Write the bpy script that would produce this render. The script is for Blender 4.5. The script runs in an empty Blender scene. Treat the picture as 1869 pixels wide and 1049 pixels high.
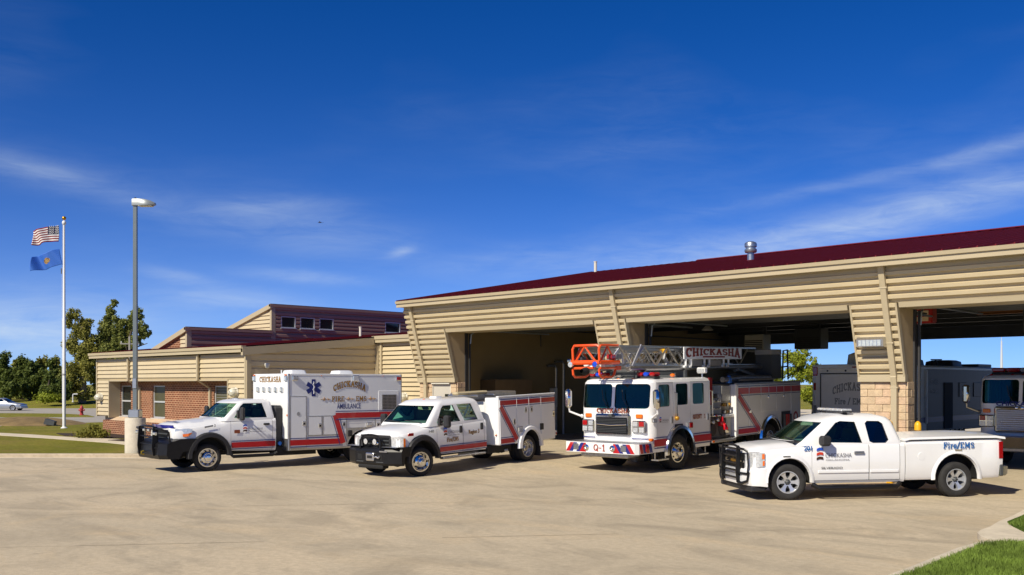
import bpy, bmesh, math, random
import numpy as np
from math import sin, cos, pi, radians, atan2, sqrt
from mathutils import Vector, Matrix

random.seed(7)
rng = np.random.default_rng(11)
SC = bpy.context.scene
COL = SC.collection

# ------------------------------------------------------------------ camera
# world X runs along the bay facade, world Y into the building, camera stands at the origin
TH = radians(44.6)
EYE = 2.55
cam = bpy.data.cameras.new('camera')
cam.sensor_width = 36.0
cam.lens = 36.0 * 1792 / 1869
cam.shift_y = 175.5 / 1869
cam.clip_start = 0.1
cam.clip_end = 6000
cam_o = bpy.data.objects.new('camera', cam)
COL.objects.link(cam_o)
cam_o.location = (0, 0, EYE)
cam_o.rotation_euler = (radians(90), 0, TH)
SC.camera = cam_o

# ------------------------------------------------------------------ sun and sky
SUN_EL = radians(39)
SHX, SHY = -0.08, 0.997            # where shadows fall
sun = bpy.data.lights.new('sun', 'SUN')
sun.energy = 4.6
sun.angle = radians(0.53)
sun.color = (1.0, 0.915, 0.755)
sun_o = bpy.data.objects.new('sun', sun)
COL.objects.link(sun_o)
sd = Vector((SHX * cos(SUN_EL), SHY * cos(SUN_EL), -sin(SUN_EL)))
sun_o.rotation_euler = sd.to_track_quat('-Z', 'Y').to_euler()
sun_o.location = (-10, -20, 40)

world = bpy.data.worlds.new('World')
SC.world = world
world.use_nodes = True
SC.view_settings.view_transform = 'Standard'
SC.view_settings.look = 'None'
SC.view_settings.exposure = 0.28
SC.view_settings.gamma = 1.0
SC.view_settings.use_curve_mapping = False


class NT:
    """tiny helper round a node tree"""
    def __init__(s, tree):
        s.t = tree
        s.n = tree.nodes
        s.l = tree.links

    def new(s, kind, **kw):
        n = s.n.new(kind)
        for k, v in kw.items():
            if k[0] == 'i' and k[1:].isdigit():
                s.put(n.inputs[int(k[1:])], v)
            elif hasattr(n, k):
                setattr(n, k, v)
            else:
                s.put(n.inputs[k.replace('_', ' ')], v)
        return n

    def put(s, sock, v):
        if hasattr(v, 'is_output') or isinstance(v, bpy.types.NodeSocket):
            s.l.new(v, sock)
        else:
            sock.default_value = v

    def m(s, op, a, b=None, c=None, clamp=False):
        n = s.n.new('ShaderNodeMath')
        n.operation = op
        n.use_clamp = clamp
        s.put(n.inputs[0], a)
        if b is not None:
            s.put(n.inputs[1], b)
        if c is not None:
            s.put(n.inputs[2], c)
        return n.outputs[0]

    def mix(s, f, a, b, mode='MIX'):
        n = s.n.new('ShaderNodeMix')
        n.data_type = 'RGBA'
        n.blend_type = mode
        s.put(n.inputs[0], f)
        s.put(n.inputs[6], a if not isinstance(a, tuple) else (*a[:3], 1))
        s.put(n.inputs[7], b if not isinstance(b, tuple) else (*b[:3], 1))
        return n.outputs[2]

    def ramp(s, f, stops):
        n = s.n.new('ShaderNodeValToRGB')
        e = n.color_ramp.elements
        while len(e) < len(stops):
            e.new(0.5)
        for q, (p, c) in zip(e, stops):
            q.position = p
            q.color = (*c[:3], 1) if isinstance(c, tuple) else (c, c, c, 1)
        s.put(n.inputs[0], f)
        return n.outputs[0]

    def noise(s, vec, scale, detail=4, rough=0.55, dist=0.0):
        n = s.n.new('ShaderNodeTexNoise')
        if vec is not None:
            s.l.new(vec, n.inputs['Vector'])
        n.inputs['Scale'].default_value = scale
        n.inputs['Detail'].default_value = detail
        n.inputs['Roughness'].default_value = rough
        n.inputs['Distortion'].default_value = dist
        return n.outputs['Fac']

    def mapped(s, vec, loc=(0, 0, 0), rot=(0, 0, 0), scale=(1, 1, 1)):
        n = s.n.new('ShaderNodeMapping')
        s.l.new(vec, n.inputs[0])
        n.inputs[1].default_value = loc
        n.inputs[2].default_value = rot
        n.inputs[3].default_value = scale
        return n.outputs[0]


def make_sky():
    w = NT(world.node_tree)
    w.n.clear()
    sky = w.new('ShaderNodeTexSky', sky_type='NISHITA')
    sky.sun_disc = False
    sky.sun_elevation = SUN_EL
    sky.sun_rotation = atan2(-SHX, -SHY)
    sky.altitude = 2000
    sky.air_density = 0.6
    sky.dust_density = 0.0
    sky.ozone_density = 8.0
    # deepen the blue evenly over the whole dome
    sc = w.mix(1.0, sky.outputs[0], (0.40, 0.68, 1.03), 'MULTIPLY')
    hs = w.new('ShaderNodeHueSaturation', Hue=0.5, Saturation=1.22, Value=1.0, Color=sc)
    tc = w.new('ShaderNodeTexCoord')
    d = w.new('ShaderNodeSeparateXYZ', i0=tc.outputs['Generated'])
    x, y, z = d.outputs
    # azimuth measured from the view's middle, elevation above the horizon
    fx, fy = -sin(TH), cos(TH)
    f = w.m('ADD', w.m('MULTIPLY', x, fx), w.m('MULTIPLY', y, fy))
    r = w.m('ADD', w.m('MULTIPLY', x, fy), w.m('MULTIPLY', y, -fx))
    az = w.m('ARCTAN2', r, f)
    el = w.m('ARCSINE', z)
    vec = w.new('ShaderNodeCombineXYZ', i0=az, i1=el, i2=0.0).outputs[0]
    n1 = w.noise(w.mapped(vec, scale=(5, 30, 1), rot=(0, 0, radians(-4))), 1.0, 7, 0.6, 0.6)
    n2 = w.noise(w.mapped(vec, loc=(3, 1, 0), scale=(14, 60, 1), rot=(0, 0, radians(-9))), 1.0, 6, 0.65, 0.8)
    n3 = w.noise(w.mapped(vec, loc=(9, 4, 0), scale=(2.2, 6, 1)), 1.0, 3, 0.5, 0.3)
    tex = w.m('ADD', w.m('MULTIPLY', n1, 0.6), w.m('MULTIPLY', n2, 0.4))
    texr = w.ramp(tex, [(0.36, 0.0), (0.66, 1.0)])
    total = w.m('MULTIPLY', w.ramp(n3, [(0.5, 0.0), (0.8, 0.10)]), texr)
    # single cirrus streaks: (px, py) centre, half length, half width in pixels of the photo, tilt, strength
    streaks = [(20, 300, 190, 26, -9, .14), (150, 340, 190, 22, -14, .12), (560, 420, 190, 42, -5, .24),
               (480, 375, 150, 18, 4, .14), (560, 505, 110, 12, -3, .26), (330, 505, 55, 10, -8, .3),
               (440, 548, 120, 22, -3, .28), (735, 458, 28, 9, 20, .3), (60, 590, 190, 50, 0, .42),
               (1620, 318, 330, 11, 9, .17), (1830, 268, 130, 16, 14, .20), (1660, 395, 330, 34, 13, .27),
               (1480, 425, 380, 34, 9, .20), (1250, 470, 260, 26, 7, .20), (1760, 350, 190, 30, 14, .14),
               (980, 470, 200, 26, 5, .20), (1150, 270, 240, 16, 8, .04)]
    for px, py, L, W, tilt, k in streaks:
        a0 = math.atan((px - 934.5) / 1792)
        e0 = math.atan((700 - py) / 1792 * cos(a0))
        L, W = L / 1792, W / 1792
        t = radians(tilt)
        da = w.m('SUBTRACT', az, a0)
        de = w.m('SUBTRACT', el, e0)
        p = w.m('ADD', w.m('MULTIPLY', da, cos(t) / L), w.m('MULTIPLY', de, sin(t) / L))
        q = w.m('ADD', w.m('MULTIPLY', da, -sin(t) / W), w.m('MULTIPLY', de, cos(t) / W))
        r2 = w.m('ADD', w.m('MULTIPLY', p, p), w.m('MULTIPLY', q, q))
        g = w.m('POWER', 2.718, w.m('MULTIPLY', r2, -1.0))
        s = w.m('MULTIPLY', g, w.m('ADD', w.m('MULTIPLY', texr, 0.85), 0.15))
        total = w.m('ADD', total, w.m('MULTIPLY', s, k))
    veil = w.m('MULTIPLY', w.m('POWER', 2.718, w.m('MULTIPLY', w.m('ABSOLUTE', el), -12.5)), 0.62)
    total = w.m('ADD', total, veil)
    fac = w.m('MINIMUM', total, 0.8)
    col = w.mix(fac, hs.outputs[0], (5.6, 6.5, 7.3))
    bg = w.new('ShaderNodeBackground', i0=col, i1=0.1)
    out = w.new('ShaderNodeOutputWorld')
    w.l.new(bg.outputs[0], out.inputs[0])


make_sky()

# ------------------------------------------------------------------ materials
MATS = {}


def srgb(r, g, b):
    f = lambda c: (c / 255 / 12.92) if c / 255 <= 0.04045 else ((c / 255 + 0.055) / 1.055) ** 2.4
    return (f(r), f(g), f(b))


def mat(name, col, rough=0.5, metal=0.0, var=0.0, vscale=3.0, bump=0.0, bscale=40.0, coat=0.0, spec=0.5, dirt=None, emit=None):
    """plain surface; var = how far the colour drifts, bump = fine relief"""
    if name in MATS:
        return MATS[name]
    m = bpy.data.materials.new(name)
    m.use_nodes = True
    t = NT(m.node_tree)
    b = t.n['Principled BSDF']
    b.inputs['Roughness'].default_value = rough
    b.inputs['Metallic'].default_value = metal
    b.inputs['Coat Weight'].default_value = coat
    b.inputs['Coat Roughness'].default_value = 0.05
    b.inputs['Specular IOR Level'].default_value = spec
    b.inputs['Base Color'].default_value = (*col, 1)
    tc = t.new('ShaderNodeTexCoord').outputs['Object']
    if var:
        n = t.noise(tc, vscale, 5, 0.6)
        a = tuple(c * (1 - var) for c in col)
        c = tuple(min(1, c * (1 + var)) for c in col)
        o = t.ramp(n, [(0.3, a), (0.7, c)])
        if dirt:
            n2 = t.noise(tc, vscale * 4.3, 6, 0.7)
            o = t.mix(t.m('MULTIPLY', t.ramp(n2, [(0.5, 0.0), (0.75, 1.0)]), dirt[3]), o, dirt[:3])
        t.l.new(o, b.inputs['Base Color'])
    if bump:
        n = t.noise(tc, bscale, 4, 0.6)
        bn = t.new('ShaderNodeBump', Strength=bump, Distance=0.02, Height=n)
        t.l.new(bn.outputs[0], b.inputs['Normal'])
    if emit:
        b.inputs['Emission Color'].default_value = (*emit[:3], 1)
        b.inputs['Emission Strength'].default_value = emit[3]
    MATS[name] = m
    return m


def glass_mat(name, tint, gloss=0.06, rough=0.02, sheen=(1, 1, 1)):
    """thin pane: tinted see-through with a mirror sheen that grows to the edge"""
    m = bpy.data.materials.new(name)
    m.use_nodes = True
    t = NT(m.node_tree)
    t.n.clear()
    tr = t.new('ShaderNodeBsdfTransparent', i0=(*tint, 1))
    gl = t.new('ShaderNodeBsdfGlossy', i0=(*sheen, 1), Roughness=rough)
    fr = t.new('ShaderNodeFresnel', i0=1.5)
    f = t.m('ADD', fr.outputs[0], gloss - 0.04, clamp=True)
    mx = t.new('ShaderNodeMixShader', i0=f)
    t.l.new(tr.outputs[0], mx.inputs[1])
    t.l.new(gl.outputs[0], mx.inputs[2])
    o = t.new('ShaderNodeOutputMaterial')
    t.l.new(mx.outputs[0], o.inputs[0])
    MATS[name] = m
    return m


M_WHITE = mat('white_paint', (0.80, 0.80, 0.79), 0.28, var=0.03, vscale=1.3, coat=0.6)
M_WHITE2 = mat('white_box_paint', (0.77, 0.78, 0.78), 0.35, var=0.03, vscale=1.1, coat=0.35)
M_BLACK = mat('black_powder_coat', (0.009, 0.009, 0.010), 0.38, var=0.2, vscale=9, spec=0.3)
M_BLACKP = mat('black_plastic', (0.022, 0.022, 0.024), 0.62, var=0.15, vscale=12, bump=0.1, bscale=180)
M_RUBBER = mat('tyre_rubber', (0.022, 0.021, 0.020), 0.85, var=0.3, vscale=9, bump=0.25, bscale=60)
M_CHROME = mat('chrome', (0.74, 0.73, 0.71), 0.12, 1.0)
M_ALU = mat('brushed_aluminium', (0.62, 0.62, 0.62), 0.32, 1.0, var=0.08, vscale=14)
M_ALUD = mat('dull_aluminium', (0.42, 0.42, 0.42), 0.45, 1.0, var=0.15, vscale=10)
M_PLATE = mat('tread_plate', (0.50, 0.50, 0.50), 0.38, 1.0, var=0.1, vscale=30, bump=0.5, bscale=55)
M_ALLOY = mat('alloy_wheel', (0.66, 0.66, 0.67), 0.25, 1.0)
M_ALLOYW = mat('painted_alloy', (0.55, 0.56, 0.57), 0.3, 0.6)
M_DARK = mat('dark_underbody', (0.010, 0.010, 0.010), 0.8, var=0.2)
M_RED = mat('red_stripe', srgb(178, 22, 30), 0.32, coat=0.4, var=0.04)
M_BLUE = mat('blue_stripe', srgb(26, 38, 120), 0.35, coat=0.3)
M_BLUEL = mat('blue_lettering', srgb(20, 96, 165), 0.4)
M_NAVY = mat('navy_lettering', srgb(18, 36, 110), 0.4)
M_GOLD = mat('gold_lettering', srgb(178, 130, 40), 0.35, 0.25)
M_BROWN = mat('brown_lettering', srgb(142, 50, 34), 0.45)
M_DKRED = mat('dark_red_lettering', srgb(150, 60, 48), 0.45)
M_BLKLET = mat('black_lettering', (0.03, 0.03, 0.035), 0.5)
M_ORANGE = mat('orange_paint', srgb(240, 84, 22), 0.38, coat=0.3, var=0.05)
M_AMBER = mat('amber_lens', srgb(225, 110, 20), 0.15, coat=0.5)
M_REDL = mat('red_lens', srgb(165, 16, 22), 0.12, coat=0.6)
M_BLUELN = mat('blue_lens', srgb(20, 70, 200), 0.12, coat=0.6)
M_LENS = mat('clear_lens', (0.62, 0.64, 0.66), 0.12, 0.35, coat=0.8, var=0.25, vscale=22)
M_GREY = mat('grey_paint', (0.30, 0.30, 0.30), 0.5, var=0.06)
M_DGREY = mat('dark_grey_panel', (0.055, 0.06, 0.062), 0.5, var=0.1)
M_SEAT = mat('seat_fabric', (0.045, 0.045, 0.05), 0.9, var=0.15)
M_DASH = mat('dash_plastic', (0.06, 0.062, 0.058), 0.7, var=0.1)
M_SEATT = mat('tan_seat', (0.22, 0.19, 0.13), 0.9, var=0.1)
M_YELLOW = mat('yellow_paint', srgb(228, 170, 20), 0.45, var=0.06)
M_PANEL = mat('brushed_pump_panel', (0.15, 0.135, 0.11), 0.45, 0.7, var=0.12, vscale=5)
G_CAR = glass_mat('car_glass', (0.48, 0.72, 0.63), 0.06, sheen=(0.6, 0.95, 0.9))
G_DARK = glass_mat('dark_privacy_glass', (0.035, 0.05, 0.09), 0.07)
G_TEAL = glass_mat('truck_glass', (0.34, 0.70, 0.66), 0.045, sheen=(0.45, 0.95, 0.85))
M_TINTWS = mat('windscreen_teal', srgb(12, 62, 74), 0.06, coat=0.3, var=0.3, vscale=1.6)


# ------------------------------------------------------------------ mesh builder
class MB:
    def __init__(s):
        s.v, s.f, s.mi = [], [], []

    def add(s, vs, fs, mi=0):
        o = len(s.v)
        s.v.extend(tuple(map(float, p)) for p in vs)
        s.f.extend(tuple(i + o for i in f) for f in fs)
        s.mi.extend([mi] * len(fs))
        return s

    def box(s, x0, x1, y0, y1, z0, z1, mi=0):
        vs = [(x0, y0, z0), (x1, y0, z0), (x1, y1, z0), (x0, y1, z0), (x0, y0, z1), (x1, y0, z1), (x1, y1, z1), (x0, y1, z1)]
        return s.add(vs, [(0, 3, 2, 1), (4, 5, 6, 7), (0, 1, 5, 4), (1, 2, 6, 5), (2, 3, 7, 6), (3, 0, 4, 7)], mi)

    def rbox(s, x0, x1, y0, y1, z0, z1, r=0.02, mi=0):
        """box with chamfered edges"""
        r = min(r, (x1 - x0) * .49, (y1 - y0) * .49, (z1 - z0) * .49)
        vs, idx = [], {}
        for ix, (x, sx) in enumerate(((x0, 1), (x1, -1))):
            for iy, (y, sy) in enumerate(((y0, 1), (y1, -1))):
                for iz, (z, sz) in enumerate(((z0, 1), (z1, -1))):
                    idx[ix, iy, iz] = len(vs)
                    vs += [(x, y + sy * r, z + sz * r), (x + sx * r, y, z + sz * r), (x + sx * r, y + sy * r, z)]
        g = lambda a, b, c, k: idx[a, b, c] + k
        fs = [(g(0, 0, 0, 0), g(0, 0, 1, 0), g(0, 1, 1, 0), g(0, 1, 0, 0)), (g(1, 0, 0, 0), g(1, 1, 0, 0), g(1, 1, 1, 0), g(1, 0, 1, 0)),
              (g(0, 0, 0, 1), g(1, 0, 0, 1), g(1, 0, 1, 1), g(0, 0, 1, 1)), (g(0, 1, 0, 1), g(0, 1, 1, 1), g(1, 1, 1, 1), g(1, 1, 0, 1)),
              (g(0, 0, 0, 2), g(0, 1, 0, 2), g(1, 1, 0, 2), g(1, 0, 0, 2)), (g(0, 0, 1, 2), g(1, 0, 1, 2), g(1, 1, 1, 2), g(0, 1, 1, 2))]
        for a in (0, 1):
            for b in (0, 1):
                fs.append((g(a, b, 0, 0), g(a, b, 0, 1), g(a, b, 1, 1), g(a, b, 1, 0)))
                fs.append((g(a, 0, b, 0), g(a, 1, b, 0), g(a, 1, b, 2), g(a, 0, b, 2)))
                fs.append((g(0, a, b, 1), g(0, a, b, 2), g(1, a, b, 2), g(1, a, b, 1)))
                for c in (0, 1):
                    fs.append((g(a, b, c, 0), g(a, b, c, 1), g(a, b, c, 2)))
        return s.add(vs, fs, mi)

    def cyl(s, p0, p1, r, n=12, r2=None, caps=True, mi=0):
        p0, p1 = Vector(p0), Vector(p1)
        d = (p1 - p0).normalized()
        a = d.orthogonal().normalized()
        b = d.cross(a)
        r2 = r if r2 is None else r2
        vs = [p0 + (a * cos(2 * pi * k / n) + b * sin(2 * pi * k / n)) * r for k in range(n)]
        vs += [p1 + (a * cos(2 * pi * k / n) + b * sin(2 * pi * k / n)) * r2 for k in range(n)]
        fs = [(k, (k + 1) % n, n + (k + 1) % n, n + k) for k in range(n)]
        if caps:
            fs += [tuple(range(n))[::-1], tuple(range(n, 2 * n))]
        return s.add(vs, fs, mi)

    def tube(s, pts, r, n=8, mi=0, caps=True, rs=None):
        pts = [Vector(p) for p in pts]
        rings = []
        up = None
        for i, p in enumerate(pts):
            d = (pts[min(i + 1, len(pts) - 1)] - pts[max(i - 1, 0)]).normalized()
            if up is None:
                up = d.orthogonal().normalized()
            a = (up - d * up.dot(d))
            a = a.normalized() if a.length > 1e-5 else d.orthogonal().normalized()
            up = a
            b = d.cross(a)
            rr = rs[i] if rs else r
            rings.append([p + (a * cos(2 * pi * k / n) + b * sin(2 * pi * k / n)) * rr for k in range(n)])
        vs = [v for R in rings for v in R]
        fs = []
        for i in range(len(rings) - 1):
            for k in range(n):
                fs.append((i * n + k, i * n + (k + 1) % n, (i + 1) * n + (k + 1) % n, (i + 1) * n + k))
        if caps:
            fs += [tuple(range(n))[::-1], tuple(range((len(rings) - 1) * n, len(rings) * n))]
        return s.add(vs, fs, mi)

    def prism(s, poly, axis, a, b, mi=0):
        """polygon extruded along an axis; poly gives the two other coordinates in x,y,z order"""
        def pt(p, t):
            q = list(p)
            q.insert(axis, t)
            return q
        n = len(poly)
        area = sum(poly[i][0] * poly[(i + 1) % n][1] - poly[(i + 1) % n][0] * poly[i][1] for i in range(n))
        vs = [pt(p, a) for p in poly] + [pt(p, b) for p in poly]
        fs = [tuple(range(n))[::-1], tuple(range(n, 2 * n))] + [(k, (k + 1) % n, n + (k + 1) % n, n + k) for k in range(n)]
        flip = (area < 0) ^ (axis == 1) ^ (b < a)
        if flip:
            fs = [f[::-1] for f in fs]
        return s.add(vs, fs, mi)

    def lathe(s, prof, c=(0, 0, 0), axis=1, n=24, mi=0):
        """profile of (radius, along) turned round an axis through c"""
        vs, fs = [], []
        for r, t in prof:
            for k in range(n):
                a = 2 * pi * k / n
                q = [r * cos(a), r * sin(a)]
                q.insert(axis, t)
                vs.append((q[0] + c[0], q[1] + c[1], q[2] + c[2]))
        for i in range(len(prof) - 1):
            for k in range(n):
                fs.append((i * n + k, i * n + (k + 1) % n, (i + 1) * n + (k + 1) % n, (i + 1) * n + k))
        return s.add(vs, fs, mi)

    def loft(s, rings, cap=True, mi=0, closed=True):
        n = len(rings[0])
        vs = [p for R in rings for p in R]
        fs = []
        kk = n if closed else n - 1
        for i in range(len(rings) - 1):
            for k in range(kk):
                fs.append((i * n + k, i * n + (k + 1) % n, (i + 1) * n + (k + 1) % n, (i + 1) * n + k))
        if cap:
            fs += [tuple(range(n))[::-1], tuple(range((len(rings) - 1) * n, len(rings) * n))]
        return s.add(vs, fs, mi)

    def sphere(s, c, r, n=12, m=8, sc=(1, 1, 1), mi=0):
        vs, fs = [], []
        for i in range(m + 1):
            t = pi * i / m
            for k in range(n):
                a = 2 * pi * k / n
                vs.append((c[0] + r * sc[0] * sin(t) * cos(a), c[1] + r * sc[1] * sin(t) * sin(a), c[2] + r * sc[2] * cos(t)))
        for i in range(m):
            for k in range(n):
                fs.append((i * n + k, (i + 1) * n + k, (i + 1) * n + (k + 1) % n, i * n + (k + 1) % n))
        return s.add(vs, fs, mi)

    def mesh(s, name, mats, smooth=35):
        me = bpy.data.meshes.new(name)
        me.from_pydata(s.v, [], s.f)
        for m in (mats if isinstance(mats, (list, tuple)) else [mats]):
            me.materials.append(m)
        if any(s.mi):
            me.polygons.foreach_set('material_index', s.mi)
        me.update()
        bm = bmesh.new()
        bm.from_mesh(me)
        bmesh.ops.remove_doubles(bm, verts=bm.verts, dist=1e-5)
        bmesh.ops.recalc_face_normals(bm, faces=bm.faces)
        bm.to_mesh(me)
        bm.free()
        if smooth:
            shade(me, smooth)
        return me


def shade(me, ang=35):
    me.polygons.foreach_set('use_smooth', [True] * len(me.polygons))
    me.set_sharp_from_angle(angle=radians(ang))


def link(name, data, parent=None):
    o = bpy.data.objects.new(name, data)
    COL.objects.link(o)
    if parent is not None:
        o.parent = parent
    return o


def part(name, mb, mats, parent=None, smooth=35):
    return link(name, mb.mesh(name, mats, smooth), parent)


def tag(o, label=None, cat=None, group=None, kind=None):
    if label:
        o['label'] = label
    if cat:
        o['category'] = cat
    if group:
        o['group'] = group
    if kind:
        o['kind'] = kind
    return o


def thing(name, label, cat, loc=(0, 0, 0), rz=0.0, group=None, pitch=0.0):
    o = link(name, None)
    o.location = loc
    o.rotation_euler = (0, pitch, rz)
    return tag(o, label, cat, group)


def copy_tree(o, parent=None):
    c = o.copy()
    COL.objects.link(c)
    c.parent = parent
    for ch in list(o.children):
        copy_tree(ch, c)
    return c


def boolean(me, cutter, op='DIFFERENCE', ang=35):
    """returns a new mesh: me op cutter"""
    a = link('tmp_a', me)
    b = link('tmp_b', cutter)
    md = a.modifiers.new('b', 'BOOLEAN')
    md.operation = op
    md.solver = 'EXACT'
    md.object = b
    bpy.context.view_layer.update()
    dg = bpy.context.evaluated_depsgraph_get()
    out = bpy.data.meshes.new_from_object(a.evaluated_get(dg))
    bpy.data.objects.remove(a)
    bpy.data.objects.remove(b)
    shade(out, ang)
    return out


# ------------------------------------------------------------------ lettering
# slab-serif capitals as strokes on a 0..1 by 0..1 cell: (width, [polylines], [serif bars x0,x1,y])
def _arc(cx, cy, rx, ry, a0, a1, n=10):
    return [(cx + rx * cos(radians(a0 + (a1 - a0) * k / n)), cy + ry * sin(radians(a0 + (a1 - a0) * k / n))) for k in range(n + 1)]


SLAB = {
    'C': (.78, [_arc(.42, .5, .32, .41, 52, 308, 14), [(.66, .92), (.66, .70)]], []),
    'H': (.92, [[(.2, .06), (.2, .94)], [(.72, .06), (.72, .94)], [(.2, .5), (.72, .5)]], [(.03, .37, .06), (.03, .37, .94), (.55, .89, .06), (.55, .89, .94)]),
    'I': (.5, [[(.25, .06), (.25, .94)]], [(.05, .45, .06), (.05, .45, .94)]),
    'K': (.9, [[(.2, .06), (.2, .94)], [(.22, .42), (.68, .94)], [(.38, .58), (.72, .06)]], [(.03, .38, .06), (.03, .38, .94), (.52, .86, .06), (.5, .84, .94)]),
    'A': (.9, [[(.17, .06), (.45, .94)], [(.45, .94), (.73, .06)], [(.28, .34), (.62, .34)]], [(.02, .33, .06), (.57, .88, .06), (.3, .6, .94)]),
    'S': (.74, [[(.58, .8)] + _arc(.36, .71, .24, .21, 40, 270, 10) + _arc(.37, .29, .25, .21, 90, -140, 10) + [(.12, .2)]], []),
    'F': (.78, [[(.2, .06), (.2, .94), (.68, .94), (.68, .72)], [(.2, .5), (.5, .5), (.5, .62)], [(.5, .5), (.5, .38)]], [(.03, .42, .06), (.05, .3, .94)]),
    'R': (.88, [[(.2, .06), (.2, .94), (.45, .94)] + _arc(.45, .71, .22, .23, 90, -90, 8) + [(.2, .48)], [(.42, .48), (.7, .06)]], [(.03, .38, .06), (.6, .86, .06), (.05, .3, .94)]),
    'E': (.8, [[(.68, .2), (.68, .06), (.2, .06), (.2, .94), (.66, .94), (.66, .8)], [(.2, .5), (.48, .5)]], [(.05, .3, .06), (.05, .3, .94)]),
    'M': (1.1, [[(.2, .06), (.22, .94), (.54, .3), (.86, .94), (.88, .06)]], [(.05, .36, .06), (.72, 1.04, .06), (.06, .3, .94), (.78, 1.02, .94)]),
    'Q': (.82, [_arc(.42, .5, .32, .42, 0, 360, 16), [(.46, .3), (.76, 0)]], []),
    'U': (.88, [[(.2, .94), (.2, .3)] + _arc(.45, .3, .25, .24, 180, 360, 8) + [(.7, .94)]], [(.03, .37, .94), (.55, .88, .94)]),
    'N': (.95, [[(.2, .06), (.2, .94), (.74, .06), (.74, .94)]], [(.04, .36, .06), (.56, .9, .94), (.06, .28, .94)]),
    'T': (.8, [[(.4, .06), (.4, .94)], [(.08, .72), (.08, .94), (.72, .94), (.72, .72)]], [(.22, .58, .06)]),
    '/': (.55, [[(.05, -.08), (.5, 1.05)]], []),
    '-': (.5, [[(.08, .46), (.42, .46)]], []),
    '1': (.55, [[(.12, .76), (.3, .94), (.3, .06)]], [(.1, .5, .06)]),
    ' ': (.4, [], []),
    'i': (.42, [[(.21, .06), (.21, .62), (.08, .62)], [(.21, .84), (.21, .95)]], [(.05, .38, .06)]),
    'r': (.55, [[(.18, .06), (.18, .62), (.06, .62)], [(.18, .45)] + _arc(.36, .46, .16, .16, 150, 40, 5)], [(.04, .34, .06)]),
    'e': (.62, [[(.1, .36), (.54, .36)] + _arc(.32, .34, .22, .28, 5, 320, 12)], []),
}


def slab_text(txt, stroke=0.15, gap=0.06):
    """flat strokes -> list of quads in (x, y) units of letter height, total width"""
    quads, x = [], 0.0
    for ch in txt:
        w, lines, serifs = SLAB[ch]
        for ln in lines:
            for (ax, ay), (bx, by) in zip(ln, ln[1:]):
                dx, dy = bx - ax, by - ay
                L = math.hypot(dx, dy) or 1
                # vertical stems fatter than thin strokes
                st = stroke * (1.0 if abs(dx) < abs(dy) * 1.3 else 0.72) / 2
                nx, ny = -dy / L * st, dx / L * st
                ex, ey = dx / L * st * .6, dy / L * st * .6
                quads.append([(x + ax - ex + nx, ay - ey + ny), (x + ax - ex - nx, ay - ey - ny), (x + bx + ex - nx, by + ey - ny), (x + bx + ex + nx, by + ey + ny)])
        for x0, x1, y in serifs:
            st = stroke * .42
            quads.append([(x + x0, y - st), (x + x1, y - st), (x + x1, y + st), (x + x0, y + st)])
        x += w + gap
    return quads, x - gap


def sans_text(txt, bold=0.0):
    """built-in font outline -> faces in units of letter height"""
    c = bpy.data.curves.new('txt', 'FONT')
    c.body = txt
    c.size = 1.0
    c.offset = bold
    c.resolution_u = 3
    o = link('tmp_txt', c)
    bpy.context.view_layer.update()
    me = bpy.data.meshes.new_from_object(o.evaluated_get(bpy.context.evaluated_depsgraph_get()))
    bpy.data.objects.remove(o)
    vs = [(v.co.x / 0.73, v.co.y / 0.73) for v in me.vertices]
    fs = [tuple(p.vertices) for p in me.polygons]
    bpy.data.meshes.remove(me)
    w = max((v[0] for v in vs), default=0)
    return vs, fs, w


def lettering(txt, parent, origin, xdir, ydir, height, m, width=None, font='slab', stroke=0.15, bold=0.02, warp=None, name='lettering', centre=True, thick=0.004):
    """flat raised letters on a surface: origin is the middle (or left end) of the baseline"""
    O, X, Y = Vector(origin), Vector(xdir).normalized(), Vector(ydir).normalized()
    N = X.cross(Y)
    if font == 'slab':
        q, W = slab_text(txt, stroke)
        vs = [p for a in q for p in a]
        fs = [tuple(range(4 * i, 4 * i + 4)) for i in range(len(q))]
    else:
        vs, fs, W = sans_text(txt, bold)
    sx = (width / W) if width else height
    off = -W / 2 if centre else 0
    out = []
    for i, (a, b) in enumerate(vs):
        px, py = (a + off) * sx, b * height
        if warp:
            px, py = warp(px / (W * sx), px, py)
        lift = thick + (0.0006 * ((i // 4) % 5) if font == 'slab' else 0)
        out.append(O + X * px + Y * py + N * lift)
    me = bpy.data.meshes.new(name)
    me.from_pydata([tuple(p) for p in out], [], fs)
    me.materials.append(m)
    me.update()
    return link(name, me, parent)


def decal(parent, name, m, polys, plane, at, out, thick=0.003):
    """thin flat film: polys in the two free coordinates, laid on plane axis at position at, proud along out (+1/-1)"""
    mb = MB()
    for p in polys:
        mb.prism(p, plane, at, at + out * thick)
    return part(name, mb, m, parent, 0)

# ------------------------------------------------------------------ more surface materials
def ground_mat(name, build):
    m = bpy.data.materials.new(name)
    m.use_nodes = True
    t = NT(m.node_tree)
    b = t.n['Principled BSDF']
    tc = t.new('ShaderNodeTexCoord').outputs['Object']
    build(t, b, tc)
    MATS[name] = m
    return m


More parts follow.
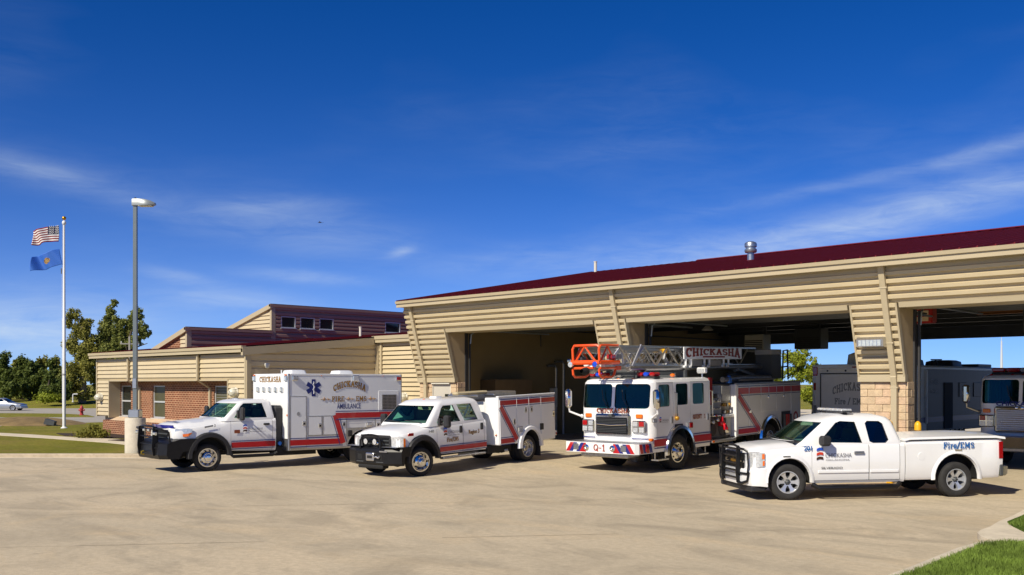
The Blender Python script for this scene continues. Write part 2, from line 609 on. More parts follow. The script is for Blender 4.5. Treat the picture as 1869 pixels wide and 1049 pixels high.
def _concrete(t, b, tc):
    big = t.noise(tc, 0.16, 5, 0.6, 0.6)
    mid = t.noise(t.mapped(tc, rot=(0, 0, radians(40)), scale=(0.8, 1.25, 1)), 0.5, 6, 0.65, 1.2)
    fin = t.noise(tc, 9.0, 6, 0.7)
    grit = t.noise(tc, 70.0, 3, 0.6)
    c = t.ramp(big, [(0.30, (0.48, 0.405, 0.28)), (0.55, (0.565, 0.47, 0.32)), (0.72, (0.62, 0.505, 0.335))])
    c = t.mix(t.m('MULTIPLY', t.ramp(mid, [(0.46, 0.0), (0.66, 1.0)]), 0.62), c, (0.31, 0.26, 0.18))
    tr = t.noise(t.mapped(tc, loc=(4, 2, 0), rot=(0, 0, radians(-28)), scale=(0.25, 1.1, 1)), 0.6, 6, 0.65, 1.0)
    c = t.mix(t.m('MULTIPLY', t.ramp(tr, [(0.55, 0.0), (0.70, 1.0)]), 0.42), c, (0.27, 0.235, 0.17))
    pale = t.noise(t.mapped(tc, loc=(11, 5, 0), rot=(0, 0, radians(30)), scale=(0.6, 1.1, 1)), 0.45, 6, 0.65, 0.9)
    c = t.mix(t.m('MULTIPLY', t.ramp(pale, [(0.52, 0.0), (0.70, 1.0)]), 0.6), c, (0.62, 0.48, 0.29))
    spot = t.noise(t.mapped(tc, loc=(1.7, 8.3, 0)), 1.7, 3, 0.5)
    c = t.mix(t.m('MULTIPLY', t.ramp(spot, [(0.72, 0.0), (0.80, 1.0)]), 0.6), c, (0.16, 0.14, 0.11))
    c = t.mix(t.m('MULTIPLY', t.ramp(fin, [(0.35, 1.0), (0.62, 0.0)]), 0.38), c, (0.30, 0.24, 0.16))
    c = t.mix(0.22, c, t.ramp(grit, [(0.3, 0.05), (0.7, 0.9)]), 'OVERLAY')
    # long rubber smears left by turning trucks
    sm = t.noise(t.mapped(tc, loc=(2, 7, 0), rot=(0, 0, radians(62)), scale=(0.10, 0.9, 1)), 1.0, 6, 0.6, 0.7)
    c = t.mix(t.m('MULTIPLY', t.ramp(sm, [(0.58, 0.0), (0.70, 1.0)]), 0.26), c, (0.22, 0.185, 0.135))
    t.l.new(c, b.inputs['Base Color'])
    b.inputs['Roughness'].default_value = 0.88
    h = t.m('ADD', t.m('MULTIPLY', fin, 0.6), t.m('MULTIPLY', grit, 0.4))
    bn = t.new('ShaderNodeBump', Strength=0.25, Distance=0.012, Height=h)
    t.l.new(bn.outputs[0], b.inputs['Normal'])


def _grass(dry):
    def f(t, b, tc):
        a = t.noise(tc, 0.25, 5, 0.6, 0.4)
        c2 = t.noise(tc, 6.0, 6, 0.75)
        g = t.noise(tc, 45.0, 4, 0.7)
        g1, g2, d = ((0.19, 0.195, 0.026), (0.27, 0.25, 0.04), (0.31, 0.225, 0.075)) if dry else ((0.055, 0.11, 0.012), (0.10, 0.16, 0.02), (0.17, 0.17, 0.05))
        c = t.ramp(a, [(0.35, g1), (0.62, g2)])
        c = t.mix(t.m('MULTIPLY', t.ramp(t.noise(t.mapped(tc, loc=(5, 5, 0)), 0.5, 5, 0.65), [(0.48, 0.0), (0.7, 1.0)]), 0.75 if dry else 0.35), c, d)
        c = t.mix(0.5, c, t.ramp(c2, [(0.25, 0.1), (0.75, 0.85)]), 'OVERLAY')
        c = t.mix(0.6, c, t.ramp(g, [(0.2, 0.05), (0.8, 0.9)]), 'OVERLAY')
        t.l.new(c, b.inputs['Base Color'])
        b.inputs['Roughness'].default_value = 0.95
        b.inputs['Specular IOR Level'].default_value = 0.1
        bn = t.new('ShaderNodeBump', Strength=0.9, Distance=0.06, Height=t.m('ADD', g, c2))
        t.l.new(bn.outputs[0], b.inputs['Normal'])
    return f


def _mulch(t, b, tc):
    g = t.noise(tc, 28.0, 5, 0.8, 1.0)
    t.l.new(t.ramp(g, [(0.3, (0.012, 0.008, 0.005)), (0.7, (0.085, 0.05, 0.03))]), b.inputs['Base Color'])
    b.inputs['Roughness'].default_value = 0.95
    bn = t.new('ShaderNodeBump', Strength=1.0, Distance=0.05, Height=g)
    t.l.new(bn.outputs[0], b.inputs['Normal'])


def _brick(axis):
    def f(t, b, tc):
        s = t.new('ShaderNodeSeparateXYZ', i0=tc)
        v = t.new('ShaderNodeCombineXYZ', i0=s.outputs[axis], i1=s.outputs[2], i2=0.0).outputs[0]
        br = t.new('ShaderNodeTexBrick', i0=v)
        br.inputs['Color1'].default_value = (0.135, 0.038, 0.012, 1)
        br.inputs['Color2'].default_value = (0.21, 0.065, 0.025, 1)
        br.inputs['Mortar'].default_value = (0.42, 0.235, 0.135, 1)
        br.inputs['Scale'].default_value = 1.0
        br.inputs['Mortar Size'].default_value = 0.020
        br.inputs['Mortar Smooth'].default_value = 0.2
        br.inputs['Bias'].default_value = 0.0
        br.inputs['Brick Width'].default_value = 0.26
        br.inputs['Row Height'].default_value = 0.092
        n = t.noise(tc, 2.0, 5, 0.6)
        c = t.mix(0.4, br.outputs[0], t.ramp(n, [(0.3, 0.25), (0.7, 0.75)]), 'OVERLAY')
        t.l.new(c, b.inputs['Base Color'])
        b.inputs['Roughness'].default_value = 0.85
        h = t.m('SUBTRACT', 1.0, br.outputs['Fac'])
        bn = t.new('ShaderNodeBump', Strength=1.0, Distance=0.012, Height=h)
        t.l.new(bn.outputs[0], b.inputs['Normal'])
    return f


M_CONC = ground_mat('apron_concrete', _concrete)
M_GRASSD = ground_mat('dry_lawn', _grass(True))
M_GRASSG = ground_mat('green_lawn', _grass(False))
M_MULCH = ground_mat('mulch', _mulch)
M_BRICKX = ground_mat('brick_wall', _brick(0))
M_BRICKY = ground_mat('brick_wall_side', _brick(1))
M_KERB = mat('kerb_concrete', (0.46, 0.38, 0.27), 0.9, var=0.15, vscale=2.0, bump=0.3, bscale=30, dirt=(0.2, 0.16, 0.11, 0.5))
M_WALK = mat('sidewalk_concrete', (0.62, 0.54, 0.40), 0.9, var=0.12, vscale=1.5, bump=0.25, bscale=30, dirt=(0.3, 0.25, 0.18, 0.4))
M_ROAD = mat('grey_road', (0.36, 0.33, 0.28), 0.9, var=0.12, vscale=0.4)
M_TAN = mat('tan_steel_siding', (0.555, 0.46, 0.29), 0.5, var=0.05, vscale=0.6, dirt=(0.36, 0.27, 0.16, 0.18))
M_TANT = mat('tan_trim', (0.455, 0.38, 0.245), 0.45, var=0.04, vscale=0.8)
M_TAND = mat('tan_jamb', (0.42, 0.315, 0.180), 0.6, var=0.06)
M_MAROON = mat('maroon_roof_metal', srgb(106, 25, 32), 0.6, 0.0, var=0.10, vscale=0.7, spec=0.2)
M_MARSID = mat('maroon_siding', (0.36, 0.225, 0.165), 0.55, 0.0, var=0.05, vscale=0.7)
M_BLOCK = mat('split_face_block', (0.56, 0.42, 0.265), 0.92, var=0.16, vscale=6.0, bump=0.9, bscale=24)
M_BLOCK2 = mat('split_face_block_pinkish', (0.57, 0.405, 0.265), 0.92, var=0.16, vscale=6.0, bump=0.9, bscale=24)
M_MORTAR = mat('pale_mortar', (0.60, 0.50, 0.36), 0.95, var=0.1)
M_STONE = mat('cast_stone_sill', (0.58, 0.43, 0.28), 0.85, var=0.12, vscale=4)
M_STEELF = mat('dark_door_steel', (0.035, 0.034, 0.036), 0.5, var=0.1)
M_GALV = mat('galvanised_steel', (0.45, 0.48, 0.50), 0.38, 0.9, var=0.1, vscale=6)
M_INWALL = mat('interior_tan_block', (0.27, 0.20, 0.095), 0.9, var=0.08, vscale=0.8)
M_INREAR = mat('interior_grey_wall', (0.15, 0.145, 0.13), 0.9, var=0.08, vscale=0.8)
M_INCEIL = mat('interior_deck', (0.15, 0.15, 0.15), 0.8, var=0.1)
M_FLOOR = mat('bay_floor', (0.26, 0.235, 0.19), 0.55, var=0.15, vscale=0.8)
M_WFRAME = mat('aluminium_window_frame', (0.58, 0.59, 0.58), 0.4, 0.3)
M_WGLASS = mat('dark_window_glass', (0.020, 0.024, 0.018), 0.05, spec=0.6, var=0.3, vscale=0.8)
M_BLIND = mat('olive_roller_shade', (0.075, 0.068, 0.025), 0.35, spec=0.6, var=0.15)
M_DOORG = mat('grey_steel_door', (0.50, 0.47, 0.40), 0.5, var=0.03)
M_OFFW = mat('off_white_plastic', (0.66, 0.63, 0.54), 0.4, var=0.04)


def smooth01(t):
    t = max(0.0, min(1.0, t))
    return t * t * (3 - 2 * t)


def gz(u, v):
    """the apron drains: it climbs towards the leftmost bay and a little into the hall"""
    return 0.16 * smooth01((v - 17.4) / 5.0) * smooth01((-18.6 - u) / 2.5) * smooth01((u + 36) / 4.0) + 0.10 * smooth01((v - 24.2) / 6.5)


def gp(px, py, z=0.0):
    """photo pixel on level ground at height z -> world x, y"""
    D = 1792 * (EYE - z) / (py - 700)
    xc = (px - 934.5) / 1792 * D
    return (xc * cos(TH) - D * sin(TH), xc * sin(TH) + D * cos(TH))


def cam_pt0(px, D):
    xc = (px - 934.5) / 1792 * D
    return (xc * cos(TH) - D * sin(TH), xc * sin(TH) + D * cos(TH))


def sheet(name, poly, z, m, kind='structure', thick=None, label=None):
    """flat polygon of ground; thick gives it a kerb-like edge going down"""
    mb = MB()
    if thick:
        mb.prism(poly, 2, z - thick, z)
    else:
        mb.add([(x, y, z) for x, y in poly], [tuple(range(len(poly)))])
    o = part(name, mb, m, None, 30)
    o['kind'] = kind
    if label:
        o['label'] = label
    return o


# ------------------------------------------------------------------ ground
def build_ground():
    sheet('terrain', [(-3000, -3000), (3000, -3000), (3000, 3000), (-3000, 3000)], -0.9, M_GRASSD)
    mb = MB()
    us = list(np.arange(-62, -40, 4.0)) + list(np.arange(-40, 6.01, 0.5)) + [10, 16, 24, 34]
    vs = [-24, -16, -10, -5, -2] + list(np.arange(0, 14, 1.0)) + list(np.arange(14, 50.01, 0.5))
    n = len(us)
    mb.add([(u, v, gz(u, v)) for v in vs for u in us],
           [(j * n + i, j * n + i + 1, (j + 1) * n + i + 1, (j + 1) * n + i) for j in range(len(vs) - 1) for i in range(n - 1)])
    ap = part('concrete_apron', mb, M_CONC, None, 60)
    ap['kind'] = 'structure'
    # saw-cut joints of the slabs, worn and only partly open
    mj = mat('joint_dirt', (0.27, 0.225, 0.15), 0.95, var=0.3, vscale=3)
    a, b = Vector((-21.24, 6.84, 0)), Vector((-17.01, 12.39, 0))
    d = (b - a).normalized()
    nrm = Vector((-d.y, d.x, 0))
    rj = random.Random(3)
    for row in range(-1, 4):
        base = a + nrm * row * 4.8 - d * 14
        mbj = MB()
        t = 0.0
        while t < 44:
            L = rj.uniform(0.5, 3.2)
            if rj.random() < 0.55:
                w = rj.uniform(0.004, 0.009)
                p, q = base + d * t, base + d * (t + L)
                if -33 < p.x < 2 and p.y > 0 and p.y < 24:
                    z = max(gz(p.x, p.y), gz(q.x, q.y)) + 0.004
                    mbj.add([p + nrm * w + Vector((0, 0, z)), p - nrm * w + Vector((0, 0, z)), q - nrm * w + Vector((0, 0, z)), q + nrm * w + Vector((0, 0, z))], [(0, 1, 2, 3)])
            t += L
        if mbj.f:
            part('slab_joint', mbj, mj, ap, 0)
    # lawn on the left behind its kerb
    kerb = [(-75, -26.5), (-33.3, 14.7)]
    for k in range(9):
        a_ = radians(-45 + 10 * k)
        kerb.append((-33.9 + 1.6 * cos(a_) * .9, 15.9 + 1.6 * sin(a_) * .8))
    kerb += [(-32.5, 19.0), (-32.5, 26.0)]
    inner = []
    for i, p in enumerate(kerb):
        q0, q1 = Vector(kerb[max(0, i - 1)]), Vector(kerb[min(len(kerb) - 1, i + 1)])
        t = (q1 - q0).normalized()
        inner.append((p[0] - t.y * 0.17, p[1] + t.x * 0.17))
    kb = MB()
    kb.loft([[(p[0], p[1], -0.02), (p[0] * 1 - 0.0, p[1], 0.10), (p[0] + (q[0] - p[0]) * .2, p[1] + (q[1] - p[1]) * .2, 0.13), (q[0], q[1], 0.135), (q[0], q[1], -0.02)] for p, q in zip(kerb, inner)], cap=True, closed=True)
    o = part('kerb', kb, M_KERB, None, 40)
    o['kind'] = 'structure'
    # gutter pan: a pale strip of newer concrete along the kerb
    outer = []
    for p, q in zip(kerb, inner):
        t = Vector((p[0] - q[0], p[1] - q[1])).normalized() * 0.45
        outer.append((p[0] + t.x, p[1] + t.y))
    gb = MB()
    gb.loft([[(q[0], q[1], gz(*q) + 0.006), (p[0], p[1], gz(*p) + 0.006)] for p, q in zip(kerb, outer)], cap=False, closed=False)
    o = part('gutter_pan', gb, M_WALK, None, 40)
    o['kind'] = 'structure'
    sheet('lawn', inner + [(-34.5, 26), (-62, 26), (-62, 19), (-75, 19)], 0.12, M_GRASSD)
    # far lawns and drives, front to back
    z = 0.125
    sheet('sidewalk', [gp(-40, 789, z), gp(0, 790, z), gp(60, 793.2, z), gp(110, 796.5, z), gp(150, 798.8, z), gp(200, 800.5, z), gp(228, 802, z), gp(280, 806, z), gp(290, 818, z), gp(240, 812.5, z), gp(200, 808.2, z), gp(150, 804.5, z), gp(100, 800.8, z), gp(0, 794.4, z), gp(-40, 792, z)], 0.135, M_WALK, thick=0.06)
    sheet('mulch_bed', [gp(103, 791, z), gp(150, 791.2, z), gp(200, 790, z), gp(260, 793, z), gp(262, 800, z), gp(220, 800, z), gp(160, 797, z), gp(118, 795.5, z)], 0.15, M_MULCH, thick=0.08)
    sheet('mulch_bed', [gp(197, 803.8, z), gp(232, 801.5, z), gp(262, 803, z), gp(262, 812, z), gp(232, 806.3, z)], 0.15, M_MULCH, thick=0.05)
    z = -.10
    sheet('driveway', [gp(-60, 771, z), gp(-60, 761.6, z), gp(170, 761.3, z), gp(196, 757, z), gp(330, 757, z), gp(330, 778, z), gp(196, 774.5, z), gp(150, 773.2, z), gp(90, 771.5, z)], z, M_ROAD, thick=0.9)
    sheet('path', [gp(-10, 776.5, .13), gp(30, 771, .13), gp(75, 771, .13), gp(30, 773.5, .13), gp(0, 777.5, .13)], .134, M_WALK, thick=0.1)
    z = -.25
    sheet('grass_island', [gp(-60, 761.8, z), gp(-60, 753.6, z), gp(60, 754, z), gp(120, 754.8, z), gp(160, 757, z), gp(173, 760.2, z), gp(168, 762, z), gp(140, 763, z)], z, M_GRASSD, thick=0.7)
    z = -.55
    sheet('road', [gp(-80, 755, z), gp(-80, 744.8, z), gp(330, 744.2, z), gp(330, 760, z), gp(172, 760, z)], z, M_ROAD, thick=0.5)
    mb = MB()
    mb.loft([[(*gp(px, 745.2, -.56), -.56), (*gp(px, 738, -.25), -.25), (*gp(px, 730.6, .2), .2), (*cam_pt0(px, 170), .25)] for px in (-420, -200, 0, 120, 240, 420)], cap=False, closed=False)
    o = part('far_lawn', mb, M_GRASSD, None, 60)
    o['kind'] = 'structure'
    # low brown mound by the flagpole
    mb = MB()
    cx, cy = gp(48, 776, 0)
    rings = []
    for i in range(7):
        r = 1 - i / 6
        rings.append([(cx + 5.0 * r * cos(t), cy + 3.2 * r * sin(t), 0.10 + 0.42 * (1 - r * r)) for t in np.linspace(0, 2 * pi, 20)[:-1]])
    mb.loft(rings, cap=False)
    o = part('soil_mound', mb, mat('dry_soil_grass', (0.215, 0.145, 0.055), 0.95, var=0.35, vscale=1.5, bump=0.9, bscale=20), None, 60)
    o['kind'] = 'structure'

    # grass corner and kerbs on the right
    low = [(-5.1, -6), (-5.28, 8.0), (-5.38, 12.9), (-5.52, 15.1), (-5.50, 15.8), (-5.35, 16.15), (-5.1, 16.28), (-4.6, 16.32), (6, 16.8), (6, -6)]
    sheet('verge', [(x + .13 if x < -4.7 else x, y - (.02 if y > 16 else 0)) for x, y in low], 0.10, M_GRASSG, thick=0.2)
    up = [(-5.72, 18.05), (-5.95, 18.5), (-6.02, 19.5), (-6.2, 21), (-6.2, 23.5), (6, 23.5), (6, 17.7), (-4.9, 17.25), (-5.4, 17.55)]
    sheet('verge', up, 0.12, M_GRASSG, thick=0.2)
    sheet('sidewalk', [(-5.45, 16.25), (-5.72, 16.55), (-5.90, 16.9), (-5.98, 17.3), (-6.0, 17.8), (-6.12, 18.6), (-6.2, 19.6), (-6.38, 21), (-6.38, 23.5), (-6.0, 23.5), (6, 23.5), (6, 16.7), (-4.6, 16.26)], 0.095, M_WALK, thick=0.2)
    kb = MB()
    kp = [(-5.10, -6), (-5.28, 8.0), (-5.38, 12.9), (-5.52, 15.1), (-5.50, 15.8), (-5.35, 16.15)]
    kb.loft([[(x - .10, y, -0.02), (x - .08, y, 0.07), (x - .04, y, 0.10), (x + .10, y, 0.11), (x + .14, y, 0.0)] for x, y in kp], cap=True, closed=True)
    o = part('kerb', kb, M_WALK, None, 40)
    o['kind'] = 'structure'
    # concrete drive beyond the rear doors
    sheet('rear_drive', [(-60, 50.0), (40, 50.0), (40, 90), (-60, 90)], -0.01, M_WALK)


def grass_blades(name, inside, box, n, hmin, hmax, z, seed, label):
    r = np.random.default_rng(seed)
    x = r.uniform(box[0], box[1], n * 3)
    y = r.uniform(box[2], box[3], n * 3)
    k = np.array([inside(a, b) for a, b in zip(x, y)])
    x, y = x[k][:n], y[k][:n]
    m = len(x)
    h = r.uniform(hmin, hmax, m)
    a = r.uniform(0, 2 * pi, m)
    w = r.uniform(0.004, 0.009, m)
    ln = r.uniform(0.1, 0.9, m) * h
    b = r.uniform(0, 2 * pi, m)
    V = np.zeros((m, 3, 3))
    V[:, 0] = np.stack([x - w * np.cos(a), y - w * np.sin(a), np.full(m, z)], 1)
    V[:, 1] = np.stack([x + w * np.cos(a), y + w * np.sin(a), np.full(m, z)], 1)
    V[:, 2] = np.stack([x + ln * np.cos(b), y + ln * np.sin(b), z + h], 1)
    me = bpy.data.meshes.new(name)
    me.from_pydata(V.reshape(-1, 3).tolist(), [], np.arange(m * 3).reshape(-1, 3).tolist())
    gm = mat('grass_blade', (0.135, 0.20, 0.030), 0.7, var=0.5, vscale=1.2, spec=0.2)
    me.materials.append(gm)
    me.update()
    o = link(name, me)
    tag(o, label, 'grass', kind='stuff')
    return o


def each_box(name, boxes, m, parent):
    for b in boxes:
        part(name, MB().box(*b), m, parent, 0)


# ------------------------------------------------------------------ fire station
def siding(mb, P, t0, t1, a0, a1, period=0.2, depth=0.10, prof=None, mi=0):
    """ribbed sheet: P(a, t, off) gives the point; t runs downward from t0 (top) to t1"""
    prof = prof or [(0, .55), (.12, 1.0), (.55, 1.0), (.60, 0.0), (.93, 0.0)]
    rows = []
    t = t0
    while t > t1 + 1e-6:
        for d, o in prof:
            tt = t - d * period
            if tt > t1:
                rows.append((tt, o * depth))
        t -= period
    rows.append((t1, 0.0))
    f0 = a0 if callable(a0) else (lambda t: a0)
    f1 = a1 if callable(a1) else (lambda t: a1)
    rings = []
    for t, o in rows:
        if f1(t) - f0(t) > 0.01:
            rings.append([P(f0(t), t, o), P(f1(t), t, o)])
    if len(rings) > 1:
        mb.loft(rings, cap=False, closed=False, mi=mi)
    return mb


LAP = [(0, .4), (.76, 1.0), (.79, 0.0), (.985, 0.0)]
ZM, ZT, ZH = 2.70, 5.55, 4.49          # masonry top, wall top, door head
VB, VT = 25.30, 24.50                  # foot and head of the leaning wall
OPEN = [(-27.9, -20.56), (-19.29, -11.84), (-10.57, -3.1), (-1.85, 5.6)]  # last bay lies out of view, added to let in more light
DSP = [-29.6, -19.62, -10.85, -2.15]
HALL_L, HALL_R = -30.1, 7.8
V_REAR = 47.5


def lean(z):
    return VB + (VT - VB) * (z - ZM) / (ZT - ZM)


def blocks(parent, u0, u1, z0, z1, v, seed, axis=0, side=1):
    """running-bond split-face blocks on a pier face, every block its own piece"""
    r = random.Random(seed)
    H, L, j = 0.2, 0.41, 0.010
    rows = max(1, int(round((z1 - z0) / H)))
    H = (z1 - z0) / rows
    for i in range(rows):
        a = u0 - (L / 2 if i % 2 else 0)
        while a < u1 - 0.02:
            s, e = max(a, u0), min(a + L, u1)
            if e - s > 0.05:
                mb = MB()
                p = r.uniform(0.004, 0.018)
                if axis == 0:
                    mb.rbox(s + j / 2, e - j / 2, v - 0.03 - p, v + 0.03, z0 + i * H + j / 2, z0 + (i + 1) * H - j / 2, 0.008)
                else:
                    mb.rbox(v - 0.03 if side > 0 else v - 0.03 - p, v + 0.03 + (p if side > 0 else 0), s + j / 2, e - j / 2, z0 + i * H + j / 2, z0 + (i + 1) * H - j / 2, 0.008)
                part('block', mb, r.choice([M_BLOCK, M_BLOCK, M_BLOCK2]), parent, 30)
            a += L


def downspout(parent, u, zend):
    mb = MB()
    w, d = 0.075, 0.06
    f = lambda z: lean(z) - 0.14
    pts = [(VT - 0.55, ZT - 0.02), (VT - 0.12, ZT - 0.20)] + [(f(z), z) for z in (5.2, ZM + 0.05)] + [(VB - 0.17, ZM + .02), (VB - 0.12, ZM - 0.2), (VB - 0.12, zend)]
    pts = [(f(ZT - .05), ZT - 0.02)] + pts[2:]
    rings = [[(u - w, v - d, z), (u + w, v - d, z), (u + w, v + d, z), (u - w, v + d, z)] for v, z in pts]
    mb.loft(rings)
    for z in (5.0, 3.6, ZM - 0.25):
        v = f(z) if z > ZM else VB - 0.12
        mb.box(u - w - .03, u + w + .03, v - d - .004, v + d + .02, z - .02, z + .02)
    part('downspout', mb, M_TANT, parent, 0)


def build_hall():
    T = thing('apparatus_hall', 'tan ribbed steel fire hall with leaning front wall and open vehicle bays', 'building', (0, 0, 0))
    P = lambda a, t, o: (a, lean(t) - o - 0.02, t)
    # header siding between downspouts
    for u0, u1 in ((HALL_L, DSP[0]), (DSP[0], DSP[1]), (DSP[1], DSP[2]), (DSP[2], DSP[3]), (DSP[3], HALL_R)):
        mb = siding(MB(), P, ZT - 0.14, ZH + 0.12, u0, u1, 0.195)
        part('siding_panel', mb, M_TAN, T, 25)
    # piers: siding down to the block base
    piers = list(zip([HALL_L] + [o[1] for o in OPEN], [o[0] for o in OPEN] + [HALL_R]))
    for i, (u0, u1) in enumerate(piers):
        mb = siding(MB(), P, ZH + 0.12, ZM + 0.09, u0 + .04, u1 - .04, 0.195)
        part('siding_panel', mb, M_TAN, T, 25)
        for a, b in (((u0 - .0), u0 + .05), (u1 - .05, u1 + .0)):
            mb = MB()
            mb.loft([[(a, lean(z) - .125, z), (b, lean(z) - .125, z), (b, lean(z) + .02, z), (a, lean(z) + .02, z)] for z in (ZM, ZH + .12)])
            part('corner_trim', mb, M_TANT, T, 0)
        mb = MB()
        mb.box(u0 - .004, u1 + .004, VB - .132, VB + .05, ZM - .10, ZM + .09)
        part('base_flashing', mb, M_TANT, T, 0)
        # block pier
        z0 = gz((u0 + u1) / 2, 25.3)
        dr = (-29.32, -28.24)
        if i == 0:
            for a, b in ((u0 + .02, dr[0]), (dr[1], u1 - .02)):
                blocks(T, a, b, z0, ZM - .10, VB, 5 + i)
            blocks(T, dr[0], dr[1], z0 + 2.42, ZM - .10, VB, 9)
        else:
            blocks(T, u0 + .02, u1 - .02, z0, ZM - .10, VB, 5 + i)
        mb = MB()
        if i == 0:
            mb.box(u0 + .03, dr[0], VB - .012, VB + .5, -0.1, ZM - .10)
            mb.box(dr[1], u1 - .03, VB - .012, VB + .5, -0.1, ZM - .10)
            mb.box(dr[0], dr[1], VB - .012, VB + .5, z0 + 2.42, ZM - .10)
        else:
            mb.box(u0 + .03, u1 - .03, VB - .012, VB + .5, -0.1, ZM - .10)
        part('pier_core', mb, M_MORTAR, T, 0)
        # block returns seen inside the door reveals
        blocks(T, VB + .0, VB + .42, z0, ZM - .10, u1 - .02 + 0.0, 30 + i, axis=1)
    # door heads
    for u0, u1 in OPEN:
        mb = MB()
        mb.loft([[(u, lean(ZH) - .128, ZH), (u, lean(ZH + .14) - .128, ZH + .13), (u, lean(ZH) + .02, ZH + .13), (u, lean(ZH) + .02, ZH)] for u in (u0 + .051, u1 - .051)])
        mb.box(u0 + .051, u1 - .051, lean(ZH) + .021, 25.85, ZH + .01, ZH + .12)
        part('door_head_trim', mb, M_TANT, T, 0)
        # reveals on both sides, leaning edge in front, upright behind
        for u, s in ((u0, -1), (u1, 1)):
            mb = MB()
            prof = [(lean(ZH + .1) - .02, ZH + .1), (VB - .05, ZM - .1), (VB - .05 + .0, ZM - .1), (25.85, ZM - .1), (25.85, ZH + .1)]
            mb.prism([prof[0], prof[1], prof[3], prof[4]], 0, u + s * .012, u + s * .06)
            part('door_reveal', mb, M_TAND, T, 0)
            mb = MB()
            mb.box(u - .06 if s < 0 else u - .03, u + .03 if s < 0 else u + .06, 25.70, 25.84, gz(u, 25.7), ZH + .0)
            part('door_frame', mb, M_STEELF, T, 0)
            mb = MB()
            q = u + (0.07 if s < 0 else -0.07)
            mb.box(q - .025, q + .025, 25.86, 25.93, gz(u, 25.7), ZH - .02)
            part('door_track', mb, M_STEELF, T, 0)
        # the sectional door rolled up under the roof
        for k in range(6):
            mb = MB()
            mb.rbox(u0 + .1, u1 - .1, 26.35 + k * .62, 26.35 + k * .62 + .60, ZH + .16, ZH + .21, .015)
            part('overhead_door_section', mb, M_DGREY, T, 0)
        for q in (u0 + .1, u1 - .1):
            mb = MB()
            mb.tube([(q, 25.9, ZH - .4), (q, 25.95, ZH - .05), (q, 26.2, ZH + .12), (q, 30.4, ZH + .12)], .03, 6)
            part('door_rail', mb, M_GALV, T)
    # soffit, fascia and gutter
    mb = MB()
    mb.box(HALL_L - .05, HALL_R, 24.24, VT + .05, ZT - .02, ZT + .0)
    mb.box(HALL_L, HALL_R, VT - .035, VT + .1, ZT - .16, ZT - .021)
    part('soffit', mb, M_TANT, T, 0)
    mb = MB()
    z0, z1 = ZT - .03, ZT + .20
    prof = [(24.24, z0), (24.14, z0), (24.14, z0 + .115), (24.125, z0 + .12), (24.125, z0 + .13), (24.09, z0 + .135), (24.07, z1), (24.24, z1)]
    mb.prism(prof, 0, HALL_L - .06, HALL_R)
    part('gutter_fascia', mb, M_TANT, T, 20)
    for u in DSP:
        downspout(T, u, gz(u, 25.3) + .05 if u < -25 else 0.1)
    # roof: standing-seam panels up to the ridge
    v0, zr0, v1, zr1 = 24.16, ZT + .19, 36.0, 7.84
    W = 0.41
    sl = (zr1 - zr0) / (v1 - v0)
    mb = MB()
    mb.add([(0, v0, zr0), (W, v0, zr0), (W, v1, zr1), (0, v1, zr1), (0, v0, zr0 - .03), (W, v0, zr0 - .03), (W, v1, zr1 - .03), (0, v1, zr1 - .03)],
           [(0, 1, 2, 3), (4, 7, 6, 5), (0, 4, 5, 1), (3, 2, 6, 7)])
    mb.add([(-.02, v0 - .02, zr0), (.02, v0 - .02, zr0), (.012, v0 - .02, zr0 + .06), (-.012, v0 - .02, zr0 + .06),
            (-.02, v1, zr1), (.02, v1, zr1), (.012, v1, zr1 + .06), (-.012, v1, zr1 + .06)],
           [(0, 1, 2, 3), (0, 4, 5, 1), (1, 5, 6, 2), (2, 6, 7, 3), (3, 7, 4, 0)])
    rp = mb.mesh('roof_panel', M_MAROON, 0)
    n = int((HALL_R - HALL_L + .3) / W)
    for k in range(n):
        o = link('roof_panel', rp, T)
        o.location = (HALL_L - .06 + k * W, 0, 0)
    mb = MB()
    mb.add([(HALL_L - .06, v1, zr1 + .05), (HALL_R, v1, zr1 + .05), (HALL_R, 48.2, 5.6), (HALL_L - .06, 48.2, 5.6)], [(0, 1, 2, 3)])
    part('rear_roof_slope', mb, M_MAROON, T, 0)
    mb = MB()
    mb.prism([(v1 - .16, zr1 + .04), (v1, zr1 + .10), (v1 + .2, zr1 + .04)], 0, HALL_L + 5.9, HALL_R)
    part('ridge_cap', mb, M_MAROON, T, 0)
    # shell: end walls, rear wall with its three openings, deck and beams
    gab = [(VB + .2, 0), (V_REAR, 0), (V_REAR, 5.5), (v1, zr1 - .1), (VT + .05, 5.7), (lean(ZT), ZT), (VB, ZM)]
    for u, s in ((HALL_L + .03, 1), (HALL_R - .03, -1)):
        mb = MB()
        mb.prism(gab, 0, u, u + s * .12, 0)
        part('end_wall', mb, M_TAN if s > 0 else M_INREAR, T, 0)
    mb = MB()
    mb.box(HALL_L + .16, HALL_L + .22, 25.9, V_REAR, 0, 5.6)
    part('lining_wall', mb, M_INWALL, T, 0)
    rear = piers
    for a, b in rear:
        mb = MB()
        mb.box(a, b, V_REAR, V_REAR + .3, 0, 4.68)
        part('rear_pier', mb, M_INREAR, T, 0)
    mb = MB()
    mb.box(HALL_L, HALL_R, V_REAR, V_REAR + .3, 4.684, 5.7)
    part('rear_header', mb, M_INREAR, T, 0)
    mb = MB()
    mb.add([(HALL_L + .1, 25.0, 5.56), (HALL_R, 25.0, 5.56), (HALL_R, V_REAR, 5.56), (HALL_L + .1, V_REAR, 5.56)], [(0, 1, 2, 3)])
    part('roof_deck', mb, M_INCEIL, T, 0)
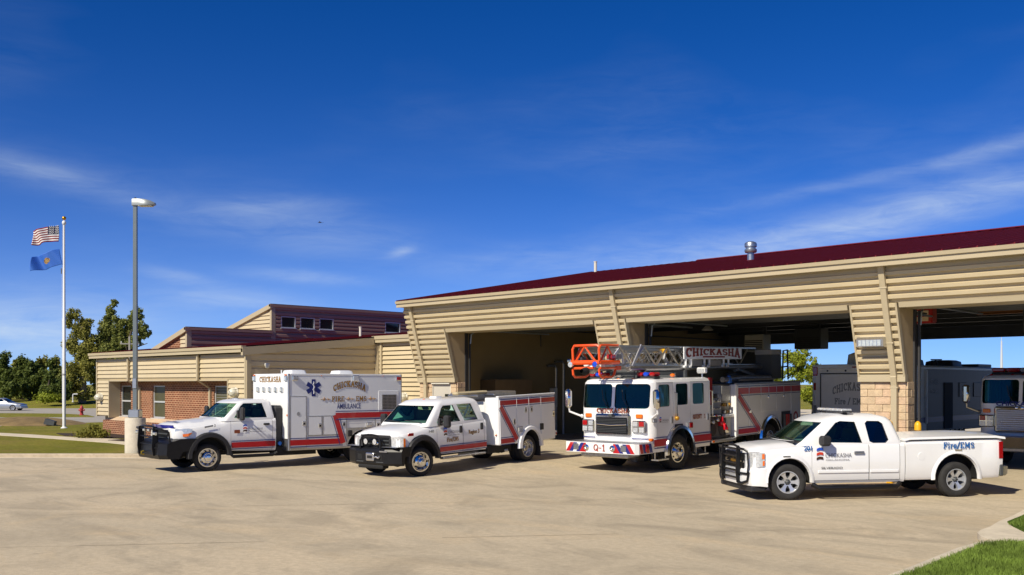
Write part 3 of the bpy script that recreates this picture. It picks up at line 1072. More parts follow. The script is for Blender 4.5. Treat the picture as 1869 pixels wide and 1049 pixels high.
    for k, v in enumerate(np.arange(28.5, 47, 3.0)):
        mb = MB()
        for z, h in ((5.18, .02), (5.50, .02)):
            mb.box(HALL_L + .25, HALL_R - .2, v - .1, v + .1, z, z + h)
        mb.box(HALL_L + .25, HALL_R - .2, v - .008, v + .008, 5.2, 5.5)
        part('roof_beam', mb, M_DGREY, T, 0)
    # personnel door in the first block pier
    z0 = gz(-28.8, 25.3)
    mb = MB()
    mb.box(-29.28, -28.28, VB + .02, VB + .07, z0, z0 + 2.36)
    door = part('personnel_door', mb, M_DOORG, T, 0)
    mb = MB()
    mb.box(-28.62, -28.40, VB + .010, VB + .019, z0 + 1.65, z0 + 1.98)
    part('vision_panel', mb, M_WGLASS, door, 0)
    mb = MB()
    mb.rbox(-28.47, -28.32, VB - .04, VB + .015, z0 + 1.0, z0 + 1.05, .01)
    part('handle', mb, M_ALU, door, 0)
    mb = MB()
    mb.box(-29.31, -28.25, VB - .10, VB + .02, z0 + 2.37, z0 + 2.42)
    mb.box(-29.315, -29.28, VB - .02, VB + .07, z0, z0 + 2.37)
    mb.box(-28.28, -28.245, VB - .02, VB + .07, z0, z0 + 2.37)
    part('door_frame', mb, M_OFFW, T, 0)
    # things fixed to the inside of the side wall in the first bay
    U = HALL_L + .23
    mb = MB()
    mb.box(U, U + .9, 28.4, 30.6, .1, 2.72)
    part('storage_closet', mb, mat('brown_closet', (0.16, 0.11, 0.055), 0.8, var=0.1), T, 0)
    mb = MB()
    mb.box(U + .9, U + .92, 28.45, 29.1, .15, 2.05)
    part('closet_door', mb, M_STEELF, T, 0)
    for v, zz in ((33.0, 3.35), (33.5, 3.55)):
        mb = MB()
        mb.tube([(U + .08, v - .55, zz), (U + .12, v - .1, zz), (U + .12, v, zz - .12), (U + .12, v, .2)], .055, 8)
        part('sprinkler_riser', mb, M_ALUD, T)
    mb = MB()
    mb.box(U, U + .25, 32.7, 32.95, 1.5, 2.35)
    part('control_panel', mb, M_OFFW, T, 0)
    mb = MB()
    for v in (27.5, 32.0, 38.0):
        mb.tube([(U + .1, v, 5.4), (U + .1, v + .02, 4.2)], .02, 6)
    mb.tube([(U + .1, 26, 4.95), (U + .1, 47, 4.95)], .035, 6)
    part('conduit', mb, M_DGREY, T)
    return T


def build_wing():
    T = thing('office_wing', 'low tan ribbed steel office wing with red brick under its eaves', 'building', (0, 0, 0))
    VF, UR, UL = 20.10, -34.38, -48.5
    ZE = 3.80
    zg = 0.10
    rs = 0.09                                  # roof pitch
    rz = lambda v: ZE + rs * (v - VF)
    P = lambda a, t, o: (a, VF - o, t)
    RC0, RC1, ZO = -47.03, -35.83, 2.66        # recess over the brick
    for u0, u1 in ((UL + .1, -44.85), (-44.75, -38.2), (-38.1, UR - .12)):
        part('siding_panel', siding(MB(), P, ZE - .06, ZO + .06, u0, u1, .192, .055, LAP), M_TAN, T, 20)
    part('siding_panel', siding(MB(), P, ZO + .05, .98, UL + .1, RC0 - .05, .192, .055, LAP), M_TAN, T, 20)
    part('siding_panel', siding(MB(), P, ZO + .05, zg, RC1 + .06, UR - .12, .192, .055, LAP), M_TAN, T, 20)
    each_box('corner_trim', [(UL, UL + .1, VF - .07, VF + .3, .96, ZE), (UR - .12, UR - .011, VF - .07, VF + .02, zg, ZE), (RC0 - .05, RC0, VF - .065, VF + .5, .92, ZO + .05),
                             (RC1, RC1 + .06, VF - .065, VF + .5, zg, ZO + .05), (RC0 + .001, RC1 - .001, VF - .06, VF + .02, ZO, ZO + .06)], M_TANT, T)
    mb = MB()
    mb.box(RC0 + .001, RC1 - .001, VF + .021, VF + .55, ZO + .02, ZO + .05)
    part('soffit', mb, M_TAND, T, 0)
    # recessed brick with three windows
    VBk = VF + .5
    wins = [(-47.02, -45.86), (-43.60, -42.36), (-37.94, -36.75)]
    z0, z1 = .98, 2.46
    xs = [RC0 - 1.5] + [q for w in wins for q in w] + [RC1 + .5]
    bw = [(a, b, VBk, VBk + .25, zg - .2, ZO + .02) for a, b in zip(xs[0::2], xs[1::2])]
    for a, b in wins:
        bw += [(a + .0005, b - .0005, VBk + .0005, VBk + .25, zg - .2, z0 - .0), (a + .0005, b - .0005, VBk + .0005, VBk + .25, z1, ZO + .02)]
    each_box('brick_wall', bw, M_BRICKX, T)
    for i, (a, b) in enumerate(wins):
        mb = MB()
        f = .055
        mb.box(a, a + f, VBk + .06, VBk + .14, z0, z1)
        mb.box(b - f, b, VBk + .06, VBk + .14, z0, z1)
        mb.box(a + f, b - f, VBk + .06, VBk + .14, z0, z0 + f)
        mb.box(a + f, b - f, VBk + .06, VBk + .14, z1 - f, z1)
        zm = (z0 + z1) / 2
        mb.box(a + f, b - f, VBk + .05, VBk + .14, zm - .035, zm + .035)
        w = part('window', mb, M_WFRAME, T, 0)
        for q0, q1 in ((z0 + f, zm - .035), (zm + .035, z1 - f)):
            mb = MB()
            mb.box(a + f, b - f, VBk + .10, VBk + .11, q0, q1)
            part('pane', mb, M_WGLASS if i == 0 else M_BLIND, w, 0)
        mb = MB()
        mb.box(a - .06, b + .06, VBk - .07, VBk + .06, z0 - .05, z0 - .002)
        part('sill', mb, M_WFRAME, w, 0)
        if i == 2:
            for k in range(12):
                mb = MB()
                mb.box(a + f + .02, b - f - .02, VBk + .092, VBk + .098, z0 + .1 + k * .11, z0 + .115 + k * .11)
                part('blind_slat', mb, M_GREY, w, 0)
    # brick plinth with its cast-stone cap
    mb = MB()
    mb.box(-47.72, RC1 + .02, VF - .06, VBk - .02, zg - .2, .80)
    part('brick_plinth', mb, M_BRICKX, T, 0)
    mb = MB()
    mb.prism([(VF - .04, .802), (VBk + .001, .802), (VBk + .001, .95), (VBk - .12, .95)], 0, RC0 + .0, RC1 - .002)
    part('stone_cap', mb, M_STONE, T, 0)
    mb = MB()
    mb.box(UL + .2, RC0 - .055, VF + .3, VF + .55, zg - .2, 1.1)
    part('corner_base', mb, M_STONE, T, 0)
    # downspouts that kick back into the recess
    for u in (-44.8, -38.15):
        w, d = .055, .045
        pts = [(VF - .09, ZE - .05), (VF - .09, ZO - .05), (VBk - .06, ZO - .42), (VBk - .06, .96), (VF - .11, .72), (VF - .11, zg)]
        pts = [(VF - .115, ZE - .05), (VF - .115, ZO + .02), (VBk - .06, ZO - .30), (VBk - .06, .98)]
        mb = MB()
        mb.loft([[(u - w, v - d, z), (u + w, v - d, z), (u + w, v + d, z), (u - w, v + d, z)] for v, z in pts])
        part('downspout', mb, M_TANT, T, 0)
    # fascia and gutter along the front eave
    mb = MB()
    prof = [(VF - .02, ZE - .02), (VF - .28, ZE - .02), (VF - .28, ZE + .10), (VF - .295, ZE + .11), (VF - .325, ZE + .12), (VF - .335, ZE + .235), (VF - .12, ZE + .235), (VF - .12, ZE + .1), (VF - .02, ZE + .1)]
    mb.prism(prof, 0, UL - .35, UR + .12)
    part('gutter_fascia', mb, M_TANT, T, 20)
    # right flank, in its own grazing light
    PR = lambda a, t, o: (UR + o, a, t)
    VC = 26.5
    mb = siding(MB(), PR, rz(VC) - .05, zg, lambda t: max(VF + .14, VF + (t + .05 - ZE) / rs), VC, .29, .045, [(0, 0.0), (.11, 1.0), (.74, 1.0), (.82, 0.0)])
    part('siding_panel', mb, M_TAN, T, 20)
    each_box('corner_trim', [(UR - .01, UR + .06, VF - .05, VF + .14, zg, ZE - .0), (UR - .01, UR + .10, VC - .16, VC - .02, zg, rz(VC) - .1)], M_TANT, T)
    mb = MB()
    mb.loft([[(UR + .0, v, rz(v) - .12), (UR + .14, v, rz(v) - .12), (UR + .14, v, rz(v) + .20), (UR + .0, v, rz(v) + .20)] for v in (VF - .28, VC - .3)])
    part('rake_fascia', mb, M_TANT, T, 0)
    # maroon metal roof as panels
    W = 0.41
    v0, v1 = VF - .24, 44.0
    za, zb = rz(v0) + .25, rz(v1) + .25
    mb = MB()
    mb.add([(0, v0, za), (W, v0, za), (W, v1, zb), (0, v1, zb), (0, v0, za - .05), (W, v0, za - .05)], [(0, 1, 2, 3), (0, 4, 5, 1)])
    mb.add([(-.015, v0, za), (.015, v0, za), (.01, v0, za + .05), (-.01, v0, za + .05), (-.015, v1, zb), (.015, v1, zb), (.01, v1, zb + .05), (-.01, v1, zb + .05)],
           [(0, 1, 2, 3), (1, 5, 6, 2), (2, 6, 7, 3), (3, 7, 4, 0)])
    rp = mb.mesh('roof_panel', M_MAROON, 0)
    for k in range(int((UR + .12 - UL + .35) / W)):
        o = link('roof_panel', rp, T)
        o.location = (UR + .13 - (k + 1) * W, 0, 0)
    # shell so that nothing is hollow
    mb = MB()
    mb.box(UL + .3, UR - .02, VBk + .26, 44, 0, ZE - .1)
    part('wall_core', mb, M_TAND, T, 0)
    # link section with the front eave set back beside the hall
    PC = lambda a, t, o: (a, VC - o, t)
    part('siding_panel', siding(MB(), PC, 4.32, .15, UR + .12, -29.5, .192, .055, LAP), M_TAN, T, 20)
    for u in (UR + .05, ):
        each_box('downspout', [(u - .02, u + .10, VC - .10, VC - .02, .15, 4.32), (u + .22, u + .34, VC - .12, VC - .04, .15, 4.32)], M_TANT, T)
    mb = MB()
    mb.prism([(VC - .02, 4.33), (VC - .26, 4.33), (VC - .26, 4.46), (VC - .30, 4.47), (VC - .31, 4.62), (VC - .02, 4.62)], 0, UR - .05, -29.6)
    part('gutter_fascia', mb, M_TANT, T, 20)
    mb = MB()
    mb.add([(UR, VC - .24, 4.62), (-29.9, VC - .24, 4.62), (-29.9, 44, 6.2), (UR, 44, 6.2)], [(0, 1, 2, 3)])
    mb.box(UR + .12, -30.2, VC, 44, .1, 4.3)
    part('link_roof', mb, M_MAROON, T, 0)
    # clerestories with maroon flanks
    U = -42.0
    PM = lambda a, t, o: (U + o, a, t)
    MP = [(0, 0.0), (.22, 1.0), (.68, 1.0), (.80, .0)]
    vw = [(26.38, 27.22), (27.48, 28.34), (28.62, 29.48), (32.82, 33.86)]
    zw0, zw1 = 5.30, 5.87
    rowsB = siding(MB(), PM, 6.36, zw1, 26.08, 41, .27, .065, MP)
    xs = [26.08] + [q for w in vw for q in w] + [41]
    for a, b in zip(xs[0::2], xs[1::2]):
        siding(rowsB, PM, zw1, zw0, a, b, .19, .065, MP)
    siding(rowsB, PM, zw0, 4.3, 26.08, 41, .27, .065, MP)
    part('maroon_siding', rowsB, M_MARSID, T, 20)
    part('maroon_siding', siding(MB(), PM, 5.02, 3.9, 21.67, 26.0, .235, .065, MP), M_MARSID, T, 20)
    for a, b in vw:
        mb = MB()
        f = .045
        for q in ((a, a + f, zw0, zw1), (b - f, b, zw0, zw1), (a + f, b - f, zw0, zw0 + f), (a + f, b - f, zw1 - f, zw1)):
            mb.box(U - .05, U + .06, *q)
        w = part('clerestory_window', mb, M_WFRAME, T, 0)
        mb = MB()
        mb.box(U - .03, U - .02, a + f, b - f, zw0 + f, zw1 - f)
        part('pane', mb, M_WGLASS, w, 0)
        mb = MB()
        mb.box(U - .02, U + .11, a - .03, b + .03, zw0 - .04, zw0 - .002)
        part('sill', mb, M_WFRAME, w, 0)
    # gable-side fronts: mono-pitch sloping away to the left
    for vf, zt, zlow, pitch, ucut in ((25.9, 6.36, 4.4, .24, -48.5), (21.5, 5.06, 4.0, .27, -46.2)):
        top = lambda u: zt + pitch * (u - U)
        PF = lambda a, t, o: (a, vf - o, t)
        brick = vf < 23
        uu = -42.62 if brick else ucut
        mb = siding(MB(), PF, zt - .12, zlow, lambda t, uu=uu, zt=zt, pitch=pitch: max(uu, U + (t + .10 - zt) / pitch), U - .1, .192, .055, LAP)
        part('siding_panel', mb, M_TAN, T, 20)
        mb = MB()
        mb.prism([(U + .01, zlow), (U + .01, top(U) - .1), (ucut, top(ucut) - .1), (ucut, zlow)], 1, vf + .01, vf + .2)
        part('brick_gable' if brick else 'gable_core', mb, M_BRICKX if brick else M_TAND, T, 0)
        mb = MB()
        mb.box(U - .1, U + .055, vf - .06, vf + .17, zlow, zt + .02)
        part('corner_trim', mb, M_TANT, T, 0)
        mb = MB()
        mb.loft([[(u, v, top(u) + dz) for v, dz in ((vf - .16, -.16), (vf + .02, -.16), (vf + .02, .06), (vf - .16, .06))] for u in (ucut - 1.2, U + .10)])
        part('rake_fascia', mb, M_TANT, T, 0)
        v1 = 41 if not brick else 25.9
        mb = MB()
        mb.loft([[(u, vf - .14, top(u) + .065), (u, v1, top(u) + .065)] for u in (ucut - 1.2, U + .10)], cap=False, closed=False)
        mb.loft([[(U - .02, v, zt - .06), (U + .11, v, zt - .06), (U + .11, v, zt + .062), (U - .02, v, zt + .062)] for v in (vf - .16, v1)])
        part('clerestory_roof', mb, M_MARSID, T, 0)
        mb = MB()
        mb.prism([(U - .03, zlow), (U - .03, zt - .1), (ucut, top(ucut) - .1), (ucut, zlow)], 1, vf + .22, v1)
        part('clerestory_core', mb, M_MARSID, T, 0)
    return T


def wall_dome(loc, label):
    t = thing('wall_lamp', label, 'lamp', loc, 0, 'round caged wall lamps')
    mb = MB()
    mb.lathe([(0.02, 0.0), (.20, 0.0), (.20, -.05), (.15, -.08)], n=16)
    part('back_plate', mb, M_OFFW, t)
    mb = MB()
    mb.lathe([(.17, -.06), (.185, -.14), (.16, -.24), (.09, -.31), (0.01, -.33)], n=16)
    part('dome_lens', mb, mat('frosted_lens', (0.72, 0.70, 0.56), 0.25, coat=0.4), t)
    mb = MB()
    for k in range(4):
        a = pi * k / 4
        pts = []
        for q in np.linspace(-1, 1, 9):
            rr = .20 * sin(pi / 2 * q)
            pts.append((rr * cos(a), -.06 - .29 * cos(pi / 2 * q), rr * sin(a)))
        mb.tube(pts, .010, 5)
    part('cage', mb, M_OFFW, t)
    return t


def build_fixtures():
    wall_dome((-47.92, 20.06, 1.88), 'round caged wall lamp on siding beside the brick recess corner')
    wall_dome((-35.15, 20.06, 2.20), 'round caged wall lamp behind the ambulance cab roof')
    wall_dome((-32.45, 26.46, 1.98), 'round caged wall lamp between ambulance box and crew-cab rescue truck')
    # floodlight on the pier
    t = thing('wall_pack_light', 'silver box floodlight on the leaning siding of the block pier', 'lamp', (-11.28, lean(3.6) - .05, 3.62))
    mb = MB()
    mb.prism([(0, -.11), (-.10, -.13), (-.34, -.11), (-.36, .08), (-.30, .14), (0, .14)], 0, -.36, .36)
    part('housing', mb, M_ALU, t, 20)
    mb = MB()
    mb.box(-.31, .31, -.366, -.345, -.09, .06)
    part('lens', mb, mat('ribbed_lens', (0.55, 0.58, 0.55), 0.2, 0.2, coat=0.5, var=0.2, vscale=20), t, 0)
    for k in range(7):
        mb = MB()
        mb.box(-.30 + k * .1 - .006, -.30 + k * .1 + .006, -.374, -.367, -.09, .06)
        part('fin', mb, M_ALU, t, 0)
    # camera dome on the flank wall
    t = thing('security_camera', 'small white dome camera on the shaded flank wall above the ambulance', 'camera', (-34.33, 20.86, 3.31))
    mb = MB()
    mb.cyl((0, 0, 0), (.10, 0, 0), .05, 12)
    mb.lathe([(.01, -.02), (.10, -.02), (.11, .06), (.09, .10), (.01, .10)], (0.16, 0, -.05), 2, 14)
    part('mount', mb, M_OFFW, t)
    mb = MB()
    mb.sphere((.16, 0, -.08), .085, 14, 8)
    part('dome', mb, mat('smoked_dome', (0.6, 0.6, 0.55), 0.15), t)
    # roof stack with its cap
    v = 30.0
    z = ZT + .19 + (7.84 - ZT - .19) / 11.84 * (v - 24.16)
    t = thing('roof_vent_stack', 'galvanised round vent stack standing on the maroon roof', 'vent', (-17.98, v, z - .05))
    mb = MB()
    mb.cyl((0, 0, 0), (0, 0, .40), .115, 20)
    part('pipe', mb, M_GALV, t)
    mb = MB()
    mb.lathe([(.02, .36), (.19, .36), (.21, .40), (.21, .47), (.17, .49), (.17, .54), (.21, .56), (.21, .66), (.19, .70), (.10, .74), (.01, .75)], axis=2, n=20)
    part('cap', mb, M_GALV, t)
    mb = MB()
    mb.lathe([(.30, -.02), (.22, .06), (.117, .10)], axis=2, n=20)
    part('flashing', mb, M_MAROON, t)
    t = part('roof_mast', MB().cyl((0, 0, 0), (0, 0, .55), .07, 10).cyl((0, 0, .55), (0, 0, .58), .085, 10), M_OFFW)
    t.location = (-31.0 + 1.9, 35.0, 7.62)
    tag(t, 'short white pipe sticking up behind the maroon roof edge', 'pipe')
    t = part('plumbing_vent', MB().cyl((0, 0, 0), (0, 0, .50), .06, 12).cyl((0, 0, .48), (0, 0, .52), .075, 12), M_OFFW)
    t.location = (-36.0, 26.76, 4.60)
    tag(t, 'short white plumbing vent on the low maroon wing roof', 'pipe')
    for x, y, lab in ((-10.05, 24.7, 'yellow steel bollard at the jamb of the bay with the shaded engine'),
                      (-10.78, 24.72, 'yellow steel bollard beside the block pier, behind the pickup')):
        t = thing('bollard', lab, 'bollard', (x, y, gz(x, y)), group='yellow bollards at the bay doors')
        mb = MB()
        mb.lathe([(.085, 0), (.085, 1.5), (.07, 1.56), (.03, 1.60), (.005, 1.61)], axis=2, n=16)
        part('post', mb, M_YELLOW, t)
        part('reflective_band', MB().lathe([(.087, 1.30), (.087, 1.38)], axis=2, n=16), M_BLACKP, t)


def unit_heater(loc, label, sz=(.75, .6, .6), light=False):
    t = thing('unit_heater', label, 'heater', loc, group='unit heaters hung from the bay roof')
    x, y, z = (q / 2 for q in sz)
    part('casing', MB().rbox(-x, x, -y, y, -z, z, .03), M_OFFW if light else M_DGREY, t, 0)
    for k in range(6):
        part('louvre', MB().box(-x + .05, x - .05, -y - .03, -y - .004, -z + .06 + k * .085, -z + .10 + k * .085), M_STEELF, t, 0)
    mb = MB()
    for a in (-x + .06, x - .06):
        mb.cyl((a, 0, z), (a, 0, 5.5 - loc[2]), .012, 6)
    part('hanger_rod', mb, M_STEELF, t)
    part('flue', MB().tube([(0, y, 0), (0, y + .25, .05), (0, y + .3, .3), (0, y + .3, 5.4 - loc[2])], .08, 10), M_DGREY, t)


def build_bay_interior():
    unit_heater((-22.0, 42.0, 4.62), 'dark unit heater hanging over the command trailer roof', (1.3, .8, .95))
    unit_heater((-9.2, 32.2, 4.62), 'dark unit heater hanging above the shaded engine', (1.2, .8, 1.0))
    unit_heater((-28.2, 36.5, 4.25), 'louvred unit heater hanging deep in the bay behind the rescue truck', (.9, .6, .7))
    unit_heater((-24.2, 41.0, 4.45), 'louvred unit heater hanging above the ladder sign', (1.0, .7, .8), True)
    # hose reel and crane beam near the third opening
    t = thing('hose_reel', 'red ceiling hose reel box inside the bay of the shaded engine', 'hose reel', (-12.9, 32.0, 4.75))
    part('housing', MB().rbox(-.42, .42, -.2, .2, -.25, .25, .04), mat('red_box', srgb(170, 30, 24), 0.4), t, 0)
    for z in (-.12, .08):
        part('label_plate', MB().box(-.34, .30, -.212, -.201, z - .07, z + .07), mat('cream_plate', (0.7, 0.55, 0.35), 0.5), t, 0)
    part('hanger', MB().box(-.3, -.26, -.02, .02, .25, .8).box(.26, .3, -.02, .02, .25, .8), M_STEELF, t, 0)
    t = part('hoist_rail', MB().box(-2.6, 2.6, -.1, .1, -.012, .012).box(-2.6, 2.6, -.01, .01, .012, .24).box(-2.6, 2.6, -.1, .1, .24, .262), mat('orange_steel', srgb(150, 92, 30), 0.5))
    t.location = (-9.6, 35.0, 4.90)
    tag(t, 'orange-brown steel hoist rail under the roof of the third bay', 'beam')
    # hanging drop light near the leaning pier of the second bay
    t = thing('ceiling_lamp', 'small hooded lamp glowing yellow inside the ladder engine bay', 'lamp', (-25.0, 38.0, 5.05))
    part('hood', MB().lathe([(.02, .12), (.10, .12), (.26, -.05), (.26, -.08)], axis=2, n=16), M_OFFW, t)
    part('stem', MB().cyl((0, 0, .1), (0, 0, .45), .02, 6), M_STEELF, t)


build_ground()
build_hall()
build_wing()
build_fixtures()
build_bay_interior()

# ------------------------------------------------------------------ vehicle kit
# local frame of every vehicle: x runs rearward from the front axle, y < 0 is the driver's side, z up from the ground
def vroot(name, label, cat, px, py, dirv, track, pitch=0.0, z=0.0):
    x, y = gp(px, py, z)
    n = (dirv[1], -dirv[0])
    return thing(name, label, cat, (x - n[0] * track, y - n[1] * track, z), atan2(dirv[1], dirv[0]), pitch=-pitch)


def backdir(phi):
    a = radians(phi) - TH
    return (sin(a), cos(a))


def cutter(mb, m):
    return mb.mesh('cutter', m, 0)


def cut(me, mb, m, op='DIFFERENCE'):
    a = link('tmp_a', me)
    b = link('tmp_b', cutter(mb, m))
    md = a.modifiers.new('b', 'BOOLEAN')
    md.operation = op
    md.solver = 'EXACT'
    md.material_mode = 'TRANSFER'
    md.object = b
    bpy.context.view_layer.update()
    out = bpy.data.meshes.new_from_object(a.evaluated_get(bpy.context.evaluated_depsgraph_get()))
    bpy.data.objects.remove(a)
    bpy.data.objects.remove(b)
    shade(out, 32)
    return out


def ring(x0, x1, w, z, rf=.1, rr=.1, bow=0.0, n=5):
    """rounded rectangle seen from above; the front edge may bow"""
    pts = []
    for k in range(n + 1):                       # front left corner (y<0)
        a = pi + (pi / 2) * k / n
        pts.append((x0 + rf + rf * cos(a), -w + rf + rf * sin(a)))
    for k in range(n + 1):
        a = 1.5 * pi + (pi / 2) * k / n
        pts.append((x1 - rr + rr * cos(a), -w + rr + rr * sin(a)))
    for k in range(n + 1):
        a = (pi / 2) * k / n
        pts.append((x1 - rr + rr * cos(a), w - rr + rr * sin(a)))
    for k in range(n + 1):
        a = pi / 2 + (pi / 2) * k / n
        pts.append((x0 + rf + rf * cos(a), w - rf + rf * sin(a)))
    for k in range(1, 8):                        # along the bowed front edge back to the start
        y = (w - rf) - 2 * (w - rf) * k / 8
        pts.append((x0, y))
    out = []
    for x, y in pts:
        t = (x - x0) / max(1e-6, (x1 - x0))
        out.append((x - bow * (1 - (y / w) ** 2) * max(0, 1 - t * 3), y, z))
    return out


class House:
    """hollow cab superstructure from stacked rounded rings with windows cut through it"""
    def __init__(s, levels, wall=.05, inner=None):
        s.lv = levels                             # (z, x0, x1, w, rf, rr, bow)
        o = MB().loft([ring(x0, x1, w, z, rf, rr, b) for z, x0, x1, w, rf, rr, b in levels])
        s.me = o.mesh('cab_shell', M_WHITE, 32)
        ins = [(z, x0 + wall, x1 - wall, w - wall, max(.02, rf - wall), max(.02, rr - wall), b) for z, x0, x1, w, rf, rr, b in levels]
        ins[0] = (levels[0][0] - .1,) + ins[0][1:]
        ins[-1] = (levels[-1][0] - wall,) + ins[-1][1:]
        c = MB().loft([ring(x0, x1, w, z, rf, rr, b) for z, x0, x1, w, rf, rr, b in ins])
        s.me = cut(s.me, c, inner or M_DASH)

    def at(s, z, k):
        L = s.lv
        for a, b in zip(L, L[1:]):
            if a[0] <= z <= b[0]:
                t = (z - a[0]) / (b[0] - a[0])
                return a[k] + (b[k] - a[k]) * t
        return L[0][k] if z < L[0][0] else L[-1][k]

    def cut_side(s, poly, m):
        s.me = cut(s.me, MB().prism(poly, 1, -2.0, 2.0), m)

    def cut_front(s, poly, x1, m):
        s.me = cut(s.me, MB().prism(poly, 0, s.lv[0][1] - 1.2, x1), m)

    def cut_rear(s, poly, x0, m):
        s.me = cut(s.me, MB().prism(poly, 0, x0, s.lv[0][2] + .6), m)

    def side_glass(s, root, poly, m, inset=.03, name='side_window', both=True):
        c = (sum(p[0] for p in poly) / len(poly), sum(p[1] for p in poly) / len(poly))
        big = [(c[0] + (x - c[0]) * 1.04, c[1] + (z - c[1]) * 1.04) for x, z in poly]
        for sgn in ((-1, 1) if both else (-1,)):
            mb = MB()
            v = [(x, sgn * (s.at(z, 3) - inset), z) for x, z in big]
            mb.add(v, [tuple(range(len(v)))])
            part(name, mb, m, root, 0)

    def wind_glass(s, root, y0, y1, z0, z1, m, name='windscreen', inset=.03, taper=0.0):
        mb = MB()
        rows = []
        for z in np.linspace(z0, z1, 6):
            t = (z - z0) / (z1 - z0)
            w, x0, bow = s.at(z, 3), s.at(z, 1), s.at(z, 6)
            rf = s.at(z, 4)
            row = []
            for y in np.linspace(y0, y1, 11):
                yy = y * (1 - taper * t)
                x = x0 - bow * (1 - (yy / w) ** 2) + inset
                e = abs(yy) - (w - rf)
                if e > 0:
                    x += rf - sqrt(max(0, rf * rf - e * e))
                row.append((x, yy, z))
            rows.append(row)
        mb.loft(rows, cap=False, closed=False)
        return part(name, mb, m, root, 40)

    def rear_glass(s, root, y0, y1, z0, z1, m):
        mb = MB()
        mb.loft([[(s.at(z, 2) - .03, y, z) for y in (y0, y1)] for z in (z0, z1)], cap=False, closed=False)
        part('rear_window', mb, m, root, 0)

    def done(s, root, name='cab_roof'):
        shade(s.me, 32)
        return link(name, s.me, root)


def body_ring(x, zb, zs, zc, w, r=.10, tum=.03, ledge=.12):
    h = [(w * .5, zb), (w - .06, zb), (w - .015, zb + .07), (w, zb + (zs - zb) * .45), (w - tum * .4, zs - r - .02)]
    cx, cz = w - tum - r, zs - r
    for k in range(5):
        a = (pi / 2) * (k + .5) / 5
        h.append((cx + r * cos(a), cz + r * sin(a)))
    h += [(cx - ledge * .4, zs + (zc - zs) * .12), (max(.02, cx - ledge), zs + (zc - zs) * .55), (max(.015, cx * .5), zs + (zc - zs) * .9), (0, zc)]
    near = [(x, -y, z) for y, z in h]
    far = [(x, y, z) for y, z in h[-2::-1]]
    return near + far


def body_loft(st):
    """st rows: x, zb, zs, zc, w, r; densified so that the shade flows"""
    rows = []
    for a, b in zip(st, st[1:]):
        n = max(1, int((b[0] - a[0]) / .12))
        for k in range(n):
            t = k / n
            rows.append([p + (q - p) * t for p, q in zip(a, b)])
    rows.append(list(st[-1]))
    return MB().loft([body_ring(*r[:5], r=r[5]) for r in rows])


def disc(x, z, r, y0, y1, n=36, flat=None):
    return MB().prism([(x + r * cos(2 * pi * k / n), max(z + r * sin(2 * pi * k / n), flat if flat is not None else -9)) for k in range(n)], 1, y0, y1)


def arches(me, spots, w, depth=.42):
    for x, z, r in spots:
        for a, b in ((-w - .3, -w + depth), (w - depth, w + .3)):
            me = cut(me, disc(x, z, r, a, b), M_DARK)
    return me


def doors(me, root, outline, w, name='door', depth=.12, gap=.009, m=None):
    """lift a door skin out of the body so that a real gap runs round it"""
    c = (sum(p[0] for p in outline) / len(outline), sum(p[1] for p in outline) / len(outline))
    def off(d):
        return [(x + (d if x > c[0] else -d), z + (d if z > c[1] else -d)) for x, z in outline]
    skin = cut(me.copy(), MB().prism(off(-gap / 2), 1, -w - .3, -w + depth), m or M_WHITE, 'INTERSECT')
    me = cut(me, MB().prism(off(gap / 2), 1, -w - .3, -w + depth + .02), M_DARK)
    shade(skin, 32)
    return me, link(name, skin, root)


TYRES = {}


def tyre_mesh(R, W, rim):
    k = (R, W, rim)
    if k not in TYRES:
        h = W / 2
        prof = [(rim - .01, -h + .05), (rim, -h + .02), (rim + .025, -h), (R - .06, -h - .004), (R - .025, -h + .012), (R - .006, -h + .04)]
        for q in (-.55, -.18, .18, .55):
            prof += [(R, q * h - .022), (R - .009, q * h - .014), (R - .009, q * h + .014), (R, q * h + .022)]
        prof += [(R - .006, h - .04), (R - .03, h), (rim, h - .02)]
        mb = MB().lathe(prof, n=48)
        # shoulder lugs
        for i in range(48):
            a = 2 * pi * (i + .5) / 48
            for s in (-1,):
                c, sn = cos(a), sin(a)
                t = 2 * pi / 48 * .28
                p = []
                for r_, y_ in ((R - .001, -h + .075), (R - .022, -h + .008), (R - .055, -h - .007)):
                    p += [(r_ * cos(a - t) + .0, s * -y_ * -1, r_ * sin(a - t)), (r_ * cos(a + t), s * -y_ * -1, r_ * sin(a + t))]
                p = [(x, y - .003, z) for x, y, z in p]
                mb.add(p, [(0, 1, 3, 2), (2, 3, 5, 4)])
        TYRES[k] = mb.mesh('tyre', M_RUBBER, 40)
    return TYRES[k]


RIMS = {}


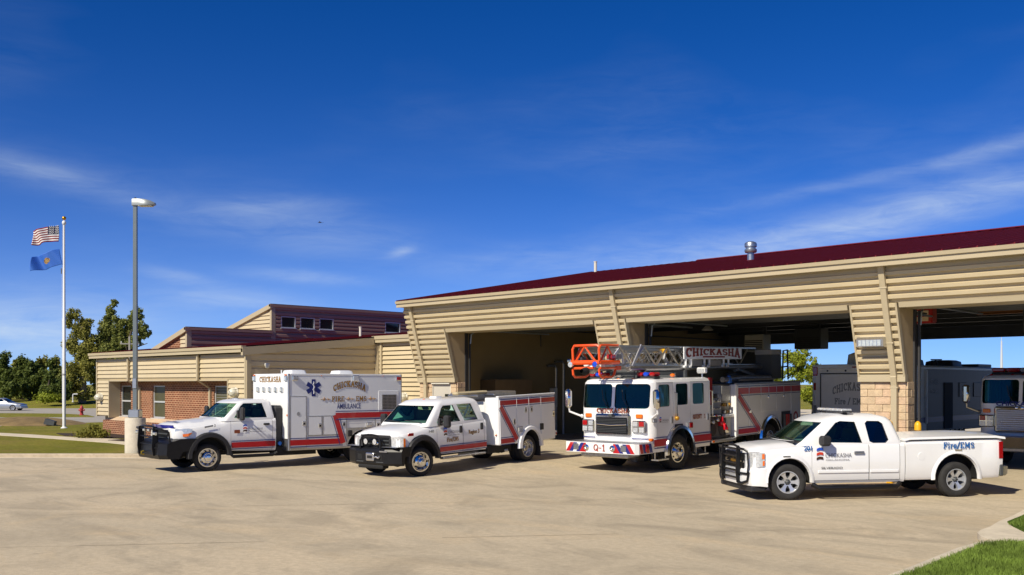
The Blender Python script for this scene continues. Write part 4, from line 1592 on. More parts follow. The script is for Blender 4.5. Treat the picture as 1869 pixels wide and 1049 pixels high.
def rim_mesh(style, rim, W):
    k = (style, rim, W)
    if k in RIMS:
        return RIMS[k]
    h = W / 2
    mb = MB()
    if style == 'convex':
        mb.lathe([(rim, -h + .05), (rim + .012, -h + .012), (rim * .95, -h + .012), (rim * .90, -h + .05), (rim * .84, -h + .06), (rim * .62, -h + .01), (rim * .50, -h - .015), (rim * .44, -h - .015),
                  (rim * .40, -h - .01), (rim * .38, -h - .07), (rim * .25, -h - .095), (.01, -h - .10)], n=40)
        for i in range(10):
            a = 2 * pi * i / 10
            r = rim * .73
            mb.cyl((r * cos(a), -h + .025, r * sin(a)), (r * cos(a), -h + .040 - .012, r * sin(a)), rim * .105, 10, mi=1)
            a += pi / 10
            r = rim * .47
            mb.cyl((r * cos(a), -h - .01, r * sin(a)), (r * cos(a), -h - .045, r * sin(a)), rim * .045, 6)
        me = mb.mesh('wheel', [M_CHROME, M_DARK], 30)
    elif style == 'deep':
        mb.lathe([(rim, -h + .05), (rim + .012, -h + .012), (rim * .95, -h + .012), (rim * .92, -h + .05), (rim * .88, h * .5), (rim * .70, h * .62), (rim * .52, h * .35), (rim * .42, h * .3),
                  (rim * .38, -h * .2), (rim * .28, -h * .35), (.01, -h * .38)], n=40)
        for i in range(10):
            a = 2 * pi * i / 10
            r = rim * .66
            mb.cyl((r * cos(a), h * .44, r * sin(a)), (r * cos(a), h * .41, r * sin(a)), rim * .075, 10, mi=1)
        me = mb.mesh('wheel', [M_ALLOY, M_DARK], 30)
    else:                                        # six broad spokes
        mb.lathe([(rim, -h + .05), (rim + .012, -h + .012), (rim * .955, -h + .012), (rim * .93, -h + .04), (rim * .90, h * .5)], n=48)
        mb.lathe([(.01, -h + .055), (rim * .16, -h + .05), (rim * .17, -h + .065), (rim * .34, -h + .06), (rim * .36, -h + .10)], n=24)
        for i in range(6):
            a = 2 * pi * i / 6
            def pt(r, t, y):
                return (r * cos(a) - t * sin(a), y, r * sin(a) + t * cos(a))
            w0, w1, w2 = rim * .13, rim * .15, rim * .30
            y0, y1, y2 = -h + .060, -h + .045, -h + .030
            mb.add([pt(rim * .28, -w0, y0), pt(rim * .28, w0, y0), pt(rim * .66, w1, y1), pt(rim * .66, -w1, y1), pt(rim * .95, w2, y2), pt(rim * .95, -w2, y2),
                    pt(rim * .28, -w0, y0 + .06), pt(rim * .28, w0, y0 + .06), pt(rim * .66, w1, y1 + .06), pt(rim * .66, -w1, y1 + .06), pt(rim * .95, w2, y2 + .06), pt(rim * .95, -w2, y2 + .06)],
                   [(0, 1, 2, 3), (3, 2, 4, 5), (1, 7, 8, 2), (2, 8, 10, 4), (0, 3, 9, 6), (3, 5, 11, 9)])
            mb.cyl(pt(rim * .24, 0, -h + .058) if False else pt(rim * .24, 0, -h + .064), pt(rim * .24, 0, -h + .046), rim * .04, 6, mi=1)
        mb.cyl((0, h * .45, 0), (0, h * .46, 0), rim * .92, 32, mi=1)
        mb.lathe([(.01, -h + .02), (rim * .62, -h + .13), (rim * .62, -h + .16)], n=24, mi=2)
        me = mb.mesh('wheel', [M_ALLOYW, M_DARK, M_DGREY], 30)
    RIMS[k] = me
    return me


def wheel(root, x, y, R, W, rim, style, steer=0.0):
    o = link('wheel', rim_mesh(style, rim, W), root)
    o.location = (x, y, R)
    o.rotation_euler = (0, 0, (pi if y > 0 else 0) + steer)
    t = link('tyre', tyre_mesh(R, W, rim), o)
    return o


def axle(root, x, R, w, name='axle'):
    part(name, MB().cyl((x, -w + .1, R), (x, w - .1, R), .07, 10).sphere((x, 0, R), .2, 10, 6), M_DARK, root)


def seat(root, x, y, z, m=None, w=.26):
    m = m or M_SEAT
    part('seat', MB().rbox(x - .25, x + .25, y - w, y + w, z, z + .16, .05).prism([(x + .16, z + .12), (x + .36, z + .75), (x + .24, z + .78), (x + .05, z + .15)], 1, y - w, y + w).rbox(x + .24, x + .36, y - .13, y + .13, z + .78, z + .98, .05), m, root, 0)


def steering(root, x, y, z, r=.19):
    mb = MB()
    pts = [(x + r * .45 * cos(a), y + r * sin(a), z + r * .9 * cos(a)) for a in np.linspace(0, 2 * pi, 20)]
    mb.tube(pts, .016, 6)
    mb.tube([(x - .3, y, z - .25), (x, y, z)], .03, 6)
    mb.tube([(x, y - r, z), (x, y + r, z)], .014, 5)
    part('steering_wheel', mb, M_BLACKP, root)


def mirror(root, x, y, z, sx=.10, sy=.16, sz=.34, arm=.22, m=None):
    mb = MB().rbox(x - sx, x + sx, y - arm - sy, y - arm, z - sz / 2, z + sz / 2, .04)
    mb.tube([(x + .02, y, z - sz * .2), (x, y - arm - .02, z - sz * .2)], .022, 6)
    mb.tube([(x + .02, y, z + sz * .1), (x, y - arm - .02, z + sz * .1)], .022, 6)
    mb.rbox(x - .06, x + .10, y - .06, y + .03, z - sz * .35, z + sz * .25, .02)
    o = part('door_mirror', mb, m or M_BLACKP, root, 30)
    return o


def pill_lights(root, spots, m, name='roof_marker_light', sz=(.05, .035, .03)):
    for p in spots:
        part(name, MB().sphere(p, 1.0, 10, 6, sz), m, root)


def handle(root, x, y, z, L=.18, m=None, name='handle', vertical=False):
    mb = MB()
    if vertical:
        mb.rbox(x - .05, x + .05, y - .035, y + .004, z - L / 2, z + L / 2, .012)
    else:
        mb.rbox(x - L / 2, x + L / 2, y - .035, y + .004, z - .03, z + .03, .012)
    return part(name, mb, m or M_BLACKP, root, 0)


def city_logo(root, x, y, z, w, sgn=1):
    """three little swooshes and the town's name in thin capitals"""
    h = w * .085
    for k, m in enumerate((mat('logo_blue', srgb(30, 80, 190), .4), mat('logo_red', srgb(205, 60, 30), .4), mat('logo_brown', srgb(70, 42, 20), .4))):
        zz = z + h * (2.1 - 1.45 * k)
        decal(root, 'emblem', m, [[(x, zz), (x + w * .1, zz + h * .35), (x + w * .20, zz + h * .1), (x + w * .19, zz + h * 1.0), (x + w * .09, zz + h * 1.15), (x + w * .01, zz + h * .8)]], 1, y, -1)
    lettering('CHICKASHA', root, (x + w * .25, y, z), (1, 0, 0), (0, 0, 1), w * .125, mat('grey_lettering', (0.10, 0.10, 0.12), .5), width=w * .78, font='sans', bold=-0.004, centre=False)
    lettering('OKLAHOMA', root, (x + w * .27, y, z - w * .09), (1, 0, 0), (0, 0, 1), w * .045, mat('grey_lettering', (0.10, 0.10, 0.12), .5), width=w * .70, font='sans', bold=0, centre=False, name='small_lettering')


def band(root, pts, width, m, y, name):
    """stripe along a polyline in the side plane, mitred"""
    polys = []
    P = [Vector(p) for p in pts]
    left, right = [], []
    for i, p in enumerate(P):
        if i == 0:
            d0 = d1 = (P[1] - P[0]).normalized()
        elif i == len(P) - 1:
            d0 = d1 = (P[-1] - P[-2]).normalized()
        else:
            d0, d1 = (P[i] - P[i - 1]).normalized(), (P[i + 1] - P[i]).normalized()
        n0, n1 = Vector((-d0.y, d0.x)), Vector((-d1.y, d1.x))
        mm = (n0 + n1).normalized()
        k = width / 2 / max(.3, mm.dot(n0))
        left.append(p + mm * k)
        right.append(p - mm * k)
    for i in range(len(P) - 1):
        polys.append([tuple(left[i]), tuple(left[i + 1]), tuple(right[i + 1]), tuple(right[i])])
    mb = MB()
    for q in polys:
        mb.add([(a, y, b) for a, b in q], [(0, 1, 2, 3)])
    return part(name, mb, m, root, 0)


def livery(root, pts, width, y, edge=.022, off=.035):
    """red stripe with thin blue lines on both sides"""
    band(root, pts, width, M_RED, y, 'red_stripe')
    for s in (-1, 1):
        P = [Vector(p) for p in pts]
        out = []
        for i, p in enumerate(P):
            d0 = (P[max(1, i)] - P[max(1, i) - 1]).normalized()
            d1 = (P[min(i + 1, len(P) - 1)] - P[min(i + 1, len(P) - 1) - 1]).normalized()
            n0, n1 = Vector((-d0.y, d0.x)), Vector((-d1.y, d1.x))
            mm = (n0 + n1).normalized()
            out.append(tuple(p + mm * s * (width / 2 + off) / max(.3, mm.dot(n0))))
        band(root, out, edge, M_BLUE, y - .001, 'blue_stripe')


def scene_light(root, x, y, z, ax=1, w=.16, h=.12, m=None, d=.05, name='warning_light'):
    """square flasher with chrome bezel, on the side (ax=1) or the front (ax=0)"""
    if ax == 1:
        b = MB().rbox(x - w / 2, x + w / 2, y - d, y, z - h / 2, z + h / 2, .012)
        l = MB().rbox(x - w / 2 + .02, x + w / 2 - .02, y - d - .012, y - d + .004, z - h / 2 + .02, z + h / 2 - .02, .005)
    else:
        b = MB().rbox(x - d, x, y - w / 2, y + w / 2, z - h / 2, z + h / 2, .012)
        l = MB().rbox(x - d - .012, x - d + .004, y - w / 2 + .02, y + w / 2 - .02, z - h / 2 + .02, z + h / 2 - .02, .005)
    o = part(name, b, M_CHROME, root, 0)
    part('lens', l, m or M_LENS, o, 0)
    return o


def grille_guard(root, x, w, z0, z1, wrap, bars=4, loops=True, m=None, r=.028):
    """tube brush guard: centre uprights, cross bars and side loops that wrap the lamps"""
    m = m or M_BLACK
    iw = w * .55
    for y in (-iw, iw):
        part('upright', MB().prism([(x - .05, z0), (x + .10, z0), (x + .10, z1 - .05), (x + .04, z1), (x - .05, z1 - .02), (x - .09, z0 + .25)], 1, y - .018, y + .018), m, root, 0)
    for k in range(bars):
        z = z0 + .10 + (z1 - z0 - .18) * k / (bars - 1)
        part('cross_bar', MB().cyl((x, -iw, z), (x, iw, z), r * .8, 10), m, root)
    part('top_bar', MB().tube([(x + .02, -iw, z1 - .03), (x, -iw * .5, z1), (x, iw * .5, z1), (x + .02, iw, z1 - .03)], r, 10), m, root)
    if loops:
        for s in (-1, 1):
            pts = [(x, s * iw, z1 - .06), (x + .04, s * (w - .06), z1 - .07), (x + .14, s * w, z1 - .12), (x + wrap, s * (w + .03), z1 - .16), (x + wrap + .03, s * (w + .03), (z0 + z1) / 2), (x + wrap, s * (w + .03), z0 + (z1 - z0) * .30), (x + .14, s * w, z0 + (z1 - z0) * .26), (x, s * iw, z0 + (z1 - z0) * .26)]
            part('lamp_loop', MB().tube(pts, r, 10), m, root)
    # mesh behind the bars
    g = MB()
    for k in range(14):
        y = -iw + 2 * iw * (k + .5) / 14
        g.box(x + .035, x + .04, y - .004, y + .004, z0 + .1, z1 - .05)
    for k in range(8):
        z = z0 + .1 + (z1 - z0 - .15) * k / 8
        g.box(x + .041, x + .046, -iw, iw, z - .004, z + .004)
    o = part('guard_mesh', g, m, root, 0)
    o['kind'] = 'stuff'


def shorten_nose(root, x0, k):
    """draw everything ahead of x0 back towards the front axle"""
    for o in list(root.children_recursive):
        if o.type != 'MESH' or o.name.startswith(('wheel.', 'tyre')) or o.name == 'wheel':
            continue
        for v in o.data.vertices:
            if v.co.x < x0:
                v.co.x = x0 + (v.co.x - x0) * k
        o.data.update()


# ------------------------------------------------------------------ the ambulance
def build_ambulance():
    R = vroot('ambulance', 'white box ambulance with star emblem, gold lettering and black brush guard', 'ambulance', 381, 860, backdir(48.7), 0.97)
    tr, rim, AX = .395, .262, 5.12
    w = .99
    st = [(-1.02, .84, 1.22, 1.30, .78, .06), (-.96, .80, 1.26, 1.36, .86, .08), (-.80, .72, 1.29, 1.42, .94, .10), (-.35, .66, 1.32, 1.48, w, .11), (.45, .60, 1.41, 1.55, w, .12), (.62, .56, 1.46, 1.56, w, .10), (2.14, .52, 1.50, 1.52, w, .05)]
    me = body_loft(st).mesh('body', M_WHITE, 32)
    me = arches(me, [(.02, .43, .56)], w, .36)
    me, d = doors(me, R, [(.68, .56), (2.02, .56), (2.02, 1.47), (.68, 1.47)], w)
    link('body', me, R)
    handle(d, 1.82, -w - .0, 1.33, .2)
    # cab top
    H = House([(1.44, .46, 2.14, .95, .12, .10, .10), (1.52, .52, 2.14, .945, .12, .10, .10), (1.98, 1.02, 2.10, .80, .14, .12, .08), (2.05, 1.16, 2.06, .72, .16, .14, .06), (2.085, 1.32, 1.96, .55, .16, .14, .03)])
    win = [(.80, 1.53), (1.86, 1.53), (1.84, 1.66), (1.76, 1.96), (1.16, 1.96), (1.05, 1.88)]
    H.cut_side(win, M_BLACKP)
    ws = [(-.84, 1.55), (.84, 1.55), (.72, 1.96), (-.72, 1.96)]
    H.cut_front(ws, 1.22, M_BLACKP)
    H.cut_rear([(-.6, 1.6), (.6, 1.6), (.55, 1.92), (-.55, 1.92)], 1.9, M_BLACKP)
    H.done(R)
    H.side_glass(R, win, G_CAR)
    H.wind_glass(R, -.86, .86, 1.54, 1.98, G_CAR, taper=.14)
    for y0, y1 in ((-.75, -.1), (.1, .75)):
        part('wiper', MB().tube([(.50, y0, 1.555), (.55, y1, 1.60)], .012, 5), M_BLACKP, R)
    part('dashboard', MB().prism([(.55, 1.2), (1.0, 1.2), (.98, 1.46), (.72, 1.53), (.58, 1.50)], 1, -.88, .88), M_DASH, R, 0)
    for y in (-.45, .45):
        seat(R, 1.55, y, 1.0)
    steering(R, 1.10, -.45, 1.55)
    pill_lights(R, [(1.30, y, 2.085 - abs(y) * .07) for y in (-.55, -.15, 0, .15, .55)], M_LENS, sz=(.07, .05, .03))
    o = mirror(R, .92, -.98, 1.66, .06, .18, .40, .16)
    mirror2 = MB().rbox(.86, .98, 1.14, 1.32, 1.46, 1.86, .04).tube([(.94, .98, 1.6), (.92, 1.15, 1.6)], .022, 6)
    part('door_mirror', mirror2, M_BLACKP, R)
    # nose: grille, lamps, bug shield
    part('grille', MB().rbox(-1.05, -.98, -.55, .55, .86, 1.22, .03), M_BLACK, R, 0)
    for z in (.98, 1.10):
        part('grille_bar', MB().rbox(-1.07, -1.04, -.54, .54, z - .02, z + .02, .008), M_BLUELN if z > 2 else M_DGREY, R, 0)
    for s in (-1, 1):
        hl = MB().loft([[(-1.04, s * .56, .98), (-1.03, s * .56, 1.20), (-.98, s * .56, 1.22), (-.98, s * .56, .98)], [(-.97, s * .84, .99), (-.95, s * .84, 1.24), (-.90, s * .82, 1.26), (-.9, s * .82, .98)], [(-.62, s * 1.0, 1.04), (-.60, s * .995, 1.25), (-.60, s * .96, 1.26), (-.62, s * .96, 1.02)], [(-.52, s * 1.003, 1.12), (-.5, s * 1.0, 1.24), (-.5, s * .97, 1.24), (-.52, s * .97, 1.12)]])
        o = part('headlight', hl, M_LENS, R, 40)
        am = MB().loft([[(-.965, s * .845, 1.0), (-.96, s * .845, 1.08)], [(-.625, s * 1.006, 1.04), (-.62, s * 1.006, 1.12)], [(-.525, s * 1.008, 1.12), (-.522, s * 1.008, 1.15)]], cap=False, closed=False)
        part('turn_signal', am, M_AMBER, o, 0)
    part('bug_shield', MB().loft([[(-1.06 + .10 * (y / .8) ** 2, y, 1.27), (-1.09 + .10 * (y / .8) ** 2, y, 1.36), (-1.07 + .10 * (y / .8) ** 2, y, 1.36), (-1.04 + .10 * (y / .8) ** 2, y, 1.27)] for y in np.linspace(-.78, .78, 11)]), mat('blue_acrylic', srgb(40, 46, 150), .12, coat=.6), R, 40)
    lettering('AMBULANCE', R, (-.80, 0, 1.425), (0, 1, 0), (1, 0, .14), .15, M_NAVY, width=1.0, font='sans', bold=.02, thick=-.008)
    # black ranch bumper with guard
    bp = [(-1.42, .52), (-1.36, .40), (-1.05, .40), (-.95, .60), (-.55, .62), (-.45, .98), (-1.0, .98), (-1.30, .90), (-1.40, .84)]
    part('bumper', MB().loft([[(x + .14, s * 1.06, z * .97 + .02) for x, z in bp] if abs(s) == 1 else [(x, s * 1.06, z) for x, z in bp] for s in (-1, -.72, .72, 1)]), M_BLACK, R, 20)
    grille_guard(R, -1.42, .98, .50, 1.33, .22, 4)
    for y in (-.28, .06):
        scene_light(R, -1.46, y, 1.22, 0, .14, .09)
    scene_light(R, -1.44, -.66, 1.13, 0, .20, .10)
    scene_light(R, -1.44, .66, 1.13, 0, .20, .10)
    part('tow_hook', MB().tube([(-1.42, .25, .60), (-1.50, .25, .58), (-1.50, .25, .52), (-1.42, .25, .50)], .025, 6), mat('brass_hook', srgb(160, 140, 50), .4, .5), R)
    # flares, steps
    for s in (-1, 1):
        fl = MB()
        rings_ = []
        for k in range(19):
            a = radians(0 + 184 * k / 18)
            c, sn = cos(a), sin(a)
            y = s * (w + .005)
            rings_.append([(.02 + .54 * c, y - s * .06, .44 + .54 * sn), (.02 + .56 * c, y + s * .075, .44 + .56 * sn), (.02 + .66 * c, y + s * .07, .44 + .66 * sn), (.02 + .70 * c, y - s * .01, .44 + .70 * sn)])
        fl.loft(rings_)
        part('fender_flare', fl, M_BLACKP, R, 40)
        part('step_bar', MB().tube([(.65, s * .98, .50), (.72, s * 1.06, .40), (2.0, s * 1.06, .40), (2.15, s * .98, .46)], .05, 8), M_BLACK, R)
    # stripe and emblems on the door
    y = -w - .016
    livery(R, [(.69, .73), (2.11, .735)], .16, y)
    city_logo(R, 1.06, -w - .008, 1.16, .62)
    decal(R, 'emblem', mat('copper_badge', srgb(150, 80, 50), .35, .4), [[(.78, 1.08), (.96, 1.08), (.96, 1.18), (.78, 1.18)]], 1, -w - .012, -1)
    decal(R, 'fender_badge', M_ALUD, [[(-.14, 1.26), (.12, 1.30), (.12, 1.35), (-.14, 1.31)]], 1, -w - .012, -1)
    lettering('3', R, (.17, -w - .008, 1.29), (1, 0, 0), (0, 0, 1), .08, M_BLKLET, font='sans')
    # black accordion between cab and box, chassis
    part('cab_gap_boot', MB().rbox(2.15, 2.5, -.82, .82, .70, 1.88, .08), M_BLACKP, R, 0)
    part('chassis', MB().box(-.7, 6.5, -.42, -.32, .42, .60).box(-.7, 6.5, .32, .42, .42, .60).box(2.2, 3.6, -.85, -.45, .34, .62), M_DARK, R, 0)['kind'] = 'stuff'
    part('fuel_filler', MB().cyl((2.30, -.9, .72), (2.30, -.94, .72), .06, 12), mat('blue_cap', srgb(30, 110, 200), .4), R)
    # ------------------------------------------------ patient box
    B0, B1, W, Z0, Z1 = 2.46, 6.63, 1.19, .50, 2.86
    bx = MB().rbox(B0, B1, -W, W, Z0, Z1, .035).mesh('patient_box', M_WHITE2, 0)
    bx = cut(bx, MB().prism([(AX + .60 * cos(radians(a)), .40 + .66 * sin(radians(a))) for a in range(-20, 201, 10)], 1, -W - .2, -W + .5), M_DARK)
    bx = cut(bx, MB().prism([(AX + .60 * cos(radians(a)), .40 + .66 * sin(radians(a))) for a in range(-20, 201, 10)], 1, W - .5, W + .2), M_DARK)
    B = link('patient_box', bx, R)
    shade(bx, 25)
    y = -W
    for x in (B0 + .012, B1 - .012):
        part('corner_extrusion', MB().rbox(x - .03, x + .03, y - .012, y + .04, Z0, Z1, .01), M_ALU, B, 0)
    for z in (Z0 + .03, Z1 - .03):
        part('edge_rail', MB().rbox(B0 + .05, B1 - .05, y - .010, y + .02, z - .03, z + .03, .008), M_ALU if z < 1 else M_WHITE2, B, 0)

    def comp(x0, x1, z0, z1, hx, hz, nm='compartment_door'):
        fr = MB()
        for q in ((x0, x0 + .025, z0, z1), (x1 - .025, x1, z0, z1), (x0 + .025, x1 - .025, z0, z0 + .025), (x0 + .025, x1 - .025, z1 - .025, z1)):
            fr.box(q[0], q[1], y - .014, y + .004, q[2], q[3])
        o = part(nm, MB().rbox(x0 + .03, x1 - .03, y - .012, y + .004, z0 + .03, z1 - .03, .006), M_WHITE2, B, 0)
        f = part('door_frame', fr, M_ALU, o, 0)
        f['kind'] = 'stuff'
        part('latch', MB().rbox(hx - .06, hx + .06, y - .03, y - .008, hz - .07, hz + .07, .012), M_CHROME, o, 0)
        part('latch_recess', MB().rbox(hx - .03, hx + .035, y - .034, y - .028, hz - .04, hz + .03, .004), M_BLACKP, o, 0)
        return o
    comp(2.50, 3.08, .56, 2.17, 2.98, 1.32)
    comp(3.11, 3.63, .92, 1.55, 3.54, 1.24)
    comp(3.64, 4.52, .92, 1.55, 4.40, 1.26)
    comp(5.58, 6.55, .60, 1.42, 5.70, 1.2)
    part('lock_plate', MB().cyl((2.78, y - .02, 1.62), (2.78, y, 1.62), .06, 14), M_ALU, B)
    part('stainless_panel', MB().prism([(4.52, .52), (4.52, 1.12), (5.56, 1.12), (5.56, .52)] if False else [(4.50, .54), (4.55, .54)] + [(AX + .62 * cos(radians(a)), .40 + .68 * sin(radians(a))) for a in range(168, 11, -12)] + [(5.80, .54), (5.80, 1.14), (4.50, 1.14)], 1, y - .006, y - .001), M_ALU, B, 0)
    part('fuel_door', MB().rbox(4.55, 4.72, y - .03, y, .86, 1.06, .03), M_BLACKP, B, 0)
    # star of life
    star = MB()
    cx, cz, sr = 3.32, 2.42, .265
    for k in range(3):
        a = radians(90 + 60 * k)
        c, s_ = cos(a), sin(a)
        hw = .068
        star.add([(cx + c * sr * q - s_ * hw * p, y - .006 - .0012 * k, cz + s_ * sr * q + c * hw * p) for q, p in ((-1, -1), (1, -1), (1, 1), (-1, 1))], [(0, 1, 2, 3)])
    sl_ = part('star_emblem', star, M_NAVY, B, 0)
    part('emblem_staff', MB().tube([(cx, y - .014, cz - .19), (cx, y - .014, cz + .20)], .010, 5).tube([(cx + .035 * sin(t * 2.2), y - .016, cz - .17 + t * .055) for t in np.linspace(0, 6, 22)], .008, 4), M_WHITE2, sl_)
    arc = lambda t, px, py: ((.98 - .0 + py * .25) * px, py + .16 * (1 - (2 * t) ** 2))
    for m_, k, st_ in ((M_BLKLET, -.004, .24), (M_GOLD, -.008, .17)):
        lettering('CHICKASHA', B, (4.63, y + k, 2.29), (1, 0, 0), (0, 0, 1), .19, m_, width=1.20, warp=arc, stroke=st_)
    for txt, x, ww in (('FIRE', 4.20, .46), ('EMS', 5.06, .40)):
        for m_, k, st_ in ((M_BLKLET, -.004, .21), (M_GOLD, -.008, .15)):
            lettering(txt, B, (x, y + k, 1.985), (1, 0, 0), (0, 0, 1), .16, m_, width=ww, stroke=st_)
    for x0, x1 in ((3.57, 3.92), (4.47, 4.80), (5.30, 5.63)):
        L = x1 - x0
        pts = [(0, 0), (.18, 0), (.24, .3), (.30, -.6), (.36, 1), (.42, -.7), (.48, .2), (.56, 0), (.66, 0), (.72, .5), (.78, -.5), (.82, 0), (1, 0)]
        part('pulse_line', MB().tube([(x0 + L * a, y - .008, 2.06 + .07 * b) for a, b in pts], .008, 4), M_GOLD, B)
    lettering('AMBULANCE', B, (4.60, y, 1.755), (1, 0, 0), (0, 0, 1), .165, M_NAVY, width=.88, font='sans', bold=.012)
    # livery: low stripe, up the diagonal, back along the side
    yl = y - .018
    livery(B, [(2.50, .735), (4.36, .73)], .17, yl, .025, .045)
    livery(B, [(4.38, .66), (4.08, 1.56)], .17, yl - .003, .025, .045)
    livery(B, [(4.10, 1.54), (6.60, 1.54)], .17, yl - .006, .025, .045)
    vf = MB()
    part('vent_panel', MB().rbox(5.72, 6.52, y - .010, y + .003, 1.64, 2.32, .008), M_WHITE2, B, 0)
    part('vent_recess', MB().box(5.86, 6.42, y - .016, y - .011, 1.70, 2.19), M_DARK, B, 0)
    for k in range(12):
        vf.box(5.86 + k * .05, 5.872 + k * .05, y - .022, y - .017, 1.70, 2.19)
    for k in range(11):
        vf.box(5.86, 6.42, y - .027, y - .0225, 1.70 + k * .048, 1.711 + k * .048)
    part('vent_mesh', vf, M_ALU, B, 0)['kind'] = 'stuff'
    for x in (2.66, 6.50):
        scene_light(B, x, y, 2.72, 1, .20, .14, M_LENS if x < 4 else M_REDL)
    scene_light(B, 4.84, y, 2.72, 1, .24, .20)
    for x in (3.6, 5.9):
        part('side_marker', MB().rbox(x - .02, x + .02, y - .02, y, 2.79, 2.81, .005), M_AMBER, B, 0)
    scene_light(B, 5.35, y, 1.24, 1, .22, .13)
    # front face of the box over the cab
    x = B0
    for m_, k, st_ in ((M_BLKLET, -.001, .22), (M_GOLD, -.005, .15)):
        lettering('CHICKASHA', B, (x + k, 0, 2.60), (0, -1, 0), (0, 0, 1), .17, m_, width=1.42, stroke=st_)
    for yy in (-1.04, 1.04):
        scene_light(B, x, yy, 2.71, 0, .17, .16, M_LENS if yy < 0 else M_LENS)
        part('marker_lens', MB().rbox(x - .05, x, yy - .05, yy + .05, 2.80, 2.84, .01), M_AMBER, B, 0)
    for k in range(5):
        scene_light(B, x, -.78 + .39 * k, 2.36, 0, .16, .15, M_LENS)
    part('kick_panel', MB().box(B0 - .012, B0 - .002, -W + .02, W - .02, Z0, .86), M_ALUD, B, 0)
    part('reflector', MB().rbox(B0 - .02, B0, -1.12, -1.08, 1.55, 1.61, .005), M_AMBER, B, 0)
    # roof units
    for x0 in (3.0, 4.75):
        part('roof_vent', MB().loft([ring(x0, x0 + .62, .30, z, .08, .08) for z in (Z1 - .01,)] + [ring(x0 + .04, x0 + .58, .26, Z1 + .11, .08, .08), ring(x0 + .12, x0 + .50, .18, Z1 + .13, .06, .06)]), M_WHITE2, B, 40)
    part('antenna', MB().cyl((2.8, -.1, Z1 - .01), (2.8, -.1, Z1 + .12), .02, 6), M_WHITE2, B)
    part('mud_flap', MB().box(5.80, 5.83, -1.15, -.6, .18, .52), M_BLACKP, R, 0)
    for s in (-1, 1):
        wheel(R, 0, s * .84, tr, .24, rim, 'convex', radians(-9))
        wheel(R, AX, s * .98, tr, .23, rim, 'deep')
        wheel(R, AX, s * .72, tr, .23, rim, 'convex')
    axle(R, 0, .40, .8)
    axle(R, AX, .40, .8)
    return R


